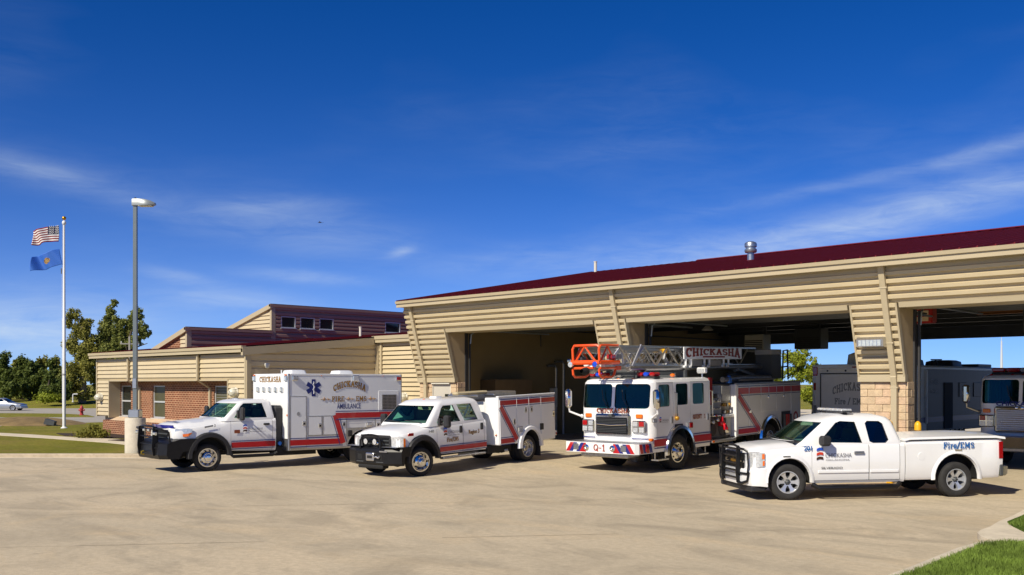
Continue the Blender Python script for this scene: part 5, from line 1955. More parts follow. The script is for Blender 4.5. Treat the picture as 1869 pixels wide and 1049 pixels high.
# ------------------------------------------------------------------ crew-cab rescue truck
def build_rescue():
    R = vroot('rescue_truck', 'white crew-cab rescue truck with service body and winch bumper', 'truck', 771, 869, backdir(40), 0.98, pitch=radians(2.0))
    tr, rim, AX = .40, .265, 4.50
    w = 1.0
    st = [(-1.08, .80, 1.10, 1.17, .84, .06), (-1.02, .74, 1.16, 1.23, .92, .09), (-.80, .66, 1.20, 1.29, .97, .11), (-.3, .60, 1.24, 1.36, w, .12), (.25, .56, 1.33, 1.43, w, .12), (.45, .54, 1.37, 1.44, w, .10), (2.68, .52, 1.40, 1.42, w, .05)]
    me = body_loft(st).mesh('body', M_WHITE, 32)
    me = arches(me, [(.02, .44, .55)], w, .36)
    me, d1 = doors(me, R, [(.60, .56), (1.66, .56), (1.66, 1.375), (.60, 1.375)], w)
    me, d2 = doors(me, R, [(1.68, .56), (2.58, .56), (2.58, 1.375), (1.68, 1.375)], w)
    link('body', me, R)
    handle(d1, 1.56, -w, 1.19, .20, vertical=True)
    handle(d2, 2.46, -w, 1.22, .20, vertical=True)
    H = House([(1.34, .22, 2.68, .965, .12, .10, .12), (1.41, .28, 2.68, .96, .12, .10, .12), (1.92, .80, 2.60, .81, .14, .14, .09), (2.02, .98, 2.54, .72, .16, .16, .06), (2.075, 1.2, 2.4, .52, .16, .16, .03)])
    w1 = [(.64, 1.42), (1.60, 1.42), (1.44, 1.89), (1.04, 1.89), (.94, 1.82)]
    w2 = [(1.78, 1.42), (2.36, 1.42), (2.20, 1.90), (1.60, 1.90)]
    for q in (w1, w2):
        H.cut_side(q, M_BLACKP)
    H.cut_front([(-.86, 1.44), (.86, 1.44), (.74, 1.90), (-.74, 1.90)], 1.02, M_BLACKP)
    H.cut_rear([(-.7, 1.5), (.7, 1.5), (.62, 1.86), (-.62, 1.86)], 2.45, M_BLACKP)
    H.done(R)
    H.side_glass(R, w1, G_CAR)
    H.side_glass(R, w2, G_CAR)
    H.wind_glass(R, -.88, .88, 1.43, 1.92, G_CAR, taper=.14)
    part('windscreen_band', MB().add([(.795, -.74, 1.90), (.795, .74, 1.90), (.765, .755, 1.865), (.765, -.755, 1.865)], [(0, 1, 2, 3)]), M_BLACKP, R, 0)
    for y0, y1 in ((-.75, -.05), (.1, .75)):
        part('wiper', MB().tube([(.22, y0, 1.455), (.28, y1, 1.50)], .012, 5), M_BLACKP, R)
    part('dashboard', MB().prism([(.35, 1.1), (.85, 1.1), (.82, 1.36), (.55, 1.42), (.40, 1.40)], 1, -.88, .88), mat('dash_green', (0.10, 0.10, 0.075), .7), R, 0)
    for y in (-.45, .45):
        seat(R, 1.30, y, .95)
    part('rear_bench', MB().rbox(1.95, 2.4, -.8, .8, .95, 1.12, .05).prism([(2.36, 1.1), (2.56, 1.1), (2.60, 1.62), (2.48, 1.62)], 1, -.8, .8), M_SEAT, R, 0)
    steering(R, .92, -.45, 1.44)
    pill_lights(R, [(1.12, y, 2.05 - abs(y) * .07) for y in (-.62, -.22, 0, .22, .62)], M_AMBER, sz=(.06, .05, .028))
    mirror(R, .70, -1.0, 1.47, .09, .20, .34, .20)
    part('door_mirror', MB().rbox(.62, .80, 1.18, 1.38, 1.30, 1.64, .04).tube([(.72, .98, 1.42), (.72, 1.2, 1.42)], .022, 6), M_BLACKP, R)
    # nose
    part('grille', MB().rbox(-1.13, -1.04, -.56, .56, .70, 1.15, .04), M_BLACK, R, 0)
    part('grille_surround', MB().rbox(-1.16, -1.10, -.60, .60, 1.09, 1.17, .02).rbox(-1.16, -1.10, -.62, -.54, .72, 1.09, .02).rbox(-1.16, -1.10, .54, .62, .72, 1.09, .02), M_BLACKP, R, 0)
    for z in (.82, .92, 1.02):
        part('grille_bar', MB().rbox(-1.155, -1.12, -.53, .53, z - .018, z + .018, .008), M_DGREY, R, 0)
    part('emblem', MB().sphere((-1.16, 0, .93), .10, 14, 6, (.2, 1.3, .6)), M_CHROME, R)
    for s in (-1, 1):
        hl = MB().loft([[(-1.12, s * .63, .82), (-1.12, s * .63, 1.12), (-1.02, s * .63, 1.14), (-1.02, s * .63, .82)], [(-1.07, s * .86, .82), (-1.06, s * .86, 1.14), (-.96, s * .86, 1.15), (-.96, s * .86, .82)], [(-.92, s * .975, .83), (-.91, s * .975, 1.13), (-.88, s * .94, 1.14), (-.88, s * .94, .83)], [(-.74, s * 1.0, .85), (-.73, s * 1.0, 1.10), (-.73, s * .96, 1.1), (-.74, s * .96, .85)]])
        o = part('headlight', hl, M_LENS, R, 40)
        part('turn_signal', MB().loft([[(-.90, s * .99, .86), (-.89, s * .99, 1.10)], [(-.77, s * 1.004, .87), (-.76, s * 1.004, 1.08)]], cap=False, closed=False), M_AMBER, o, 0)
    part('side_marker', MB().rbox(-.56, -.32, -w - .02, -w + .01, 1.14, 1.22, .01), M_REDL, R, 0)
    # steel winch bumper
    bp = [(-1.62, .42), (-1.55, .36), (-1.0, .36), (-.95, .58), (-.5, .62), (-.45, .86), (-1.1, .86), (-1.55, .80), (-1.62, .74)]
    part('bumper', MB().loft([[(x + (.42 if x < -1.3 else .0), s * 1.06, z) for x, z in bp] if abs(s) == 1 else [(x, s * 1.06, z) for x, z in bp] for s in (-1, -.55, .55, 1)]), M_BLACK, R, 20)
    part('bumper_deck', MB().box(-1.52, -1.12, -1.0, -.42, .864, .872), M_PLATE, R, 0)
    part('bumper_deck', MB().box(-1.52, -1.12, .42, 1.0, .864, .872), M_PLATE, R, 0)
    part('bumper_edge', MB().box(-1.632, -1.60, -1.0 + .3, -.40, .73, .765), M_ALU, R, 0)
    for s in (-1, 1):
        o = part('fog_recess_shade', MB().rbox(-1.626, -1.60, s * .40 - .09, s * .40 + .09, .50, .66, .02), M_DARK, R, 0)  # dark plate on the bumper face, painted-in shade of a recess
        part('bumper_rib', MB().rbox(-1.63, -1.60, s * .40 - .14, s * .40 + .14, .44, .465, .006), M_DGREY, R, 0)
    part('skid_plate', MB().rbox(-1.60, -1.1, -.5, .5, .27, .37, .03), M_DARK, R, 0)
    part('winch', MB().rbox(-1.70, -1.58, -.20, .12, .48, .70, .02), M_ALU, R, 0)
    part('winch_fairlead', MB().rbox(-1.715, -1.70, -.14, .06, .55, .63, .01), M_DARK, R, 0)
    part('winch_hook', MB().tube([(-1.70, -.22, .58), (-1.73, -.30, .60), (-1.72, -.40, .57), (-1.70, -.44, .62)], .025, 6), M_ALU, R)
    for s in (-1, 1):
        part('guard_hoop', MB().tube([(-1.58, s * .40, .80), (-1.56, s * .40, 1.02), (-1.50, s * .30, 1.16), (-1.50, s * .08, 1.18)], .032, 10), M_BLACK, R)
        part('guard_brace', MB().tube([(-1.52, s * .34, 1.10), (-1.30, s * .40, .86)], .028, 8), M_BLACK, R)
    part('guard_bar', MB().cyl((-1.50, -.09, 1.18), (-1.50, .09, 1.18), .032, 10), M_BLACK, R)
    for y in (-.18, .18):
        o = part('driving_light', MB().lathe([(.01, .0), (.08, .0), (.085, .05), (.05, .09), (.01, .1)], (-1.56, y, 1.0), 0, 16), M_BLACK, R)
        part('lens', MB().lathe([(.005, -.006), (.075, -.004)], (-1.56, y, 1.0), 0, 16), M_LENS, o)
    for s in (-1, 1):
        rings_ = []
        for k in range(19):
            a = radians(0 + 184 * k / 18)
            c, sn = cos(a), sin(a)
            y = s * (w + .003)
            rings_.append([(.02 + .53 * c, y - s * .06, .45 + .53 * sn), (.02 + .55 * c, y + s * .06, .45 + .55 * sn), (.02 + .66 * c, y + s * .055, .45 + .66 * sn), (.02 + .70 * c, y - s * .01, .45 + .70 * sn)])
        part('fender_flare', MB().loft(rings_), M_BLACKP, R, 40)
        part('step_bar', MB().rbox(.75, 2.55, s * 1.0 - .09, s * 1.0 + .09, .40, .46, .02), M_ALUD if s < 0 else M_BLACK, R, 0)
    part('roof_beacon', MB().loft([ring(1.42, 1.78, .16, z, .06, .06) for z in (2.05,)] + [ring(1.46, 1.72, .13, 2.13, .05, .05)]), M_WHITE, R, 40)
    # side decoration
    livery(R, [(.69, .675), (2.66, .675)], .13, -w - .016, .022, .035)
    city_logo(R, .86, -w - .008, 1.10, .68)
    for m_, k, st_ in ((M_BLKLET, 0, .22), (M_GOLD, -.003, .14)):
        lettering('Fire/EMS', R, (1.22, -w - .008 + k, .87), (1, 0, 0), (0, 0, 1), .12, m_, width=.48, stroke=st_)
    lettering('Region 3', R, (2.12, -w - .006, 1.03), (1, 0, 0), (0, 0, 1), .12, M_BLKLET, width=.46, font='sans', bold=.03)
    lettering('Region 3', R, (2.12, -w - .012, 1.035), (1, 0, 0), (0, 0, 1), .11, M_GOLD, width=.455, font='sans', bold=.0)
    lettering('F-450', R, (.36, -w - .010, 1.18), (1, 0, 0), (0, 0, 1), .07, M_BLKLET, width=.20, font='sans', bold=.02, name='badge')
        # service body
    B0, B1, W, Z0, Z1 = 3.02, 5.78, 1.19, .60, 2.02
    SD = .55
    y = -W
    for s in (-1, 1):
        a, b = (-W, -W + SD) if s < 0 else (W - SD, W)
        bx = MB().rbox(B0, B1, a, b, Z0, Z1, .025).mesh('service_body', M_WHITE2, 0)
        bx = cut(bx, MB().prism([(AX + .47 * cos(radians(q)), .42 + .56 * sin(radians(q))) for q in range(-30, 211, 10)], 1, -W - .2 if s < 0 else W - SD - .1, -W + SD + .1 if s < 0 else W + .2), M_DARK)
        shade(bx, 25)
        B = link('service_body', bx, R)
        if s < 0:
            B_near = B
    B = B_near
    part('bulkhead', MB().box(B0 + .01, B0 + .06, -W + SD + .001, W - SD - .001, Z0, Z1 - .12), M_WHITE2, R, 0)
    part('bed_floor', MB().box(B0 + .06, B1 - .02, -W + SD + .001, W - SD - .001, .80, .88), M_PLATE, R, 0)
    part('tail_skirt', MB().box(B1 - .02, B1 + .02, -W + SD + .001, W - SD - .001, .55, 1.1), M_WHITE2, R, 0)
    part('top_rail', MB().rbox(B0, B1, -W - .015, -W + .10, Z1 - .0, Z1 + .05, .012), M_WHITE2, R, 0)

    def comp(x0, x1, z0, z1, hx, hz, arch=False):
        poly = [(x0 + .012, z0 + .012), (x1 - .012, z0 + .012), (x1 - .012, z1 - .012), (x0 + .012, z1 - .012)]
        o = part('compartment_door', MB().prism(poly, 1, y - .016, y + .002), M_WHITE2, B, 0)
        part('latch', MB().rbox(hx - .05, hx + .05, y - .032, y - .014, hz - .09, hz + .09, .012), M_CHROME, o, 0)
        part('latch_recess', MB().rbox(hx - .025, hx + .025, y - .036, y - .031, hz - .05, hz + .04, .004), M_BLACKP, o, 0)
    comp(3.06, 3.84, .63, 1.96, 3.72, 1.27)
    comp(3.85, 4.42, 1.13, 1.96, 4.28, 1.60)
    comp(4.44, 5.02, 1.13, 1.96, 4.56, 1.60)
    comp(5.03, 5.74, .63, 1.96, 5.66, 1.40)
    part('door_seam', MB().box(4.424, 4.436, y - .022, y, 1.13, 1.96), M_ALU, B, 0)
    rings_ = []
    for k in range(15):
        a = radians(180 * k / 14)
        c, sn = cos(a), sin(a)
        rings_.append([(AX + .47 * c, y + .02, .44 + .55 * sn), (AX + .47 * c, y - .07, .44 + .55 * sn), (AX + .58 * c, y - .06, .44 + .64 * sn), (AX + .62 * c, y + .01, .44 + .68 * sn)])
    part('wheel_arch_trim', MB().loft(rings_), M_WHITE2, B, 40)
    part('fuel_cup', MB().rbox(4.98, 5.16, y - .03, y + .01, .93, 1.14, .03), M_BLACKP, B, 0)
    scene_light(B, 3.98, y, 1.02, 1, .24, .16)
    part('side_marker', MB().sphere((3.05 - .12 + .06, -W + .1, .92), .03, 8, 5), M_AMBER, B)
    yl = y - .020
    livery(B, [(3.08, 1.86), (5.74, 1.86)], .14, yl, .022, .035)
    livery(B, [(3.10, 1.76), (3.84, .72)], .16, yl - .004, .022, .035)
    livery(B, [(3.08, .72), (3.72, .72)], .14, yl - .002, .022, .035)
    for x in (3.845, 4.43, 5.03):
        part('stripe_gap', MB().box(x - .008, x + .008, yl - .008, yl - .002, 1.70, 1.97), M_WHITE2, B, 0)
    part('tail_marker', MB().rbox(B1 - .0, B1 + .10, y + .02, y + .12, .70, .86, .015), M_WHITE2, R, 0)
    part('tail_lens', MB().rbox(B1 + .03, B1 + .08, y + .005, y + .02, .73, .80, .008), M_REDL, R, 0)
    # things carried on top: awning roll, tool chest
    part('awning_roll', MB().rbox(2.20, 3.60, -.30, -.05, 2.12, 2.22, .04), mat('tan_canvas', (0.45, 0.37, 0.22), .85, var=.1), R, 0)
    part('top_chest', MB().rbox(2.75, 5.0, -.25, .55, Z1 - .1, Z1 + .14, .03), M_ALUD, R, 0)
    part('rack_bar', MB().rbox(2.72, 2.80, -.6, .6, 2.06, 2.12, .02), M_ALU, R, 0)
    part('rack_bar', MB().rbox(3.5, 3.58, -.6, .6, 2.06, 2.12, .02), M_ALU, R, 0)
    part('chassis', MB().box(-.7, 5.7, -.42, -.32, .42, .60).box(-.7, 5.7, .32, .42, .42, .60).box(2.8, 3.9, -.9, -.5, .36, .58), M_DARK, R, 0)['kind'] = 'stuff'
    part('exhaust', MB().tube([(2.0, -.5, .40), (3.3, -.55, .40), (3.7, -.95, .40)], .045, 8), M_ALUD, R)
    for s in (-1, 1):
        part('mud_flap', MB().box(5.02, 5.05, s * .85 - .30, s * .85 + .30, .12, .66), M_BLACKP, R, 0)
        wheel(R, 0, s * .86, tr, .24, rim, 'convex', radians(-16))
        wheel(R, AX, s * .98, tr, .23, rim, 'deep')
        wheel(R, AX, s * .72, tr, .23, rim, 'convex')
    axle(R, 0, .40, .8)
    axle(R, AX, .40, .8)
    shorten_nose(R, -.5, .48)
    return R


# ------------------------------------------------------------------ white pickup
def build_pickup():
    a, b = Vector(gp(1440, 913)), Vector(gp(1745, 907))
    d = (b - a).normalized()
    R = vroot('pickup_truck', 'white extended-cab pickup with hard bed cover and black brush guard', 'pickup', 1440, 913, (d.x, d.y), 0.95)
    tr, rim, AX = .395, .235, 3.98
    w = .985
    st = [(-1.16, .40, .84, .90, .70, .06), (-1.10, .34, 1.00, 1.06, .82, .08), (-.95, .31, 1.06, 1.13, .92, .10), (-.6, .33, 1.10, 1.20, .97, .10), (-.1, .36, 1.14, 1.25, w, .10), (.36, .36, 1.19, 1.27, w, .09), (.55, .36, 1.22, 1.25, w, .07), (2.72, .37, 1.24, 1.26, w, .05)]
    me = body_loft(st).mesh('body', M_WHITE, 32)
    me = arches(me, [(.0, .42, .50)], w, .34)
    me, d1 = doors(me, R, [(.52, .42), (1.86, .42), (1.86, 1.215), (.52, 1.215)], w)
    me, d2 = doors(me, R, [(1.875, .42), (2.60, .42), (2.60, 1.215), (1.875, 1.215)], w)
    link('body', me, R)
    handle(d1, 1.62, -w, 1.03, .24, M_ALUD)
    H = House([(1.18, .26, 2.70, .945, .12, .12, .14), (1.25, .32, 2.70, .94, .12, .12, .14), (1.70, .90, 2.58, .785, .16, .18, .10), (1.80, 1.06, 2.50, .70, .18, .2, .07), (1.875, 1.35, 2.25, .46, .2, .2, .03)])
    w1 = [(.70, 1.26), (1.72, 1.24), (1.62, 1.70), (1.28, 1.72), (1.16, 1.68)]
    w2 = [(1.90, 1.27), (1.98, 1.235), (2.28, 1.235), (2.36, 1.30), (2.28, 1.66), (2.20, 1.715), (1.92, 1.72), (1.86, 1.67)]
    for q in (w1, w2):
        H.cut_side(q, M_BLACKP)
    H.cut_front([(-.84, 1.28), (.84, 1.28), (.70, 1.69), (-.70, 1.69)], 1.12, M_BLACKP)
    H.cut_rear([(-.66, 1.32), (.66, 1.32), (.58, 1.66), (-.58, 1.66)], 2.4, M_BLACKP)
    H.done(R)
    H.side_glass(R, w1, G_CAR)
    H.side_glass(R, w2, G_DARK)
    H.wind_glass(R, -.86, .86, 1.27, 1.71, G_CAR, taper=.15)
    H.rear_glass(R, -.66, .66, 1.32, 1.66, G_CAR)
    for y0, y1 in ((-.75, -.05), (.1, .75)):
        part('wiper', MB().tube([(.26, y0, 1.29), (.32, y1, 1.335)], .012, 5), M_BLACKP, R)
    part('cowl', MB().prism([(.16, 1.24), (.34, 1.27), (.34, 1.285), (.16, 1.262)], 1, -.84, .84), M_BLACKP, R, 0)
    part('dashboard', MB().prism([(.42, .95), (.95, .95), (.90, 1.20), (.62, 1.26), (.45, 1.24)], 1, -.86, .86), M_DASH, R, 0)
    for y in (-.42, .42):
        seat(R, 1.45, y, .76)
    part('rear_bench', MB().rbox(2.0, 2.35, -.7, .7, .8, .95, .05).prism([(2.36, .9), (2.5, .9), (2.54, 1.42), (2.44, 1.42)], 1, -.7, .7), M_SEAT, R, 0)
    steering(R, 1.02, -.42, 1.24)
    mirror(R, .76, -.95, 1.30, .11, .20, .22, .06)
    part('door_mirror', MB().rbox(.66, .88, 1.0, 1.2, 1.20, 1.42, .05), M_BLACKP, R)
    # nose
    part('grille', MB().rbox(-1.19, -1.12, -.60, .60, .62, 1.02, .04), M_BLACK, R, 0)
    part('grille_bar', MB().rbox(-1.21, -1.18, -.60, .60, .80, .86, .012), M_CHROME, R, 0)
    part('emblem', MB().prism([(-.14, .80), (-.05, .80), (-.05, .77), (.05, .77), (.05, .80), (.14, .80), (.14, .86), (.05, .86), (.05, .89), (-.05, .89), (-.05, .86), (-.14, .86)], 0, -1.225, -1.205), M_GOLD, R, 0)
    for s in (-1, 1):
        hl = MB().loft([[(-1.17, s * .62, .72), (-1.17, s * .62, 1.02), (-1.08, s * .62, 1.04), (-1.08, s * .62, .72)], [(-1.10, s * .82, .72), (-1.09, s * .82, 1.04), (-1.0, s * .80, 1.05), (-1.0, s * .80, .72)], [(-.88, s * .955, .73), (-.87, s * .95, 1.05), (-.84, s * .91, 1.06), (-.84, s * .91, .73)], [(-.64, s * .992, .75), (-.63, s * .985, 1.04), (-.62, s * .94, 1.04), (-.63, s * .94, .75)]])
        o = part('headlight', hl, M_LENS, R, 40)
        part('turn_signal', MB().loft([[(-.72, s * .988, .76), (-.71, s * .986, .87)], [(-.645, s * .998, .77), (-.64, s * .996, .87)]], cap=False, closed=False), M_AMBER, o, 0)
        part('turn_signal', MB().loft([[(-.74, s * .982, .91), (-.73, s * .980, 1.02)], [(-.645, s * .996, .91), (-.64, s * .992, 1.02)]], cap=False, closed=False), M_AMBER, o, 0)
    bp = [(-1.26, .40), (-1.22, .32), (-.50, .30), (-.50, .70), (-1.15, .70), (-1.25, .64)]
    part('bumper', MB().loft([[(x + k, s * .985, z) for x, z in bp] if True else 0 for s, k in ((-1, .38), (-.9, .12), (-.6, 0), (.6, 0), (.9, .12), (1, .38))][:] if False else [[(max(x + k, x) if x < -.6 else x, s * .985, z) for x, z in bp] for s, k in ((-1, .40), (-.92, .14), (-.6, 0), (.6, 0), (.92, .14), (1, .40))]), M_WHITE, R, 40)
    part('air_dam', MB().rbox(-1.12, -.55, -.93, .93, .19, .315, .03), M_BLACKP, R, 0)
    grille_guard(R, -1.34, .80, .36, 1.18, .12, 5)
    for s in (-1, 1):
        part('guard_side', MB().tube([(-1.34, s * .44, .36), (-1.30, s * .62, .36), (-1.22, s * .80, .42), (-1.18, s * .84, .62)], .035, 8), M_BLACK, R)
    # arches, rocker, steps
    for x, zc, r, flat in ((0, .42, .50, 0), (AX, .44, .54, 0)):
        for s in (-1, 1):
            rings_ = []
            for k in range(17):
                a = radians(-4 + 188 * k / 16)
                c, sn = cos(a), sin(a)
                rings_.append([(x + (r - .01) * c, s * (w - .05), zc + (r - .01) * sn), (x + (r + .005) * c, s * (w + .018), zc + (r + .005) * sn), (x + (r + .06) * c, s * (w + .012), zc + (r + .06) * sn), (x + (r + .085) * c, s * (w - .012), zc + (r + .085) * sn)])
            part('wheel_arch_lip', MB().loft(rings_), M_WHITE, R, 40)
    for s in (-1, 1):
        part('step_bar', MB().tube([(.55, s * .93, .34), (.66, s * 1.02, .27), (2.5, s * 1.02, .27), (2.62, s * .93, .34)], .055, 10), M_BLACK, R)
        part('step_pad', MB().box(1.0, 1.35, s * 1.02 - .04, s * 1.02 + .04, .322, .328).box(2.0, 2.4, s * 1.02 - .04, s * 1.02 + .04, .322, .328), M_BLACKP, R, 0)['kind'] = 'stuff'
    part('door_moulding', MB().rbox(.66, 1.85, -w - .018, -w + .004, .585, .645, .008), M_WHITE, R, 0)
    part('door_moulding', MB().rbox(1.885, 2.56, -w - .018, -w + .004, .585, .645, .008), M_WHITE, R, 0)
    part('side_marker', MB().rbox(-.16, .02, -w - .026, -w + .0, .94, .975, .01), M_CHROME, R, 0)
    part('side_marker', MB().rbox(AX - .06, AX + .12, -w - .03, -w + .0, 1.04, 1.075, .01), M_CHROME, R, 0)
    # bed
    X0, X1 = 2.75, 5.16
    bst = [(X0, .40, 1.27, 1.28, w, .05), (4.7, .42, 1.29, 1.30, w, .05), (5.02, .43, 1.30, 1.31, w - .005, .06), (X1 - .03, .45, 1.30, 1.31, w - .03, .08), (X1, .50, 1.28, 1.29, w - .08, .08)]
    be = body_loft(bst).mesh('bed', M_WHITE, 32)
    be = arches(be, [(AX, .44, .54)], w, .36)
    link('bed', be, R)
    part('bed_cover', MB().loft([[(x, yy, z0 + dz * (1 - (yy / .97) ** 2)) for yy in np.linspace(-.97, .97, 13)] + [(x, .985, z0 - .05), (x, -.985, z0 - .05)] for x, z0, dz in ((X0 - .02, 1.325, .02), (X0 + .1, 1.35, .055), (4.4, 1.375, .075), (4.95, 1.375, .06), (X1 + .02, 1.345, .02))]), M_WHITE, R, 30)
    part('fuel_door', MB().cyl((3.12, -w - .004, .93), (3.12, -w + .01, .93), .085, 20), M_WHITE, R)
    o = part('tail_light', MB().loft([[(5.02, -w - .006, .86), (5.02, -w - .006, 1.24), (5.02, -w + .05, 1.24), (5.02, -w + .05, .86)], [(5.13, -w + .02, .86), (5.13, -w + .02, 1.24), (5.11, -w + .08, 1.24), (5.11, -w + .08, .86)], [(5.175, -w + .10, .88), (5.175, -w + .10, 1.22), (5.12, -w + .16, 1.22), (5.12, -w + .16, .88)]]), M_REDL, R, 40)
    part('rear_bumper', MB().loft([[(x + k, s * .97, z) for x, z in ((5.08, .47), (5.24, .47), (5.30, .52), (5.30, .68), (5.10, .68))] for s, k in ((-1, -.06), (-.85, 0), (.85, 0), (1, -.06))]), M_CHROME, R, 20)
    part('bumper_trim', MB().rbox(5.04, 5.14, -.985, -.93, .46, .72, .02), M_DGREY, R, 0)
    # lettering
    city_logo(R, .62, -w - .008, .93, .80)
    lettering('Fire/EMS', R, (4.02, -w - .010, 1.10), (1, 0, 0), (0, 0, 1), .135, M_BLUEL, width=.76, stroke=.20)
    lettering('201', R, (.42, -w - .010, 1.09), (1, 0, 0), (0, 0, 1), .095, M_BLUEL, width=.19, font='sans', bold=.04)
    lettering('SILVERADO', R, (.98, -w - .010, .675), (1, 0, 0), (0, 0, 1), .05, M_BLKLET, width=.50, font='sans', bold=.01, name='badge')
    # roof light bar
    o = part('light_bar', MB().rbox(1.42, 1.66, -.60, .60, 1.90, 1.925, .01), M_BLACKP, R, 0)
    for k in range(6):
        part('lens', MB().rbox(1.41, 1.67, -.60 + k * .2 + .006, -.60 + k * .2 + .194, 1.926, 1.985, .02), M_LENS, o, 0)
    for y in (-.5, .5):
        part('foot', MB().rbox(1.50, 1.58, y - .06, y + .06, 1.80, 1.90, .02), M_BLACKP, o, 0)
    part('antenna', MB().cyl((1.95, .0, 1.86), (1.95, .0, 1.94), .03, 8, .01), M_BLACKP, R)
    part('chassis', MB().box(-.8, 5.0, -.40, -.30, .34, .48).box(-.8, 5.0, .30, .40, .34, .48), M_DARK, R, 0)['kind'] = 'stuff'
    for s in (-1, 1):
        wheel(R, 0, s * .84, tr, .27, rim, 'spoke', radians(-12))
        wheel(R, AX, s * .84, tr, .27, rim, 'spoke')
    axle(R, 0, .38, .8)
    axle(R, AX, .38, .8)
    shorten_nose(R, -.5, .56)
    return R


build_ambulance()
build_rescue()
build_pickup()

# ------------------------------------------------------------------ fire engines
def rpoly(x0, x1, z0, z1, r=.08, n=3):
    out = []
    for cx, cz, a0 in ((x1 - r, z1 - r, 0), (x0 + r, z1 - r, 90), (x0 + r, z0 + r, 180), (x1 - r, z0 + r, 270)):
        for k in range(n + 1):
            a = radians(a0 + 90 * k / n)
            out.append((cx + r * cos(a), cz + r * sin(a)))
    return out


def fire_cab(R, second=False):
    """custom flat-front cab with its bumper, shared by both engines"""
    m_gl = G_TEAL
    H = House([(.60, -1.40, 1.79, 1.19, .20, .04, .05), (.80, -1.44, 1.79, 1.215, .26, .05, .07), (1.85, -1.46, 1.79, 1.22, .28, .05, .08), (2.60, -1.38, 1.79, 1.205, .28, .05, .08), (2.68, -1.32, 1.78, 1.16, .26, .06, .07), (2.72, -1.22, 1.75, 1.06, .24, .08, .05)], wall=.06, inner=mat('cab_lining', (0.16, 0.20, 0.20), .8))
    panes = [(-1.12, -.05), (.05, 1.12)]
    for a, b in panes:
        H.cut_front(rpoly(a, b, 1.86, 2.57, .09), -1.10, M_BLACKP)
    wins = [rpoly(-1.06, -.50, 1.90, 2.54, .07), rpoly(-.16, .48, 1.92, 2.55, .07), rpoly(.76, 1.40, 1.92, 2.55, .07)]
    for q in wins:
        H.cut_side(q, M_BLACKP)
    me = H.me
    me = arches(me, [(0, .56, .68)], 1.22, .5)
    y = -1.22
    me, d1 = doors(me, R, [(-1.16, .74), (-.74, .74), (-.68, .98), (-.44, 1.24), (-.32, 1.30), (-.32, 2.60), (-1.16, 2.60)], 1.22, name='cab_door')
    me, d2 = doors(me, R, [(.74, .74), (1.70, .74), (1.70, 2.60), (.62, 2.60), (.62, 1.12)], 1.22, name='cab_door')
    H.me = me
    H.done(R, 'cab')
    for q in wins:
        H.side_glass(R, q, m_gl, .03)
    for a, b in panes:
        H.wind_glass(R, a * 1.02, b * 1.02, 1.85, 2.58, m_gl, inset=.03)
    part('dashboard', MB().prism([(-1.35, 1.2), (-.75, 1.2), (-.75, 1.72), (-1.0, 1.86), (-1.32, 1.86)], 1, -1.1, 1.1), mat('teal_dash', (0.10, 0.22, 0.22), .6), R, 0)
    for yy in (-.62, .62):
        seat(R, -.1, yy, 1.25, w=.30)
    steering(R, -.62, -.62, 1.85, .24)
    part('cab_bulkhead', MB().box(.55, .62, -1.1, 1.1, .8, 2.6), M_DGREY, R, 0)
    part('cab_floor', MB().box(-1.3, 1.7, -1.1, 1.1, .74, .80), M_DARK, R, 0)
    for s in (-1, 1):
        part('wiper', MB().tube([(-1.53, s * .34 - .22, 1.78), (-1.54, s * .34 - .02, 2.12), (-1.52, s * .34 + .03, 2.40)], .014, 5), M_BLACKP, R)
    # nose
    zc0, zc1 = (1.0, 1.78) if second else (1.06, 1.70)
    gw = .72 if second else .60
    o = part('grille_frame', MB().rbox(-1.60, -1.50, -gw, gw, zc0, zc1, .05), M_CHROME, R, 0)
    part('grille_mesh', MB().rbox(-1.615, -1.595, -gw + .08, gw - .08, zc0 + .07, zc1 - .10, .03), M_PLATE if second else M_BLACK, o, 0)
    for k in range(9):
        zz = zc0 + .12 + (zc1 - zc0 - .28) * k / 8
        part('grille_bar', MB().rbox(-1.625, -1.610, -gw + .10, gw - .10, zz - .008, zz + .008, .004), M_CHROME if second else M_DGREY, o, 0)
    part('emblem', MB().sphere((-1.62, 0, zc1 - .045), .10, 14, 6, (.16, 1.3, .5)), M_CHROME if second else M_DGREY, o)
    if not second:
        part('grille_bar', MB().tube([(-1.63, -gw + .09, 1.40), (-1.65, 0, 1.37), (-1.63, gw - .09, 1.40)], .02, 6), M_CHROME, o)
    for s in (-1, 1):
        yc = s * (.95 if second else .86)
        o = part('headlight', MB().rbox(-1.56, -1.47, yc - .22, yc + .22, 1.16, 1.52, .03), M_CHROME, R, 0)
        for dy in (-.10, .10):
            for zz, m_ in ((1.25, M_LENS), (1.42, M_REDL if dy * s > 0 else M_LENS)):
                part('lamp', MB().rbox(-1.575, -1.555, yc + dy - .08, yc + dy + .08, zz - .07, zz + .07, .02), m_, o, 0)
        part('turn_signal', MB().rbox(-1.54, -1.47, yc - .11, yc + .11, 1.58, 1.70, .02), M_AMBER, R, 0)
        # mirror on its arm
        mx, my = (-1.62, s * 1.50)
        o = part('mirror', MB().rbox(mx - .09, mx + .09, my - .10, my + .10, 1.86, 2.42, .06), M_CHROME, R, 40)
        part('mirror_arm', MB().tube([(mx + .02, my, 1.88), (mx + .05, my, 1.74), (-1.40, s * 1.20, 1.60)], .03, 8).tube([(-1.40, s * 1.20, 1.62), (-1.34, s * 1.21, 1.58)], .05, 6), M_WHITE if not second else M_ALU, o)
    # bumper
    bm = M_CHROME if second else M_WHITE
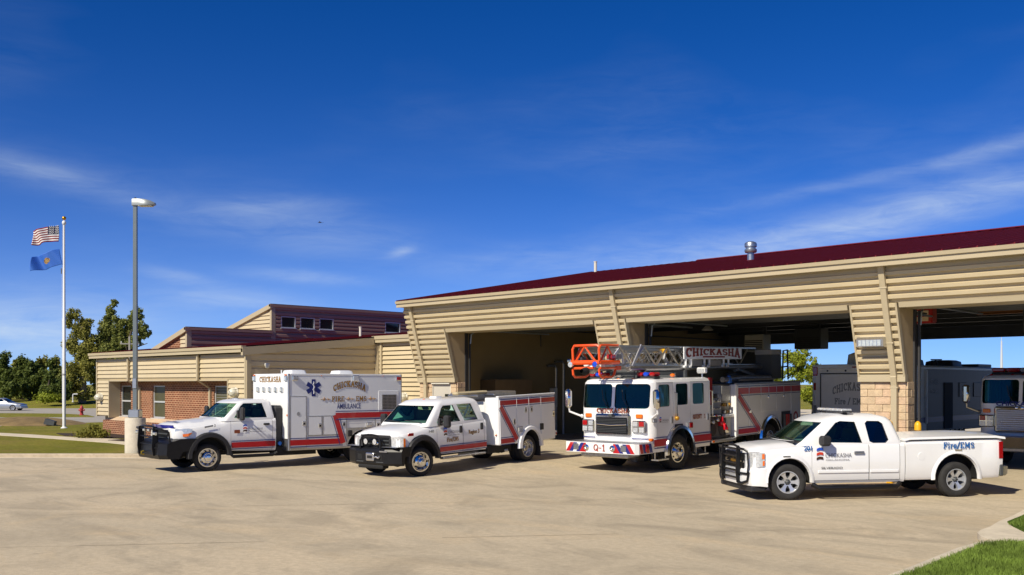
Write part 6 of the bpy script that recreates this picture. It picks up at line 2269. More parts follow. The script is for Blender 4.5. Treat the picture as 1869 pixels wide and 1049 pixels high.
    b = part('bumper', MB().loft([[(x, s * 1.24, z) for x, z in ((-2.20 + k, .60), (-1.40, .60), (-1.40, .90), (-2.20 + k, .90))] for s, k in ((-1, .10), (-.93, 0), (.93, 0), (1, .10))]), bm, R, 20)
    part('bumper_deck', MB().box(-2.16, -1.45, -1.20, 1.20, .904, .912), M_PLATE, b, 0)
    part('bumper_underside', MB().rbox(-2.0, -1.4, -.8, .8, .46, .59, .03), M_ALUD, b, 0)
    if not second:
        for s in (-1, 1):
            c = s * .86
            # chevron film on the bumper's ends
            for k, m_ in enumerate((M_RED, M_BLUE, M_WHITE2, M_BLUE, M_RED)):
                a0 = -.30 + k * .12
                decal(b, 'chevron', m_, [[(c + s * a0, .62), (c + s * (a0 + .12), .62), (c + s * (a0 + .12 - .16), .88), (c + s * (a0 - .16), .88)]] if k > 0 else [[(c + s * a0 - s * .10, .62), (c + s * (a0 + .12), .62), (c + s * (a0 - .04), .88), (c + s * (a0 - .10), .88)]], 0, -2.203, -1, .002 + .0006 * k)
            part('bumper_lamp', MB().rbox(-2.225, -2.20, c - s * .06 - .09, c - s * .06 + .09, .67, .85, .02), M_ALUD, b, 0)
            part('siren_horn', MB().lathe([(.005, -.01), (.04, -.03), (.09, -.015), (.10, .02)], (-2.205, s * .44, .75), 0, 18), M_CHROME, b)
        for k in range(4):
            x0 = -2.02 + k * .15
            decal(b, 'chevron', (M_RED, M_BLUE)[k % 2], [[(x0, .62), (x0 + .13, .62), (x0 + .05, .88), (x0 - .08, .88)]], 1, -1.235, -1, .012)
        part('bumper_lamp', MB().rbox(-1.80, -1.64, -1.265, -1.24, .66, .84, .02), M_REDL, b, 0)
        lettering('Q-1', b, (-2.205, 0, .655), (0, -1, 0), (0, 0, 1), .20, M_DKRED, width=.40, stroke=.17)
        for m_, k, st_ in ((M_GOLD, 0, .26), (M_DKRED, -.006, .17)):
            lettering('CHICKASHA', R, (-1.543 + k, 0, 1.73), (0, -1, .0), (0, 0, 1), .13, m_, width=1.10, stroke=st_)
        for s in (-1, 1):
            part('nose_stripe', MB().loft([[(-1.535 + .10 * (q ** 3), s * (.62 + .50 * q), z) for z in (.985, 1.01)] for q in (0, .3, .6, .85, 1)], cap=False, closed=False), M_BLUE, R, 0)
    else:
        lettering('CHICKASHA', R, (-1.545, .05, 1.80), (0, -1, 0), (0, 0, 1), .13, M_NAVY, width=1.25, font='sans', bold=.035)
    # side: arch trim, grab rails, handles, steps
    for s in (-1, 1):
        rings_ = []
        for k in range(19):
            a = radians(-6 + 192 * k / 18)
            c, sn = cos(a), sin(a)
            rings_.append([(.66 * c, s * 1.18, .56 + .66 * sn), (.67 * c, s * 1.30, .56 + .67 * sn), (.76 * c, s * 1.29, .56 + .76 * sn), (.78 * c, s * 1.21, .56 + .78 * sn)])
        part('wheel_arch_trim', MB().loft(rings_), M_CHROME, R, 40)
        for x in (-.95, 1.25):
            st = part('cab_step', MB().box(x - .28, x + .28, s * 1.16 - .12, s * 1.16 + .10, .36, .40).box(x - .28, x - .25, s * 1.16 - .02, s * 1.16 + .0, .40, .62).box(x + .25, x + .28, s * 1.16 - .02, s * 1.16, .40, .62), M_ALU, R, 0)
            st['kind'] = 'stuff'
    for x in (-.24, 1.76):
        part('grab_rail', MB().tube([(x, y + .01, 2.30), (x, y - .07, 2.28), (x, y - .07, 1.52), (x, y + .01, 1.50)], .02, 8), M_CHROME, R)
    for dd, hx in ((d1, -.42), (d2, 1.58)):
        handle(dd, hx, y, 1.50, .2, M_ALUD, vertical=True)
    wheel(R, 0, -1.00, .53, .36, .30, 'convex', radians(-4))
    wheel(R, 0, 1.00, .53, .36, .30, 'convex', radians(-4))
    axle(R, 0, .53, 1.0)
    part('chassis', MB().box(-1.3, 7.6, -.48, -.36, .55, .80).box(-1.3, 7.6, .36, .48, .55, .80), M_DARK, R, 0)['kind'] = 'stuff'
    return d1, d2


def build_engine():
    pit = radians(1.1)
    R = vroot('ladder_engine', 'white ladder fire engine with orange ladder tip nosing out of the middle bay', 'fire engine', 1238, 857, backdir(41.2), 1.22, pitch=pit)
    R.scale = (1.03, 1.045, 1.0)
    d1, d2 = fire_cab(R)
    y = -1.22
    AX = 5.70
    # cab side film
    for x0, x1 in ((-1.34, -.66), (.74, 1.78)):
        livery(R, [(x0, .87), (x1, .87)], .20, y - .014, .025, .05)
    city_logo(R, -1.06, y - .010, 1.48, .46)
    for m_, k, st_ in ((M_GOLD, 0, .22), (M_DKRED, -.004, .15)):
        lettering('QUINT', R, (.98, y - .010 + k, 1.47), (1, 0, 0), (0, 0, 1), .13, m_, width=.50, stroke=st_)
    lettering('1', R, (1.40, y - .012, 1.47), (1, 0, 0), (0, 0, 1), .13, M_DKRED, width=.08)
    part('brass_valve', MB().sphere((-.22, y - .06, 1.54), .07, 10, 6).cyl((-.22, y - .06, 1.54), (-.22, y - .06, 1.68), .03, 8), M_GOLD, R)
    scene_light(R, .52, y, 1.30, 1, .20, .18, M_REDL, .08)
    part('air_intake', MB().rbox(-.26, .18, y - .02, y + .01, 1.22, 1.36, .02), M_BLACKP, R, 0)
    scene_light(R, -1.30, y + .03, 1.52, 1, .22, .12)
    part('turn_marker', MB().rbox(-1.44, -1.30, y + .02, y + .12, .93, 1.01, .02), M_AMBER, R, 0)
    part('red_strap', MB().box(1.80, 1.98, y + .05, y + .10, 1.85, 2.70), mat('red_webbing', srgb(130, 16, 24), .8), R, 0)
    # roof fittings
    for yy in (-.82, .82):
        o = part('light_bar', MB().rbox(-1.12, -.80, yy - .30, yy + .30, 2.72, 2.78, .02), M_BLACKP, R, 0)
        for k, m_ in enumerate((M_REDL, M_BLUELN, M_REDL)):
            part('lens', MB().rbox(-1.14, -.78, yy - .30 + k * .2 + .01, yy - .30 + k * .2 + .19, 2.782, 2.90, .04), m_, o, 0)
    part('roof_beacon', MB().sphere((.10, -.95, 2.80), .08, 12, 6, (1, 1, .7)), M_AMBER, R)
    pill_lights(R, [(-1.24, yy, 2.715) for yy in (-.5, 0, .5)], M_AMBER, sz=(.06, .05, .025))
    part('flood_light', MB().rbox(1.62, 1.80, -1.12, -.84, 2.84, 3.02, .03), M_WHITE, R, 0)
    part('flood_lens', MB().rbox(1.60, 1.62, -1.09, -.87, 2.88, 2.99, .008), M_LENS, R, 0)
    part('flood_stand', MB().cyl((1.72, -.98, 2.70), (1.72, -.98, 2.85), .03, 8), M_ALU, R)
    part('lead_cable', MB().tube([(-1.34, .16, 2.74), (-1.1, .1, 2.80), (-.6, .14, 2.78), (0, .1, 2.9)], .03, 6), M_ALU, R)
    # pump panel, set in a little from the sides
    P0, P1, yp = 1.82, 3.30, -1.04
    part('pump_house', MB().box(P0, P1, yp, 1.04, .78, 2.46), M_PANEL, R, 0)
    part('running_board', MB().rbox(P0, P1 + .02, -1.24, 1.24, .66, .76, .02), M_PLATE, R, 0)
    part('board_marker', MB().rbox(P0 + .02, P0 + .14, -1.255, -1.24, .68, .74, .01), M_AMBER, R, 0)
    part('upper_panel', MB().box(P0 + .02, 2.70, yp - .02, yp - .001, 1.55, 2.44), M_ALUD, R, 0)
    gm = mat('gauge_face', (0.6, 0.6, 0.56), .3)
    rg = random.Random(4)
    for i in range(6):
        for j in range(2):
            x, z = 1.95 + i * .13, 1.72 + j * .24
            o = part('gauge', MB().cyl((x, yp - .05, z), (x, yp - .02, z), .05 if j else .035, 14), M_CHROME, R)
            part('dial', MB().cyl((x, yp - .056, z), (x, yp - .051, z), .038 if j else .025, 14), gm if rg.random() < .7 else M_DGREY, o)
    for i in range(8):
        x, z = rg.uniform(1.95, 2.65), rg.uniform(2.05, 2.40)
        part('control_box', MB().rbox(x - .06, x + .06, yp - .06, yp - .02, z - .07, z + .07, .01), rg.choice([M_DGREY, M_ALU, M_ALUD, M_BLACKP]), R, 0)
    for i in range(7):
        x = 1.95 + i * .105
        part('valve_pull', MB().cyl((x, yp - .09, 1.50), (x, yp, 1.50), .022, 8).sphere((x, yp - .10, 1.50), .035, 8, 5), rg.choice([M_ALU, M_BLACKP, M_REDL, M_CHROME]), R)
    for x, z, r in ((2.08, 1.30, .07), (2.36, 1.36, .07), (2.62, 1.34, .06)):
        part('discharge_cap', MB().lathe([(.005, -.12), (r * .8, -.12), (r, -.09), (r, 0)], (x, yp, z), 1, 14), M_CHROME, R)
    part('suction_cap', MB().lathe([(.005, -.07), (.17, -.07), (.19, -.05), (.19, 0)], (2.14, yp, 1.06), 1, 20), M_BLACKP, R)
    mr = mat('red_valve', srgb(200, 14, 28), .3, coat=.4)
    v = part('intake_valve', MB().tube([(2.62, yp, 1.22), (2.62, yp - .10, 1.22), (2.64, yp - .17, 1.17), (2.66, yp - .20, 1.04)], .075, 12).sphere((2.62, yp - .07, 1.26), .115, 14, 8).rbox(2.5, 2.58, yp - .18, yp - .1, 1.30, 1.46, .02), mr, R)
    part('valve_cap', MB().lathe([(.005, -.05), (.075, -.05), (.09, -.02), (.09, .04)], (2.665, yp - .205, 1.0), 2, 16), M_CHROME, v)
    part('dark_shroud', MB().cyl((2.86, yp - .012, 1.10), (2.86, yp - .002, 1.10), .30, 22), mat('brown_steel', (0.07, 0.055, 0.045), .5, .5), R)
    # perforated side panel and pipework in front of the body
    part('mesh_panel', MB().box(2.74, P1 - .04, yp - .03, yp - .001, 1.95, 2.42), mat('perforated_steel', (0.45, 0.45, 0.42), .5, .4, var=.5, vscale=60), R, 0)
    part('hose_bed_panel', MB().box(2.98, P1 - .04, yp - .04, yp - .001, .85, 1.40), mat('grey_panel', (0.42, 0.42, 0.40), .6), R, 0)
    part('white_ledge', MB().rbox(2.74, P1 + .01, yp - .14, yp, 1.42, 1.52, .015), M_WHITE, R, 0)
    for i in range(3):
        for j in range(2):
            x, z = 2.82 + i * .16, 1.60 + j * .22
            part('outlet', MB().lathe([(.005, -.10), (.05, -.10), (.055, -.06), (.04, 0)], (x, yp, z), 1, 12), M_GOLD if (i + j) % 2 else M_CHROME, R)
    # body
    B0, B1, Z0, Z1, W = 3.32, 7.95, .78, 2.46, 1.23
    bx = MB().rbox(B0, B1, -W, W, Z0, Z1, .02).mesh('body', M_WHITE2, 0)
    for a, b in ((-W - .2, -W + .6), (W - .6, W + .2)):
        bx = cut(bx, MB().prism([(AX + .66 * cos(radians(q)), .60 + .66 * sin(radians(q))) for q in range(-30, 211, 10)], 1, a, b), M_DARK)
    shade(bx, 25)
    B = link('body', bx, R)
    y = -W
    part('front_edge', MB().rbox(B0 - .02, B0 + .05, y - .02, y + .06, Z0 - .02, Z1, .012), M_WHITE, B, 0)
    part('roof_trim', MB().rbox(B0, B1, y - .015, y + .06, Z1 - .02, Z1 + .05, .012), M_ALUD, B, 0)

    def comp(x0, x1, z0, z1, hx=None, hz=None):
        o = part('compartment_door', MB().rbox(x0 + .015, x1 - .015, y - .018, y + .002, z0, z1, .006), M_WHITE2, B, 0)
        if hx:
            part('latch', MB().lathe([(.005, -.03), (.05, -.03), (.06, -.01), (.06, 0)], (hx, y - .018, hz), 1, 14), M_CHROME, o)
    comp(3.40, 4.14, .84, 2.40)
    comp(4.14, 4.94, .84, 2.40, 4.20, 1.55)
    comp(4.96, 6.06, 1.52, 2.40, 5.5, 2.0)
    comp(6.07, 7.14, 1.50, 2.40, 6.6, 2.0)
    comp(7.16, 7.90, .84, 2.40)
    part('tool_recess', MB().box(6.45, 7.12, y - .006, y - .001, .84, 1.46), M_DGREY, B, 0)
    for k in range(4):
        part('air_bottle', MB().cyl((6.56 + k * .15, y - .05, .92), (6.56 + k * .15, y - .05, 1.36), .055, 10), M_REDL if k in (1, 2) else M_DGREY, B)
    part('ring_emblem', MB().lathe([(.10, -.024), (.14, -.030), (.18, -.024)], (7.5, y, 1.25), 1, 20), M_RED, B)
    yl = y - .024
    livery(B, [(3.44, 2.24), (7.90, 2.24)], .20, yl, .022, .045)
    livery(B, [(3.46, 2.10), (4.86, .90)], .17, yl - .004, .022, .045)
    livery(B, [(3.42, .93), (4.72, .93)], .16, yl - .002, .022, .045)
    for x in (4.14, 4.95, 5.5, 6.065, 6.6, 7.15):
        part('door_seam', MB().box(x - .010, x + .010, yl - .008, yl - .001, 2.02, 2.42), M_ALU, B, 0)
    rings_ = []
    for k in range(15):
        a = radians(180 * k / 14)
        c, sn = cos(a), sin(a)
        rings_.append([(AX + .66 * c, y + .02, .62 + .66 * sn), (AX + .67 * c, y - .07, .62 + .67 * sn), (AX + .75 * c, y - .06, .62 + .75 * sn), (AX + .78 * c, y + .01, .62 + .78 * sn)])
    part('wheel_arch_trim', MB().loft(rings_), M_CHROME, B, 40)
    for s in (-1, 1):
        wheel(R, AX, s * 1.05, .53, .29, .30, 'deep')
        wheel(R, AX, s * .72, .53, .29, .30, 'deep')
    axle(R, AX, .53, 1.0)
    # deck stuff between body and ladder
    part('deck_tray', MB().rbox(3.4, 6.2, -1.0, 1.0, Z1 + .01, Z1 + .10, .02), M_DGREY, R, 0)
    part('suction_hose', MB().tube([(3.0, -.95, 2.62), (4.2, -.98, 2.66), (6.1, -.98, 2.64)], .09, 10), M_ALUD, R)
    part('plank', MB().rbox(3.9, 6.3, -1.12, -.86, 2.56, 2.62, .01), mat('grey_plank', (0.3, 0.27, 0.22), .7), R, 0)
    part('lift_cylinder', MB().cyl((4.6, -.55, 2.95), (6.2, -.50, 2.62), .10, 12).cyl((3.4, -.55, 3.05), (4.6, -.55, 2.95), .055, 10), M_ALUD, R)
    part('coupling', MB().cyl((3.35, -.98, 2.50), (3.35, -.98, 2.66), .10, 12).sphere((3.35, -.98, 2.70), .07, 8, 6), mat('blue_coupling', srgb(60, 110, 180), .3, .4), R)
    part('turntable', MB().lathe([(.9, 2.48), (.9, 2.62), (.7, 2.66), (.7, 2.80), (.005, 2.82)], (6.4, 0, 0), 2, 28), M_DGREY, R)
    part('control_pedestal', MB().prism([(6.30, 2.60), (7.02, 2.60), (6.98, 3.60), (6.22, 3.60)], 1, -.98, -.42), M_DGREY, R, 0)
    part('pedestal_cap', MB().rbox(6.20, 7.0, -1.0, -.40, 3.44, 3.62, .02), M_GREY, R, 0)
    part('handrail', MB().tube([(7.15, -.95, 2.55), (7.22, -.95, 3.58), (7.55, -.95, 3.60)], .03, 8).tube([(7.18, -.95, 3.0), (7.55, -.95, 3.02)], .025, 8).tube([(7.55, -.95, 3.60), (7.58, -.95, 2.55)], .03, 8), M_BLACK, R)
    # ------------------------------------------------ the ladder
    L = part('ladder_base_rail', MB().cyl((-1.55, -.58, 3.02), (6.3, -.58, 3.02), .075, 12), M_ALUD, R)
    part('ladder_base_rail', MB().cyl((-1.55, .58, 3.02), (6.3, .58, 3.02), .075, 12), M_ALUD, R)
    part('rail_end', MB().cyl((-1.60, -.58, 3.02), (-1.55, -.58, 3.02), .085, 12), M_ALU, R)
    for (w_, z0, z1, x0, x1, pitch_, r, nm) in ((.58, 3.08, 3.66, -2.05, 5.9, .62, .030, 'ladder_section'), (.44, 3.12, 3.58, -2.5, 4.6, .46, .022, 'ladder_section'), (.32, 3.14, 3.50, -2.6, 4.0, .40, .018, 'ladder_section')):
        mb = MB()
        for s in (-1, 1):
            yy = s * w_
            mb.rbox(x0, x1, yy - .025, yy + .025, z1 - .03, z1 + .03, .008)
            mb.rbox(x0 + .3, x1, yy - .025, yy + .025, z0 - .02, z0 + .04, .008)
            n = int((x1 - x0) / pitch_)
            for k in range(n):
                xa = x0 + k * pitch_
                up = k % 2 == 0
                mb.tube([(xa, yy, z1 if up else z0), (xa + pitch_, yy, z0 if up else z1)], r, 6)
        for k in range(int((x1 - x0) / .36)):
            xr = x0 + .2 + k * .36
            mb.tube([(xr, -w_, z0), (xr, w_, z0)], .018, 6)
        part(nm, mb, M_ALU, R, 30)
    part('heat_post', MB().tube([(-.98, -.60, 3.70), (-1.45, -.61, 3.08)], .038, 8), M_ALU, R)
    # name board
    S = part('name_board', MB().rbox(1.20, 4.78, -.68, -.64, 3.28, 3.66, .01), M_WHITE2, R, 0)
    bow = lambda t, px, py: (px, (.10 + py * (1 - .42 * (1 - (2 * t) ** 2)) + .10 * (1 - (2 * t) ** 2)))
    for m_, k, st_ in ((M_BLKLET, 0, .235), (M_BROWN, -.006, .20)):
        lettering('CHICKASHA', S, (2.98, -.682 + k, 3.225), (1, 0, 0), (0, 0, 1), .32, m_, width=3.35, warp=bow, stroke=st_)
    for x in (2.62, 3.32):
        decal(S, 'ribbon', M_BROWN, [[(x - .33, 3.335), (x + .33, 3.335), (x + .33, 3.385), (x - .33, 3.385)]], 1, -.682, -1, .004)
    for x in (1.32, 1.62, 2.42, 2.72, 3.62, 3.92):
        part('board_hook', MB().tube([(x, -.66, 3.28), (x, -.66, 3.10), (x - .06, -.68, 3.05), (x - .14, -.68, 3.06)], .035, 8), M_WHITE2, R)
    for x0, x1 in ((1.72, 2.32), (2.82, 3.52)):
        part('side_box', MB().rbox(x0, x1, -.64, -.52, 3.06, 3.26, .015), M_GREY, R, 0)
    # orange tip
    X0, X1, wy = -2.90, -2.02, .44
    for s in (-1, 1):
        yy = s * wy - .10
        part('tip_hoop', MB().tube([(X0, yy, 3.20), (X0 - .02, yy, 3.58), (X0 + .04, yy, 3.66), (X0 + .12, yy, 3.68), (X1 + .0, yy, 3.68)], .034, 8), M_ORANGE, R)
        part('tip_brace', MB().tube([(X0 + .06, yy, 3.24), (X0 + .36, yy, 3.66), (X1 - .18, yy, 3.22)], .030, 8), M_ORANGE, R)
        part('tip_tube', MB().cyl((X0 - .04, yy, 3.20), (X1, yy, 3.20), .065, 10), M_ORANGE, R)
        part('tip_foot', MB().tube([(X1 + .05, yy, 3.04), (X0 + .02, yy, 3.04), (X0 - .02, yy, 3.0), (X0, yy, 2.86), (X0 + .08, yy, 2.79), (X0 + .55, yy, 2.79), (X0 + .66, yy, 2.84), (X1 - .12, yy, 3.04)], .034, 8), M_ORANGE, R)
        part('tip_bracket', MB().rbox(X1 - .12, X1 + .10, yy - .04, yy + .04, 2.98, 3.10, .02), M_ORANGE, R, 0)
    part('tip_hoop', MB().tube([(X0, wy - .1, 3.60), (X0 - .02, wy - .16, 3.68), (X0 - .02, -wy - .04, 3.68), (X0, -wy - .1, 3.62)], .034, 8), M_ORANGE, R)
    part('tip_brace', MB().tube([(X0, wy - .18, 3.22), (X0, -.06, 3.66), (X0, -wy + .04, 3.24)], .030, 8), M_ORANGE, R)
    part('tip_tube', MB().cyl((X0 - .04, -wy - .15, 3.20), (X0 - .04, wy - .05, 3.20), .065, 10), M_ORANGE, R)
    part('tip_foot', MB().tube([(X0, wy - .1, 3.04), (X0, -wy + .1, 3.05)], .034, 8), M_ORANGE, R)
    part('monitor', MB().sphere((-2.55, -.05, 3.02), .15, 12, 8).cyl((-2.55, -.05, 3.02), (-2.95, -.12, 2.98), .075, 12).cyl((-2.2, 0, 3.05), (-2.55, -.05, 3.02), .08, 10), M_ALUD, R)
    part('nozzle', MB().lathe([(.06, -.12), (.10, 0), (.11, .10), (.08, .12)], (-3.02, -.12, 2.96), 0, 16), M_DARK, R)
    for yy in (-.46, .36):
        o = part('tip_lamp', MB().lathe([(.01, .10), (.07, .06), (.085, 0), (.08, -.02)], (X0 - .10, yy, 3.15), 0, 14), M_CHROME, R)
        part('lens', MB().lathe([(.004, -.012), (.078, -.01)], (X0 - .10, yy, 3.15), 0, 14), M_BLUELN if yy < 0 else M_LENS, o)
    part('tip_lamp', MB().rbox(X0 - .12, X0 - .02, wy - .08, wy + .04, 3.20, 3.30, .03), M_CHROME, R, 0)
    for x, yy, z, m_ in ((-2.6, -.35, 3.12, M_WHITE), (-2.4, .2, 3.14, M_WHITE2), (-2.3, -.5, 3.35, M_REDL), (-2.15, -.40, 3.30, M_GREY), (-2.5, .35, 3.3, M_DGREY), (-1.9, -.42, 3.36, M_GREY)):
        part('tip_equipment', MB().rbox(x - .12, x + .12, yy - .09, yy + .09, z - .07, z + .07, .03), m_, R, 0)
    part('pinned_tool', MB().tube([(-2.4, -.5, 3.2), (-1.9, -.5, 3.6)], .03, 6).tube([(-1.7, -.48, 3.15), (-1.75, -.48, 3.55)], .03, 6), M_WHITE2, R)['kind'] = 'stuff'
    part('yellow_strap', MB().rbox(.35, .5, -.55, -.40, 3.45, 3.60, .03), M_YELLOW, R, 0)
    part('safety_harness', MB().tube([(.42, -.5, 3.5), (.35, -.52, 3.3), (.5, -.52, 3.2), (.44, -.52, 3.05)], .05, 7), M_GREY, R)
    part('ladder_cradle', MB().rbox(-.9, -.75, -.7, .7, 2.72, 2.95, .02).rbox(1.2, 1.35, -.7, .7, 2.70, 2.95, .02), M_DGREY, R, 0)['kind'] = 'stuff'
    return R


def build_engine_two():
    R = thing('parked_engine', 'white fire engine with large chrome grille parked in the shade behind the pickup', 'fire engine', (-9.60, 32.5, gz(-9.6, 32.5)), pi / 2)
    fire_cab(R, True)
    y = -1.22
    o = part('light_bar', MB().rbox(-.95, -.55, -1.0, 1.0, 2.72, 2.80, .02), M_BLACKP, R, 0)
    for k in range(5):
        part('lens', MB().rbox(-.97, -.53, -1.0 + k * .4 + .01, -1.0 + k * .4 + .39, 2.802, 2.93, .04), M_REDL if k in (0, 1, 3, 4) else M_LENS, o, 0)
    pill_lights(R, [(-1.26, yy, 2.71) for yy in (-.9, -.3, 0, .3, .9)], M_REDL, sz=(.05, .05, .03))
    part('body', MB().rbox(1.85, 7.6, -1.22, 1.22, .75, 2.9, .03), M_WHITE2, R, 0)
    part('deck_gun', MB().rbox(.2, .8, -.3, .3, 3.0, 3.18, .04), M_DGREY, R, 0)
    part('gun_stand', MB().cyl((.5, 0, 2.68), (.5, 0, 3.02), .06, 8), M_DGREY, R)
    wheel(R, 5.4, -1.02, .53, .36, .30, 'deep')
    wheel(R, 5.4, 1.02, .53, .36, .30, 'deep')


def build_trailer():
    """long white command trailer behind the ladder engine, lettered door forward, dark flank"""
    u0, v0, W, Lg, zb, zt = -17.75, 34.0, 2.5, 12.6, .55, 3.16
    T = thing('command_trailer', 'long white lettered command trailer with dark flank parked behind the ladder engine', 'trailer', (u0, v0, gz(-16, 34)))
    mw = mat('trailer_white', (0.88, 0.86, 0.80), .4, var=.03)
    part('shell', MB().rbox(0, W, 0, Lg, zb, zt, .06), mw, T, 0)
    y = 0
    for x in (0.06, W - .06):
        part('corner_post', MB().rbox(x - .07, x + .07, y - .02, y + .05, zb, zt - .02, .02), M_WHITE2, T, 0)
    part('top_rail', MB().rbox(0, W, y - .025, y + .05, zt - .16, zt - .01, .02), M_WHITE2, T, 0)
    door = part('rear_door', MB().rbox(.34, 2.26, y - .022, y + .0, zb + .05, zt - .36, .012), mw, T, 0)
    part('door_edge', MB().rbox(.30, .335, y - .03, y, zb + .05, zt - .33, .006), M_DGREY, door, 0)
    part('door_edge', MB().rbox(.30, 2.34, y - .03, y, zt - .355, zt - .32, .006), M_DGREY, door, 0)
    part('latch_bar', MB().rbox(.40, .98, y - .05, y - .02, zb + .72, zb + .76, .01), M_DGREY, door, 0)
    arc = lambda t, px, py: (px, py + .18 * (1 - (2 * t) ** 2))
    for m_, k, st_ in ((M_BLKLET, 0, .20), (mat('silver_lettering', (0.5, 0.5, 0.47), .4), -.004, .10)):
        lettering('CHICKASHA', door, (1.50, y - .026 + k, 2.03), (1, 0, 0), (0, 0, 1), .28, m_, width=1.40, warp=arc, stroke=st_)
        lettering('Fire / EMS', door, (1.45, y - .026 + k, 1.70), (1, 0, 0), (0, 0, 1), .22, m_, width=1.15, stroke=st_)
    for x in (.10, W - .10):
        part('tail_light', MB().rbox(x - .09, x + .11, y - .05, y, zt - .42, zt - .08, .03), M_REDL, T, 0)
        part('marker', MB().rbox(x - .04, x + .04, y - .045, y - .02, zt - .95, zt - .68, .03), M_REDL, T, 0)
        part('marker', MB().rbox(x - .06, x + .06, y - .045, y - .02, 1.35, 1.65, .02), M_GREY, T, 0)
    for x in (.6, 1.3, 2.0):
        part('clearance_light', MB().sphere((x, y - .03, zt - .24), .035, 8, 5), M_DGREY, T)
    part('brake_light', MB().rbox(1.55, 2.15, y - .045, y - .02, zt - .13, zt - .09, .01), M_REDL, T, 0)
    o = part('roof_air_unit', MB().loft([ring(1.1, 2.3, .62, zt - .01, .15, .15), ring(1.13, 2.27, .60, zt + .36, .18, .15), ring(1.3, 2.1, .45, zt + .44, .15, .12)]), mat('roof_unit_cream', (0.60, 0.59, 0.54), .6), T, 40)
    o.location = (0, 1.0, 0)
    part('vent_slot', MB().rbox(1.45, 1.95, -.63, -.60, zt + .12, zt + .28, .04), M_DGREY, o, 0)
    x = W
    part('side_panel', MB().box(x - .01, x + .004, 4.3, Lg - .12, zb + .05, zt - .14), mat('dark_side_sheet', (0.05, 0.05, 0.048), .5, var=.1), T, 0)  # dark sheet laid over the white side behind the awning arm
    part('side_stripe', MB().box(x + .005, x + .010, .16, Lg - .14, .95, 1.15), mat('blue_band', srgb(20, 32, 110), .4), T, 0)
    part('awning_arm', MB().rbox(x, x + .07, 4.14, 4.26, .9, 3.0, .02), M_WHITE2, T, 0)
    part('side_door', MB().rbox(x + .004, x + .03, 6.0, 6.9, zb + .1, 2.5, .01), M_DARK, T, 0)
    for yy, ww in ((7.6, .8), (9.2, .9)):
        part('side_window', MB().rbox(x + .004, x + .03, yy, yy + ww, 1.9, 2.5, .01), M_STEELF, T, 0)
    lettering('CHICKASHA', T, (x + .006, 5.05, 2.42), (0, 1, 0), (0, 0, 1), .2, M_GREY, width=.85)
    lettering('Fire / EMS', T, (x + .006, 5.05, 2.08), (0, 1, 0), (0, 0, 1), .16, M_GREY, width=.75)
    for yy in (4.6, 8.6):
        o = part('roof_air_unit', MB().loft([ring(.9, 2.1, .62, zt - .01, .15, .15), ring(.95, 2.05, .60, zt + .22, .15, .15), ring(1.15, 1.9, .45, zt + .28, .12, .12)]), M_DGREY, T, 40)
        o.location = (0, yy, 0)
    part('roof_antenna', MB().tube([(1.9, 6.2, zt), (2.0, 6.5, zt + .26)], .02, 5).tube([(1.9, 6.9, zt), (2.0, 6.5, zt + .26)], .02, 5).tube([(2.0, 6.0, zt + .26), (2.0, 7.1, zt + .28)], .025, 5), M_DARK, T)
    part('roof_rack', MB().rbox(1.4, 2.3, 10.4, 12.0, zt - .005, zt + .14, .03), M_DGREY, T, 0)
    for yy in (7.0, 8.0):
        for xx in (.14, W - .14):
            w_ = wheel(T, xx, yy, .40, .25, .22, 'deep')
            w_.rotation_euler = (0, 0, pi / 2 if xx > 1 else -pi / 2)
    part('landing_leg', MB().box(1.2, 1.32, .4, .52, 0, .56), M_DARK, T, 0)


def build_sedan():
    """silver saloon on the far road, side on, nose to the right"""
    z = -.55
    x, y = gp(30, 749, z)
    R = thing('silver_sedan', 'silver saloon car with door decal on the road beyond the lawn', 'car', (x, y, z), atan2(-sin(TH), -cos(TH)) + radians(0))
    # local: x rearward = towards picture left
    ms = mat('silver_paint', (0.40, 0.43, 0.47), .3, .55, coat=.5)
    st = [(-.92, .36, .62, .66, .60, .06), (-.85, .28, .72, .77, .76, .08), (-.5, .24, .80, .86, .86, .10), (.2, .22, .88, .94, .89, .08), (.7, .22, .92, .96, .90, .06), (2.6, .22, .97, .99, .90, .06), (3.3, .26, 1.0, 1.02, .87, .08), (3.75, .34, .96, .99, .78, .08), (3.85, .42, .86, .88, .66, .08)]
    me = body_loft(st).mesh('body', ms, 32)
    me = arches(me, [(0, .32, .36), (2.75, .32, .36)], .9, .25)
    link('body', me, R)
    H = House([(.90, .45, 3.35, .84, .12, .2, .12), (.98, .58, 3.22, .83, .12, .2, .12), (1.36, 1.25, 2.55, .64, .16, .2, .08), (1.45, 1.5, 2.3, .48, .16, .2, .05)])
    w1 = [(.95, 1.0), (1.72, 1.0), (1.72, 1.34), (1.34, 1.34)]
    w2 = [(1.80, 1.0), (2.75, 1.0), (2.45, 1.34), (1.80, 1.34)]
    for q in (w1, w2):
        H.cut_side(q, M_BLACKP)
    H.me.materials[0] = ms
    H.cut_front([(-.72, 1.0), (.72, 1.0), (.56, 1.34), (-.56, 1.34)], 1.45, M_BLACKP)
    H.done(R)
    H.side_glass(R, w1, G_DARK, name='side_window')
    H.side_glass(R, w2, G_DARK)
    H.wind_glass(R, -.74, .74, 1.0, 1.36, G_DARK, taper=.2)
    for s in (-1, 1):
        part('headlight', MB().rbox(-.86, -.58, s * .74 - .09, s * .74 + .09, .60, .72, .03), M_LENS, R, 0)
        for xx in (0, 2.75):
            wheel(R, xx, s * .78, .33, .21, .22, 'spoke')
    decal(R, 'door_decal', M_NAVY, [[(1.0, .62), (1.55, .62), (1.6, .72), (1.05, .74)]], 1, -.912, -1)
    part('bumper', MB().rbox(-.98, -.72, -.80, .80, .26, .50, .06), ms, R, 0)


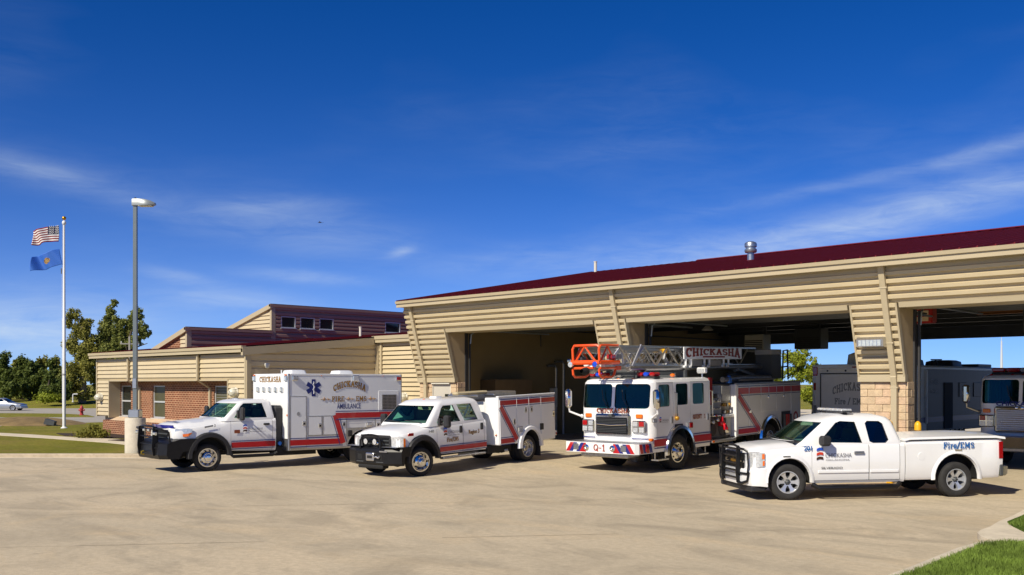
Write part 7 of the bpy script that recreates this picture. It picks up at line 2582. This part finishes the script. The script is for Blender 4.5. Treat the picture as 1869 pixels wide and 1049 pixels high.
# ------------------------------------------------------------------ grounds: poles, flags, hydrant
def build_flagpole():
    x, y = gp(117, 782, .1)
    T = thing('flagpole', 'tall white flagpole with gold ball standing on the lawn', 'flagpole', (x, y, .1))
    mw = mat('white_pole', (0.75, 0.75, 0.73), .35)
    part('pole', MB().lathe([(.085, 0), (.085, 6.0), (.075, 6.02), (.05, 11.10), (.05, 11.15)], axis=2, n=14), mw, T)
    part('collar', MB().lathe([(.18, 0), (.18, .04), (.10, .10), (.088, .12)], axis=2, n=14), mw, T)
    part('truck', MB().sphere((0, 0, 11.22), .11, 12, 8, (1, 1, 1.2)), mw, T)
    part('ball', MB().sphere((0, 0, 11.47), .11, 12, 8), mat('gold_ball', srgb(205, 150, 40), .25, .8), T)
    part('joint_ring', MB().lathe([(.088, 2.9), (.095, 2.92), (.095, 2.98), (.088, 3.0)], axis=2, n=14), M_GREY, T)
    part('halyard', MB().tube([(-.10, -.05, .9), (-.16, -.06, 4), (-.14, -.06, 8), (-.08, -.05, 11.15)], .008, 4), mw, T)
    part('cleat', MB().rbox(-.24, -.16, -.08, -.04, 8.45, 8.75, .01), M_DGREY, T, 0)
    left = Vector((-cos(TH), -sin(TH), 0))          # wind to picture left
    away = Vector((-sin(TH), cos(TH), 0))

    def cloth(zt, hgt, ln, droop, fn, nx=36, ny=26, skew=0.0, seed=0):
        vs, fs = [], []
        for j in range(ny + 1):
            b = j / ny
            for i in range(nx + 1):
                a = i / nx
                p = Vector((x, y, zt)) + left * (.30 + a * ln - skew * b * (1 - a) * .5)
                wob = .16 * sin(a * 7.5 + b * 1.6 + seed) * min(1, a * 2.5) + .07 * sin(a * 14 + b * 3 + seed)
                p += away * (wob - a * .25)
                p.z += -b * hgt * (1 - .08 * a) - droop * a ** 1.1 + .06 * sin(a * 6 + seed) * a
                vs.append(tuple(p))
        mi = []
        for j in range(ny):
            for i in range(nx):
                q = j * (nx + 1) + i
                fs.append((q, q + 1, q + nx + 2, q + nx + 1))
                mi.append(fn((i + .5) / nx, (j + .5) / ny))
        return vs, fs, mi

    def flag_obj(name, data, mats, label):
        vs, fs, mi = data
        me = bpy.data.meshes.new(name)
        me.from_pydata(vs, [], fs)
        for m in mats:
            me.materials.append(m)
        me.polygons.foreach_set('material_index', mi)
        shade(me, 180)
        me.update()
        o = link(name, me)
        md = o.modifiers.new('thickness', 'SOLIDIFY')
        md.thickness = .006
        return tag(o, label, 'flag', 'flags flying from the pole')
    fr = mat('flag_red', srgb(128, 20, 34), .8)
    fw = mat('flag_white', (0.80, 0.78, 0.76), .8)
    fb = mat('flag_blue', srgb(20, 24, 66), .8)
    us = lambda a, b: 2 if (a < .40 and b < 7 / 13) else (0 if int(b * 13) % 2 == 0 else 1)
    d = cloth(11.18, .88, 1.36, .28, us)
    o = flag_obj('striped_flag', d, [fr, fw, fb], 'red and white striped flag with blue starred corner flying at the top')
    # stars
    vs = d[0]
    nx = 36
    mb = MB()
    for r in range(9):
        for c in range(6 if r % 2 == 0 else 5):
            a = (.03 + .066 * (c + (0 if r % 2 == 0 else .5)))
            b = (.035 + .058 * r)
            i, j = int(a * 36), int(b * 26)
            p = Vector(vs[j * 37 + i])
            for sgn in (-1, 1):
                q = p + away * sgn * .012
                mb.add([q + left * .022, q + Vector((0, 0, .022)), q - left * .022, q - Vector((0, 0, .022))], [(0, 1, 2, 3)])
    s_ = part('stars', mb, fw, o, 0)
    s_['kind'] = 'stuff'

    def ok(a, b):
        r = math.hypot((a - .48) * 1.62, (b - .5) * 1.1)
        if r < .20:
            return 1 if int(r * 40 + a * 30 + b * 22) % 3 else 2
        return 0
    d = cloth(9.92, .86, 1.36, .55, ok, seed=2.0, skew=.5)
    flag_obj('blue_flag', d, [mat('state_blue', srgb(48, 104, 196), .7), mat('shield_tan', srgb(170, 135, 80), .7), mat('shield_brown', srgb(110, 90, 60), .7)], 'sky blue flag with a tan shield emblem below the striped one')
    # ground floodlight
    fx, fy = gp(91, 776, .15)
    t = thing('ground_floodlight', 'small dark floodlight on the lawn aimed at the flagpole', 'floodlight', (fx, fy, .12), TH)
    part('head', MB().prism([(-.30, .10), (.28, .02), (.34, .26), (-.20, .42)], 1, -.16, .16), M_DGREY, t, 0)
    part('stake', MB().cyl((.05, 0, 0), (.05, 0, .12), .05, 8), M_DARK, t)


def build_lamp():
    x, y = gp(247, 830, .05)
    T = thing('parking_lamp', 'grey square steel lamp post on a round concrete base by the kerb', 'street lamp', (x, y, .08), TH)
    part('concrete_base', MB().lathe([(.005, 0), (.35, 0), (.35, 1.24), (.335, 1.27), (.005, 1.27)], axis=2, n=28), mat('base_concrete', (0.55, 0.50, 0.40), .9, var=.12, vscale=3, bump=.3, bscale=20), T)
    part('base_cover', MB().rbox(-.19, .19, -.19, .19, 1.27, 1.56, .03), M_GALV, T, 0)
    mp = mat('grey_pole_paint', (0.16, 0.19, 0.20), .4, .3, var=.05)
    part('pole', MB().loft([[(sx * r, sy * r, z) for sx, sy in ((-1, -1), (1, -1), (1, 1), (-1, 1))] for z, r in ((1.54, .068), (8.92, .060))]), mp, T, 0)
    part('hand_hole', MB().rbox(-.07, .07, -.10, -.075, 2.3, 2.65, .02), M_GALV, T, 0)
    h = part('lamp_head', # cobra-style shoebox
              MB().loft([[(xx, s_ * w_, z) for s_, z in ((-1, z0), (1, z0), (1, (z0 + z1) / 2), (.6, z1), (-.6, z1), (-1, (z0 + z1) / 2))] for xx, w_, z0, z1 in ((-.10, .10, 8.98, 9.26), (.12, .14, 8.98, 9.27), (.34, .22, 8.98, 9.24), (.56, .20, 8.99, 9.18), (.70, .10, 9.02, 9.10))]), mat('lamp_head_grey', (0.22, 0.245, 0.255), .4, .2), T, 40)
    h.location = (0, 0, -.22)
    h.scale = (1, .85, .85)
    h.location = (0, 0, 8.92 - 9.2 * .85 - .02)
    part('lens', MB().rbox(.14, .60, -.15, .15, 8.95, 8.985, .01), mat('lamp_lens', (0.62, 0.60, 0.45), .3), h, 0)
    part('photocell', MB().cyl((.0, 0, 9.26), (.0, 0, 9.32), .04, 10), M_DGREY, h)


def build_hydrant():
    z = -.25
    x, y = gp(149, 757.5, z)
    T = thing('fire_hydrant', 'red fire hydrant on the grass island across the drive', 'hydrant', (x, y, z), TH)
    mr = mat('hydrant_red', srgb(170, 58, 58), .55, var=.1)
    part('barrel', MB().lathe([(.20, 0), (.20, .06), (.14, .08), (.13, .55), (.17, .56), (.17, .62), (.14, .63)], axis=2, n=16), mr, T)
    part('bonnet', MB().lathe([(.14, .63), (.13, .74), (.07, .82), (.05, .84), (.05, .90), (.005, .91)], axis=2, n=16), mr, T)
    for s in (-1, 1):
        part('hose_outlet', MB().cyl((s * .12, 0, .46), (s * .24, 0, .46), .08, 12).cyl((s * .24, 0, .46), (s * .29, 0, .46), .05, 6), mr, T)
    part('pumper_outlet', MB().cyl((0, -.12, .40), (0, -.24, .40), .10, 14).cyl((0, -.24, .40), (0, -.29, .40), .05, 6), mr, T)


def leaf_mat(name, dark, light):
    m = bpy.data.materials.new(name)
    m.use_nodes = True
    t = NT(m.node_tree)
    b = t.n['Principled BSDF']
    g = t.new('ShaderNodeNewGeometry')
    tc = t.new('ShaderNodeTexCoord').outputs['Object']
    n = t.noise(tc, .45, 3, .6)
    f = t.m('ADD', t.m('MULTIPLY', g.outputs['Random Per Island'], .55), t.m('MULTIPLY', n, .55))
    c = t.ramp(f, [(.25, dark), (.8, light)])
    t.l.new(c, b.inputs['Base Color'])
    b.inputs['Roughness'].default_value = .65
    b.inputs['Specular IOR Level'].default_value = .25
    tr = t.new('ShaderNodeBsdfTranslucent', i0=c)
    mx = t.new('ShaderNodeMixShader', i0=.35)
    t.l.new(b.outputs[0], mx.inputs[1])
    t.l.new(tr.outputs[0], mx.inputs[2])
    t.l.new(mx.outputs[0], t.n['Material Output'].inputs[0])
    return m


LEAF_DK = leaf_mat('dark_foliage', (0.05, 0.08, 0.016), (0.18, 0.22, 0.045))
LEAF_OL = leaf_mat('olive_foliage', (0.13, 0.135, 0.024), (0.38, 0.36, 0.08))
LEAF_MD = leaf_mat('mid_foliage', (0.10, 0.13, 0.028), (0.32, 0.33, 0.08))
LEAF_LT = leaf_mat('bright_foliage', (0.13, 0.18, 0.012), (0.36, 0.40, 0.04))
LEAF_SH = leaf_mat('shrub_foliage', (0.11, 0.115, 0.015), (0.26, 0.24, 0.04))
M_BARK = mat('bark', (0.075, 0.058, 0.042), .95, var=.35, vscale=4, bump=.8, bscale=12)
M_BARKP = mat('pale_bark', (0.20, 0.165, 0.12), .95, var=.3, vscale=4, bump=.8, bscale=12)


def leaves(blobs, n, size, seed, shell=.55):
    r = np.random.default_rng(seed)
    wts = np.array([b[3] * b[4] * b[5] for b in blobs]) ** .75
    k = r.choice(len(blobs), n, p=wts / wts.sum())
    B = np.array(blobs)[k]
    d = r.normal(size=(n, 3))
    d /= np.linalg.norm(d, axis=1)[:, None]
    rad = r.uniform(shell, 1.0, n) ** .8 * (1 + .18 * r.normal(size=n))
    C = B[:, :3] + d * rad[:, None] * B[:, 3:6]
    # leaves face roughly outward and up, as they do on a living crown
    nn = d * .8 + r.normal(size=(n, 3)) * .55 + np.array([0, 0, .35])
    nn /= np.linalg.norm(nn, axis=1)[:, None]
    a = np.cross(nn, r.normal(size=(n, 3)))
    a /= np.linalg.norm(a, axis=1)[:, None]
    b = np.cross(nn, a)
    s = size * r.uniform(.5, 1.35, n)[:, None]
    V = np.stack([C - a * s, C + b * s * .55, C + a * s, C - b * s * .55], 1)
    return V.reshape(-1, 3)


def tree(name, label, loc, blobs, n, size, leaf, seed, group=None, trunk=None, limbs=(), bark=None, cat='tree', shell=.5):
    T = thing(name, label, cat, loc, 0, group)
    if cat == 'tree':                              # break the masses into leafy sprays with gaps between them
        rr = random.Random(seed)
        fine = []
        for b in blobs:
            for _ in range(14):
                t = [rr.gauss(0, 1) for _ in range(3)]
                L_ = sqrt(sum(q * q for q in t)) or 1
                f = rr.uniform(.25, .98)
                q = rr.uniform(.28, .52)
                fine.append((b[0] + t[0] / L_ * f * b[3], b[1] + t[1] / L_ * f * b[4], b[2] + t[2] / L_ * f * b[5], b[3] * q, b[4] * q, b[5] * q * 1.1))
        blobs = fine
    V = leaves(blobs, n, size, seed, shell)
    me = bpy.data.meshes.new('crown')
    me.from_pydata(V.tolist(), [], np.arange(len(V)).reshape(-1, 4).tolist())
    me.materials.append(leaf)
    me.update()
    link('crown', me, T)
    if trunk:
        mb = MB().tube([p[:3] for p in trunk], .1, 9, rs=[p[3] for p in trunk])
        for lb in limbs:
            mb.tube([p[:3] for p in lb], .1, 7, rs=[p[3] for p in lb])
        part('trunk', mb, bark or M_BARK, T, 60)
    return T


def cam_pt(px, D):
    xc = (px - 934.5) / 1792 * D
    return (xc * cos(TH) - D * sin(TH), xc * sin(TH) + D * cos(TH))


def hz(py, D):
    return EYE + (700 - py) / 1792 * D


def build_trees():
    r = random.Random(21)
    # the dark wood edge on the left, each tree by itself
    spec = [(-55, 632, 17, LEAF_DK), (-22, 646, 15, LEAF_MD), (8, 640, 17, LEAF_DK), (30, 652, 12, LEAF_MD), (42, 644, 15, LEAF_DK), (64, 655, 12, LEAF_DK), (74, 650, 11, LEAF_OL), (92, 653, 12, LEAF_DK), (104, 646, 12, LEAF_OL), (118, 655, 11, LEAF_MD), (18, 672, 14, LEAF_DK), (54, 676, 13, LEAF_DK), (88, 680, 13, LEAF_DK), (112, 685, 12, LEAF_DK)]
    desc = ['dark rounded tree at the cut edge of the wood', 'mid green tree of the wood behind the silver car', 'broad dark tree above the silver car', 'mid green tree in the wood just ahead of the silver car', 'dark full tree in the middle of the wood', 'lower dark tree in the wood before the flagpole', 'olive tinted tree standing in the wood', 'dark tree in the wood near the flagpole', 'slim olive tree in the wood beside the flagpole', 'thin tree directly behind the flagpole', 'low dark undergrowth tree behind the silver car', 'low dark undergrowth tree in mid wood', 'low dark undergrowth tree close to the flagpole', 'low dark undergrowth tree behind the flagpole']
    for i, (px, top, hw, lf) in enumerate(spec):
        D = 142 + r.uniform(-5, 9) - (9 if top > 665 else 0)
        x, y = cam_pt(px, D)
        zt = hz(top, D)
        g = .2
        h = zt - g
        w_ = hw / 1792 * D * 1.35
        bl = []
        for k in range(9):
            t = r.uniform(.18, .86)
            q = w_ * (1.0 - .55 * abs(t - .45) * 1.6)
            bl.append((r.uniform(-.55, .55) * w_, r.uniform(-.5, .5) * w_, h * t, q * r.uniform(.5, .75), q * r.uniform(.5, .75), h * r.uniform(.14, .22)))
        bl.append((0, 0, h * .84, w_ * .4, w_ * .4, h * .15))
        bl.append((0, 0, h * .30, w_ * .8, w_ * .8, h * .28))
        tree('wood_tree', desc[i], (x, y, g), bl, 5200, .20, lf, 100 + i, 'trees of the wood edge', [(0, 0, -.2, .22), (.1, 0, h * .5, .14), (.15, .1, h * .8, .05)], [[(0, 0, h * .3, .1), (w_ * .4, .2, h * .55, .04)], [(0, 0, h * .35, .1), (-w_ * .4, .1, h * .6, .04)]])
    # four tall trees behind the wing
    D = 134.0
    k = D / 1792

    def at(px, py):
        return ((px - 185) * k, hz(py, D))
    c0 = cam_pt(185, D)
    ax = Vector((cos(TH), sin(TH), 0))

    def blob(px, py, rx, ry, dz=0):
        q, z = at(px, py)
        p = ax * q
        return (p.x, p.y + 0.0, z - .2, rx * k * 1.1, rx * k * 1.1, ry * k * 1.1)

    def pt(px, py, r_):
        q, z = at(px, py)
        p = ax * q
        return (p.x, p.y, z - .2, r_)
    g = 'tall trees beyond the office wing'
    tree('tall_tree', 'tall open tree with bare limbs between flagpole and spire tree', (c0[0], c0[1], .2),
         [blob(134, 575, 13, 9), blob(126, 590, 8, 12), blob(160, 588, 9, 9), blob(157, 600, 7, 9), blob(130, 625, 14, 14), blob(142, 606, 12, 14), blob(160, 615, 14, 14), blob(148, 590, 9, 9), blob(150, 650, 22, 22), blob(135, 690, 20, 26), blob(160, 690, 20, 24), blob(150, 668, 26, 16), blob(140, 640, 18, 18), blob(165, 640, 18, 20), blob(145, 715, 24, 12)], 20000, .17, LEAF_OL, 301, g,
         [pt(150, 735, .55), pt(152, 690, .42), pt(158, 640, .30), pt(156, 610, .2), pt(150, 590, .10)], [[pt(156, 612, .16), pt(146, 592, .09), pt(136, 580, .04)], [pt(156, 610, .14), pt(160, 596, .07), pt(162, 586, .03)]], M_BARKP)
    tree('tall_tree', 'tall spire-shaped tree, the highest behind the wing', (c0[0] - 2 * sin(TH), c0[1] + 2 * cos(TH), .2),
         [blob(198, 552, 6, 9), blob(192, 566, 9, 10), blob(188, 580, 12, 12), blob(186, 598, 14, 14), blob(178, 610, 13, 13), blob(184, 625, 20, 18), blob(188, 650, 22, 20), blob(180, 690, 20, 26), blob(172, 650, 18, 22)], 17000, .17, LEAF_MD, 302, g,
         [pt(185, 735, .55), pt(187, 660, .4), pt(186, 610, .26), pt(192, 570, .10)], [[pt(186, 630, .2), pt(178, 606, .08)]])
    tree('tall_tree', 'rounded leafy tree between spire tree and lamp post', (c0[0] - 4 * sin(TH), c0[1] + 4 * cos(TH), .2),
         [blob(216, 596, 10, 10), blob(213, 612, 14, 14), blob(218, 630, 18, 18), blob(210, 655, 20, 20), blob(215, 690, 18, 28), blob(202, 640, 16, 20)], 13000, .17, LEAF_OL, 303, g,
         [pt(214, 735, .4), pt(214, 660, .3), pt(215, 610, .1)])
    tree('tall_tree', 'spreading tree above the wing roof between lamp post and clerestory', (c0[0] + 3 * sin(TH), c0[1] - 3 * cos(TH), .2),
         [blob(236, 592, 12, 11), blob(232, 610, 12, 16), blob(262, 578, 12, 9), blob(252, 592, 10, 10), blob(270, 600, 12, 11), blob(280, 612, 8, 9), blob(262, 622, 12, 10), blob(240, 628, 16, 12), blob(245, 660, 20, 24), blob(228, 640, 18, 18)], 17000, .17, LEAF_MD, 304, g,
         [pt(246, 735, .5), pt(246, 660, .36), pt(252, 620, .2), pt(260, 590, .06)], [[pt(248, 645, .2), pt(266, 634, .1), pt(284, 628, .04)], [pt(248, 640, .18), pt(240, 610, .06)]])
    # bright trees seen through the rear doors
    D2 = 78.0
    for i, (px, top, hw, lab) in enumerate(((1456, 634, 34, 'bright yellow-green tree seen through the hall beside the pedestal'), (1484, 648, 18, 'bright yellow-green tree seen through the hall next to the trailer door'), (1406, 642, 20, 'bright tree mostly hidden by the ladder pedestal'))):
        D_ = D2 + i * 3
        x, y = cam_pt(px, D_)
        zt = hz(top, D_)
        kk = D_ / 1792
        bl = []
        for j in range(10):
            t = r.uniform(.12, .9)
            bl.append((r.uniform(-.6, .6) * hw * kk, r.uniform(-.6, .6) * hw * kk, zt * t, hw * kk * r.uniform(.35, .6), hw * kk * r.uniform(.35, .6), zt * r.uniform(.07, .14)))
        bl.append((0, 0, zt * .88, hw * kk * .35, hw * kk * .35, zt * .1))
        tree('yard_tree', lab, (x, y, -.02), bl, 6000, .11, LEAF_LT, 400 + i, 'trees behind the hall', [(0, 0, -.1, .14), (.05, 0, zt * .5, .08), (0, .1, zt * .85, .03)])
    x, y = cam_pt(1862, 120)
    tree('yard_tree', 'small distant round tree beyond the shaded parked engine', (x, y, -.5), [(0, 0, 2.6, 1.6, 1.6, 1.2), (.8, .5, 2.2, 1.2, 1.2, 1)], 900, .2, LEAF_LT, 450, 'trees behind the hall', [(0, 0, 0, .12), (0, 0, 2.4, .06)])
    # shrubs
    x, y = gp(167, 798.5, .15)
    tree('shrub', 'small yellow-green shrub in the mulch bed before the wing', (x, y, .12), [(0, 0, .28, .48, .48, .26), (.45, .3, .22, .4, .4, .2), (-.4, -.25, .2, .38, .38, .2), (.1, .1, .5, .25, .25, .14)], 1500, .055, LEAF_SH, 501, None, [(0, 0, 0, .03), (0, 0, .3, .015)], cat='shrub', shell=.3)
    x, y = cam_pt(83, 128)
    tree('shrub', 'bright green bush at the foot of the wood', (x, y, .1), [(0, 0, .7, 1.5, 1.5, .8), (1, .6, .6, 1.2, 1.2, .6)], 900, .16, LEAF_LT, 502, None, [(0, 0, 0, .05), (0, 0, .7, .03)], cat='shrub', shell=.3)
    # white pipe goal by the trees
    x, y = cam_pt(133, 128)
    T = thing('pipe_stand', 'short white bent pipe standing in front of the wood', 'pipe', (x, y, .15), TH)
    mw = mat('goal_white', (0.75, 0.75, 0.75), .5)
    part('post', MB().tube([(0, 0, 0), (0, 0, .92), (.04, 0, 1.0), (.12, 0, 1.04), (.62, 0, 1.04)], .065, 8), mw, T)
    part('foot', MB().lathe([(.16, 0), (.16, .04), (.07, .06)], axis=2, n=12), mw, T)
    # utility pole among the crowns
    x, y = cam_pt(236.5, 121)
    T = thing('utility_pole', 'pale utility pole with cross arms among the tall trees', 'pole', (x, y, -.3), TH + radians(20))
    zt = hz(614, 121) + .3
    part('pole', MB().cyl((0, 0, 0), (0, 0, zt), .16, 10, .11), mat('weathered_pole', (0.34, 0.32, 0.28), .9), T)
    for z in (zt - .9, zt - 2.1):
        part('cross_arm', MB().box(-1.1, 1.1, -.07, .07, z - .07, z + .07), mat('weathered_pole', (0.34, 0.32, 0.28), .9), T, 0)
    for sx in (-1, 1):
        part('insulator', MB().cyl((sx * .95, 0, zt - .83), (sx * .95, 0, zt - .6), .06, 8), M_OFFW, T)
    # mast behind the hall
    x, y = cam_pt(1828, 160)
    o = part('radio_mast', MB().cyl((0, 0, 0), (0, 0, hz(622, 160)), .35, 8, .12).cyl((0, 0, hz(622, 160)), (0, 0, hz(622, 160) + 1), .05, 6), mat('mast_grey', (0.55, 0.58, 0.62), .6))
    o.location = (x, y, 0)
    tag(o, 'pale thin mast beyond the bay of the shaded engine', 'mast')
    # the bird
    D = 60
    x, y = cam_pt(584, D)
    T = thing('bird', 'small dark bird gliding in the blue sky', 'bird', (x, y, hz(406, D)), TH)
    mbk = mat('bird_dark', (0.02, 0.02, 0.025), .8)
    part('body', MB().loft([[(xx, rr * cos(a), rr * .6 * sin(a)) for a in np.linspace(0, 2 * pi, 9)[:-1]] for xx, rr in ((-.14, .004), (-.10, .025), (-.02, .035), (.08, .022), (.15, .006))]), mbk, T, 60)
    part('wing', MB().loft([[(-.05, 0, .0), (.05, 0, .0)], [(-.06, .10, .07), (.02, .10, .06)], [(-.12, .16, .13), (-.10, .16, .125)]], cap=False, closed=False), mbk, T, 60)
    part('wing', MB().loft([[(-.05, 0, .0), (.05, 0, .0)], [(.02, -.12, -.01), (.09, -.12, -.01)], [(.10, -.2, -.0), (.12, -.2, 0)]], cap=False, closed=False), mbk, T, 60)
    part('tail', MB().add([(.14, -.01, 0), (.22, -.035, 0), (.22, .035, 0), (.14, .01, 0), (.18, 0, .01)], [(0, 1, 4), (1, 2, 4), (2, 3, 4)]), mbk, T, 0)


build_engine()
build_engine_two()
build_trailer()
build_sedan()
build_flagpole()
build_lamp()
build_hydrant()
build_trees()


def in_low(x, y):
    return x > -5.30 + (.04 if y < 15.4 else 0) - (y - 12.9) * .045 * (y > 12.9) and y < 16.25 - max(0, (-5.2 - x)) * 1.6


def in_up(x, y):
    return x > -5.80 - (y - 18.2) * .08 and y > 17.75 - (x + 5.7) * .5 * (x < -5) + (0 if x > -5.4 else .25)


grass_blades('grass', in_low, (-5.6, -1.5, 11.2, 16.4), 60000, .03, .085, .10, 31, 'green mown grass of the verge inside the curved kerb')
grass_blades('grass', in_up, (-6.3, -2.5, 17.4, 21.5), 30000, .03, .085, .12, 32, 'green mown grass of the verge beyond the short sidewalk')
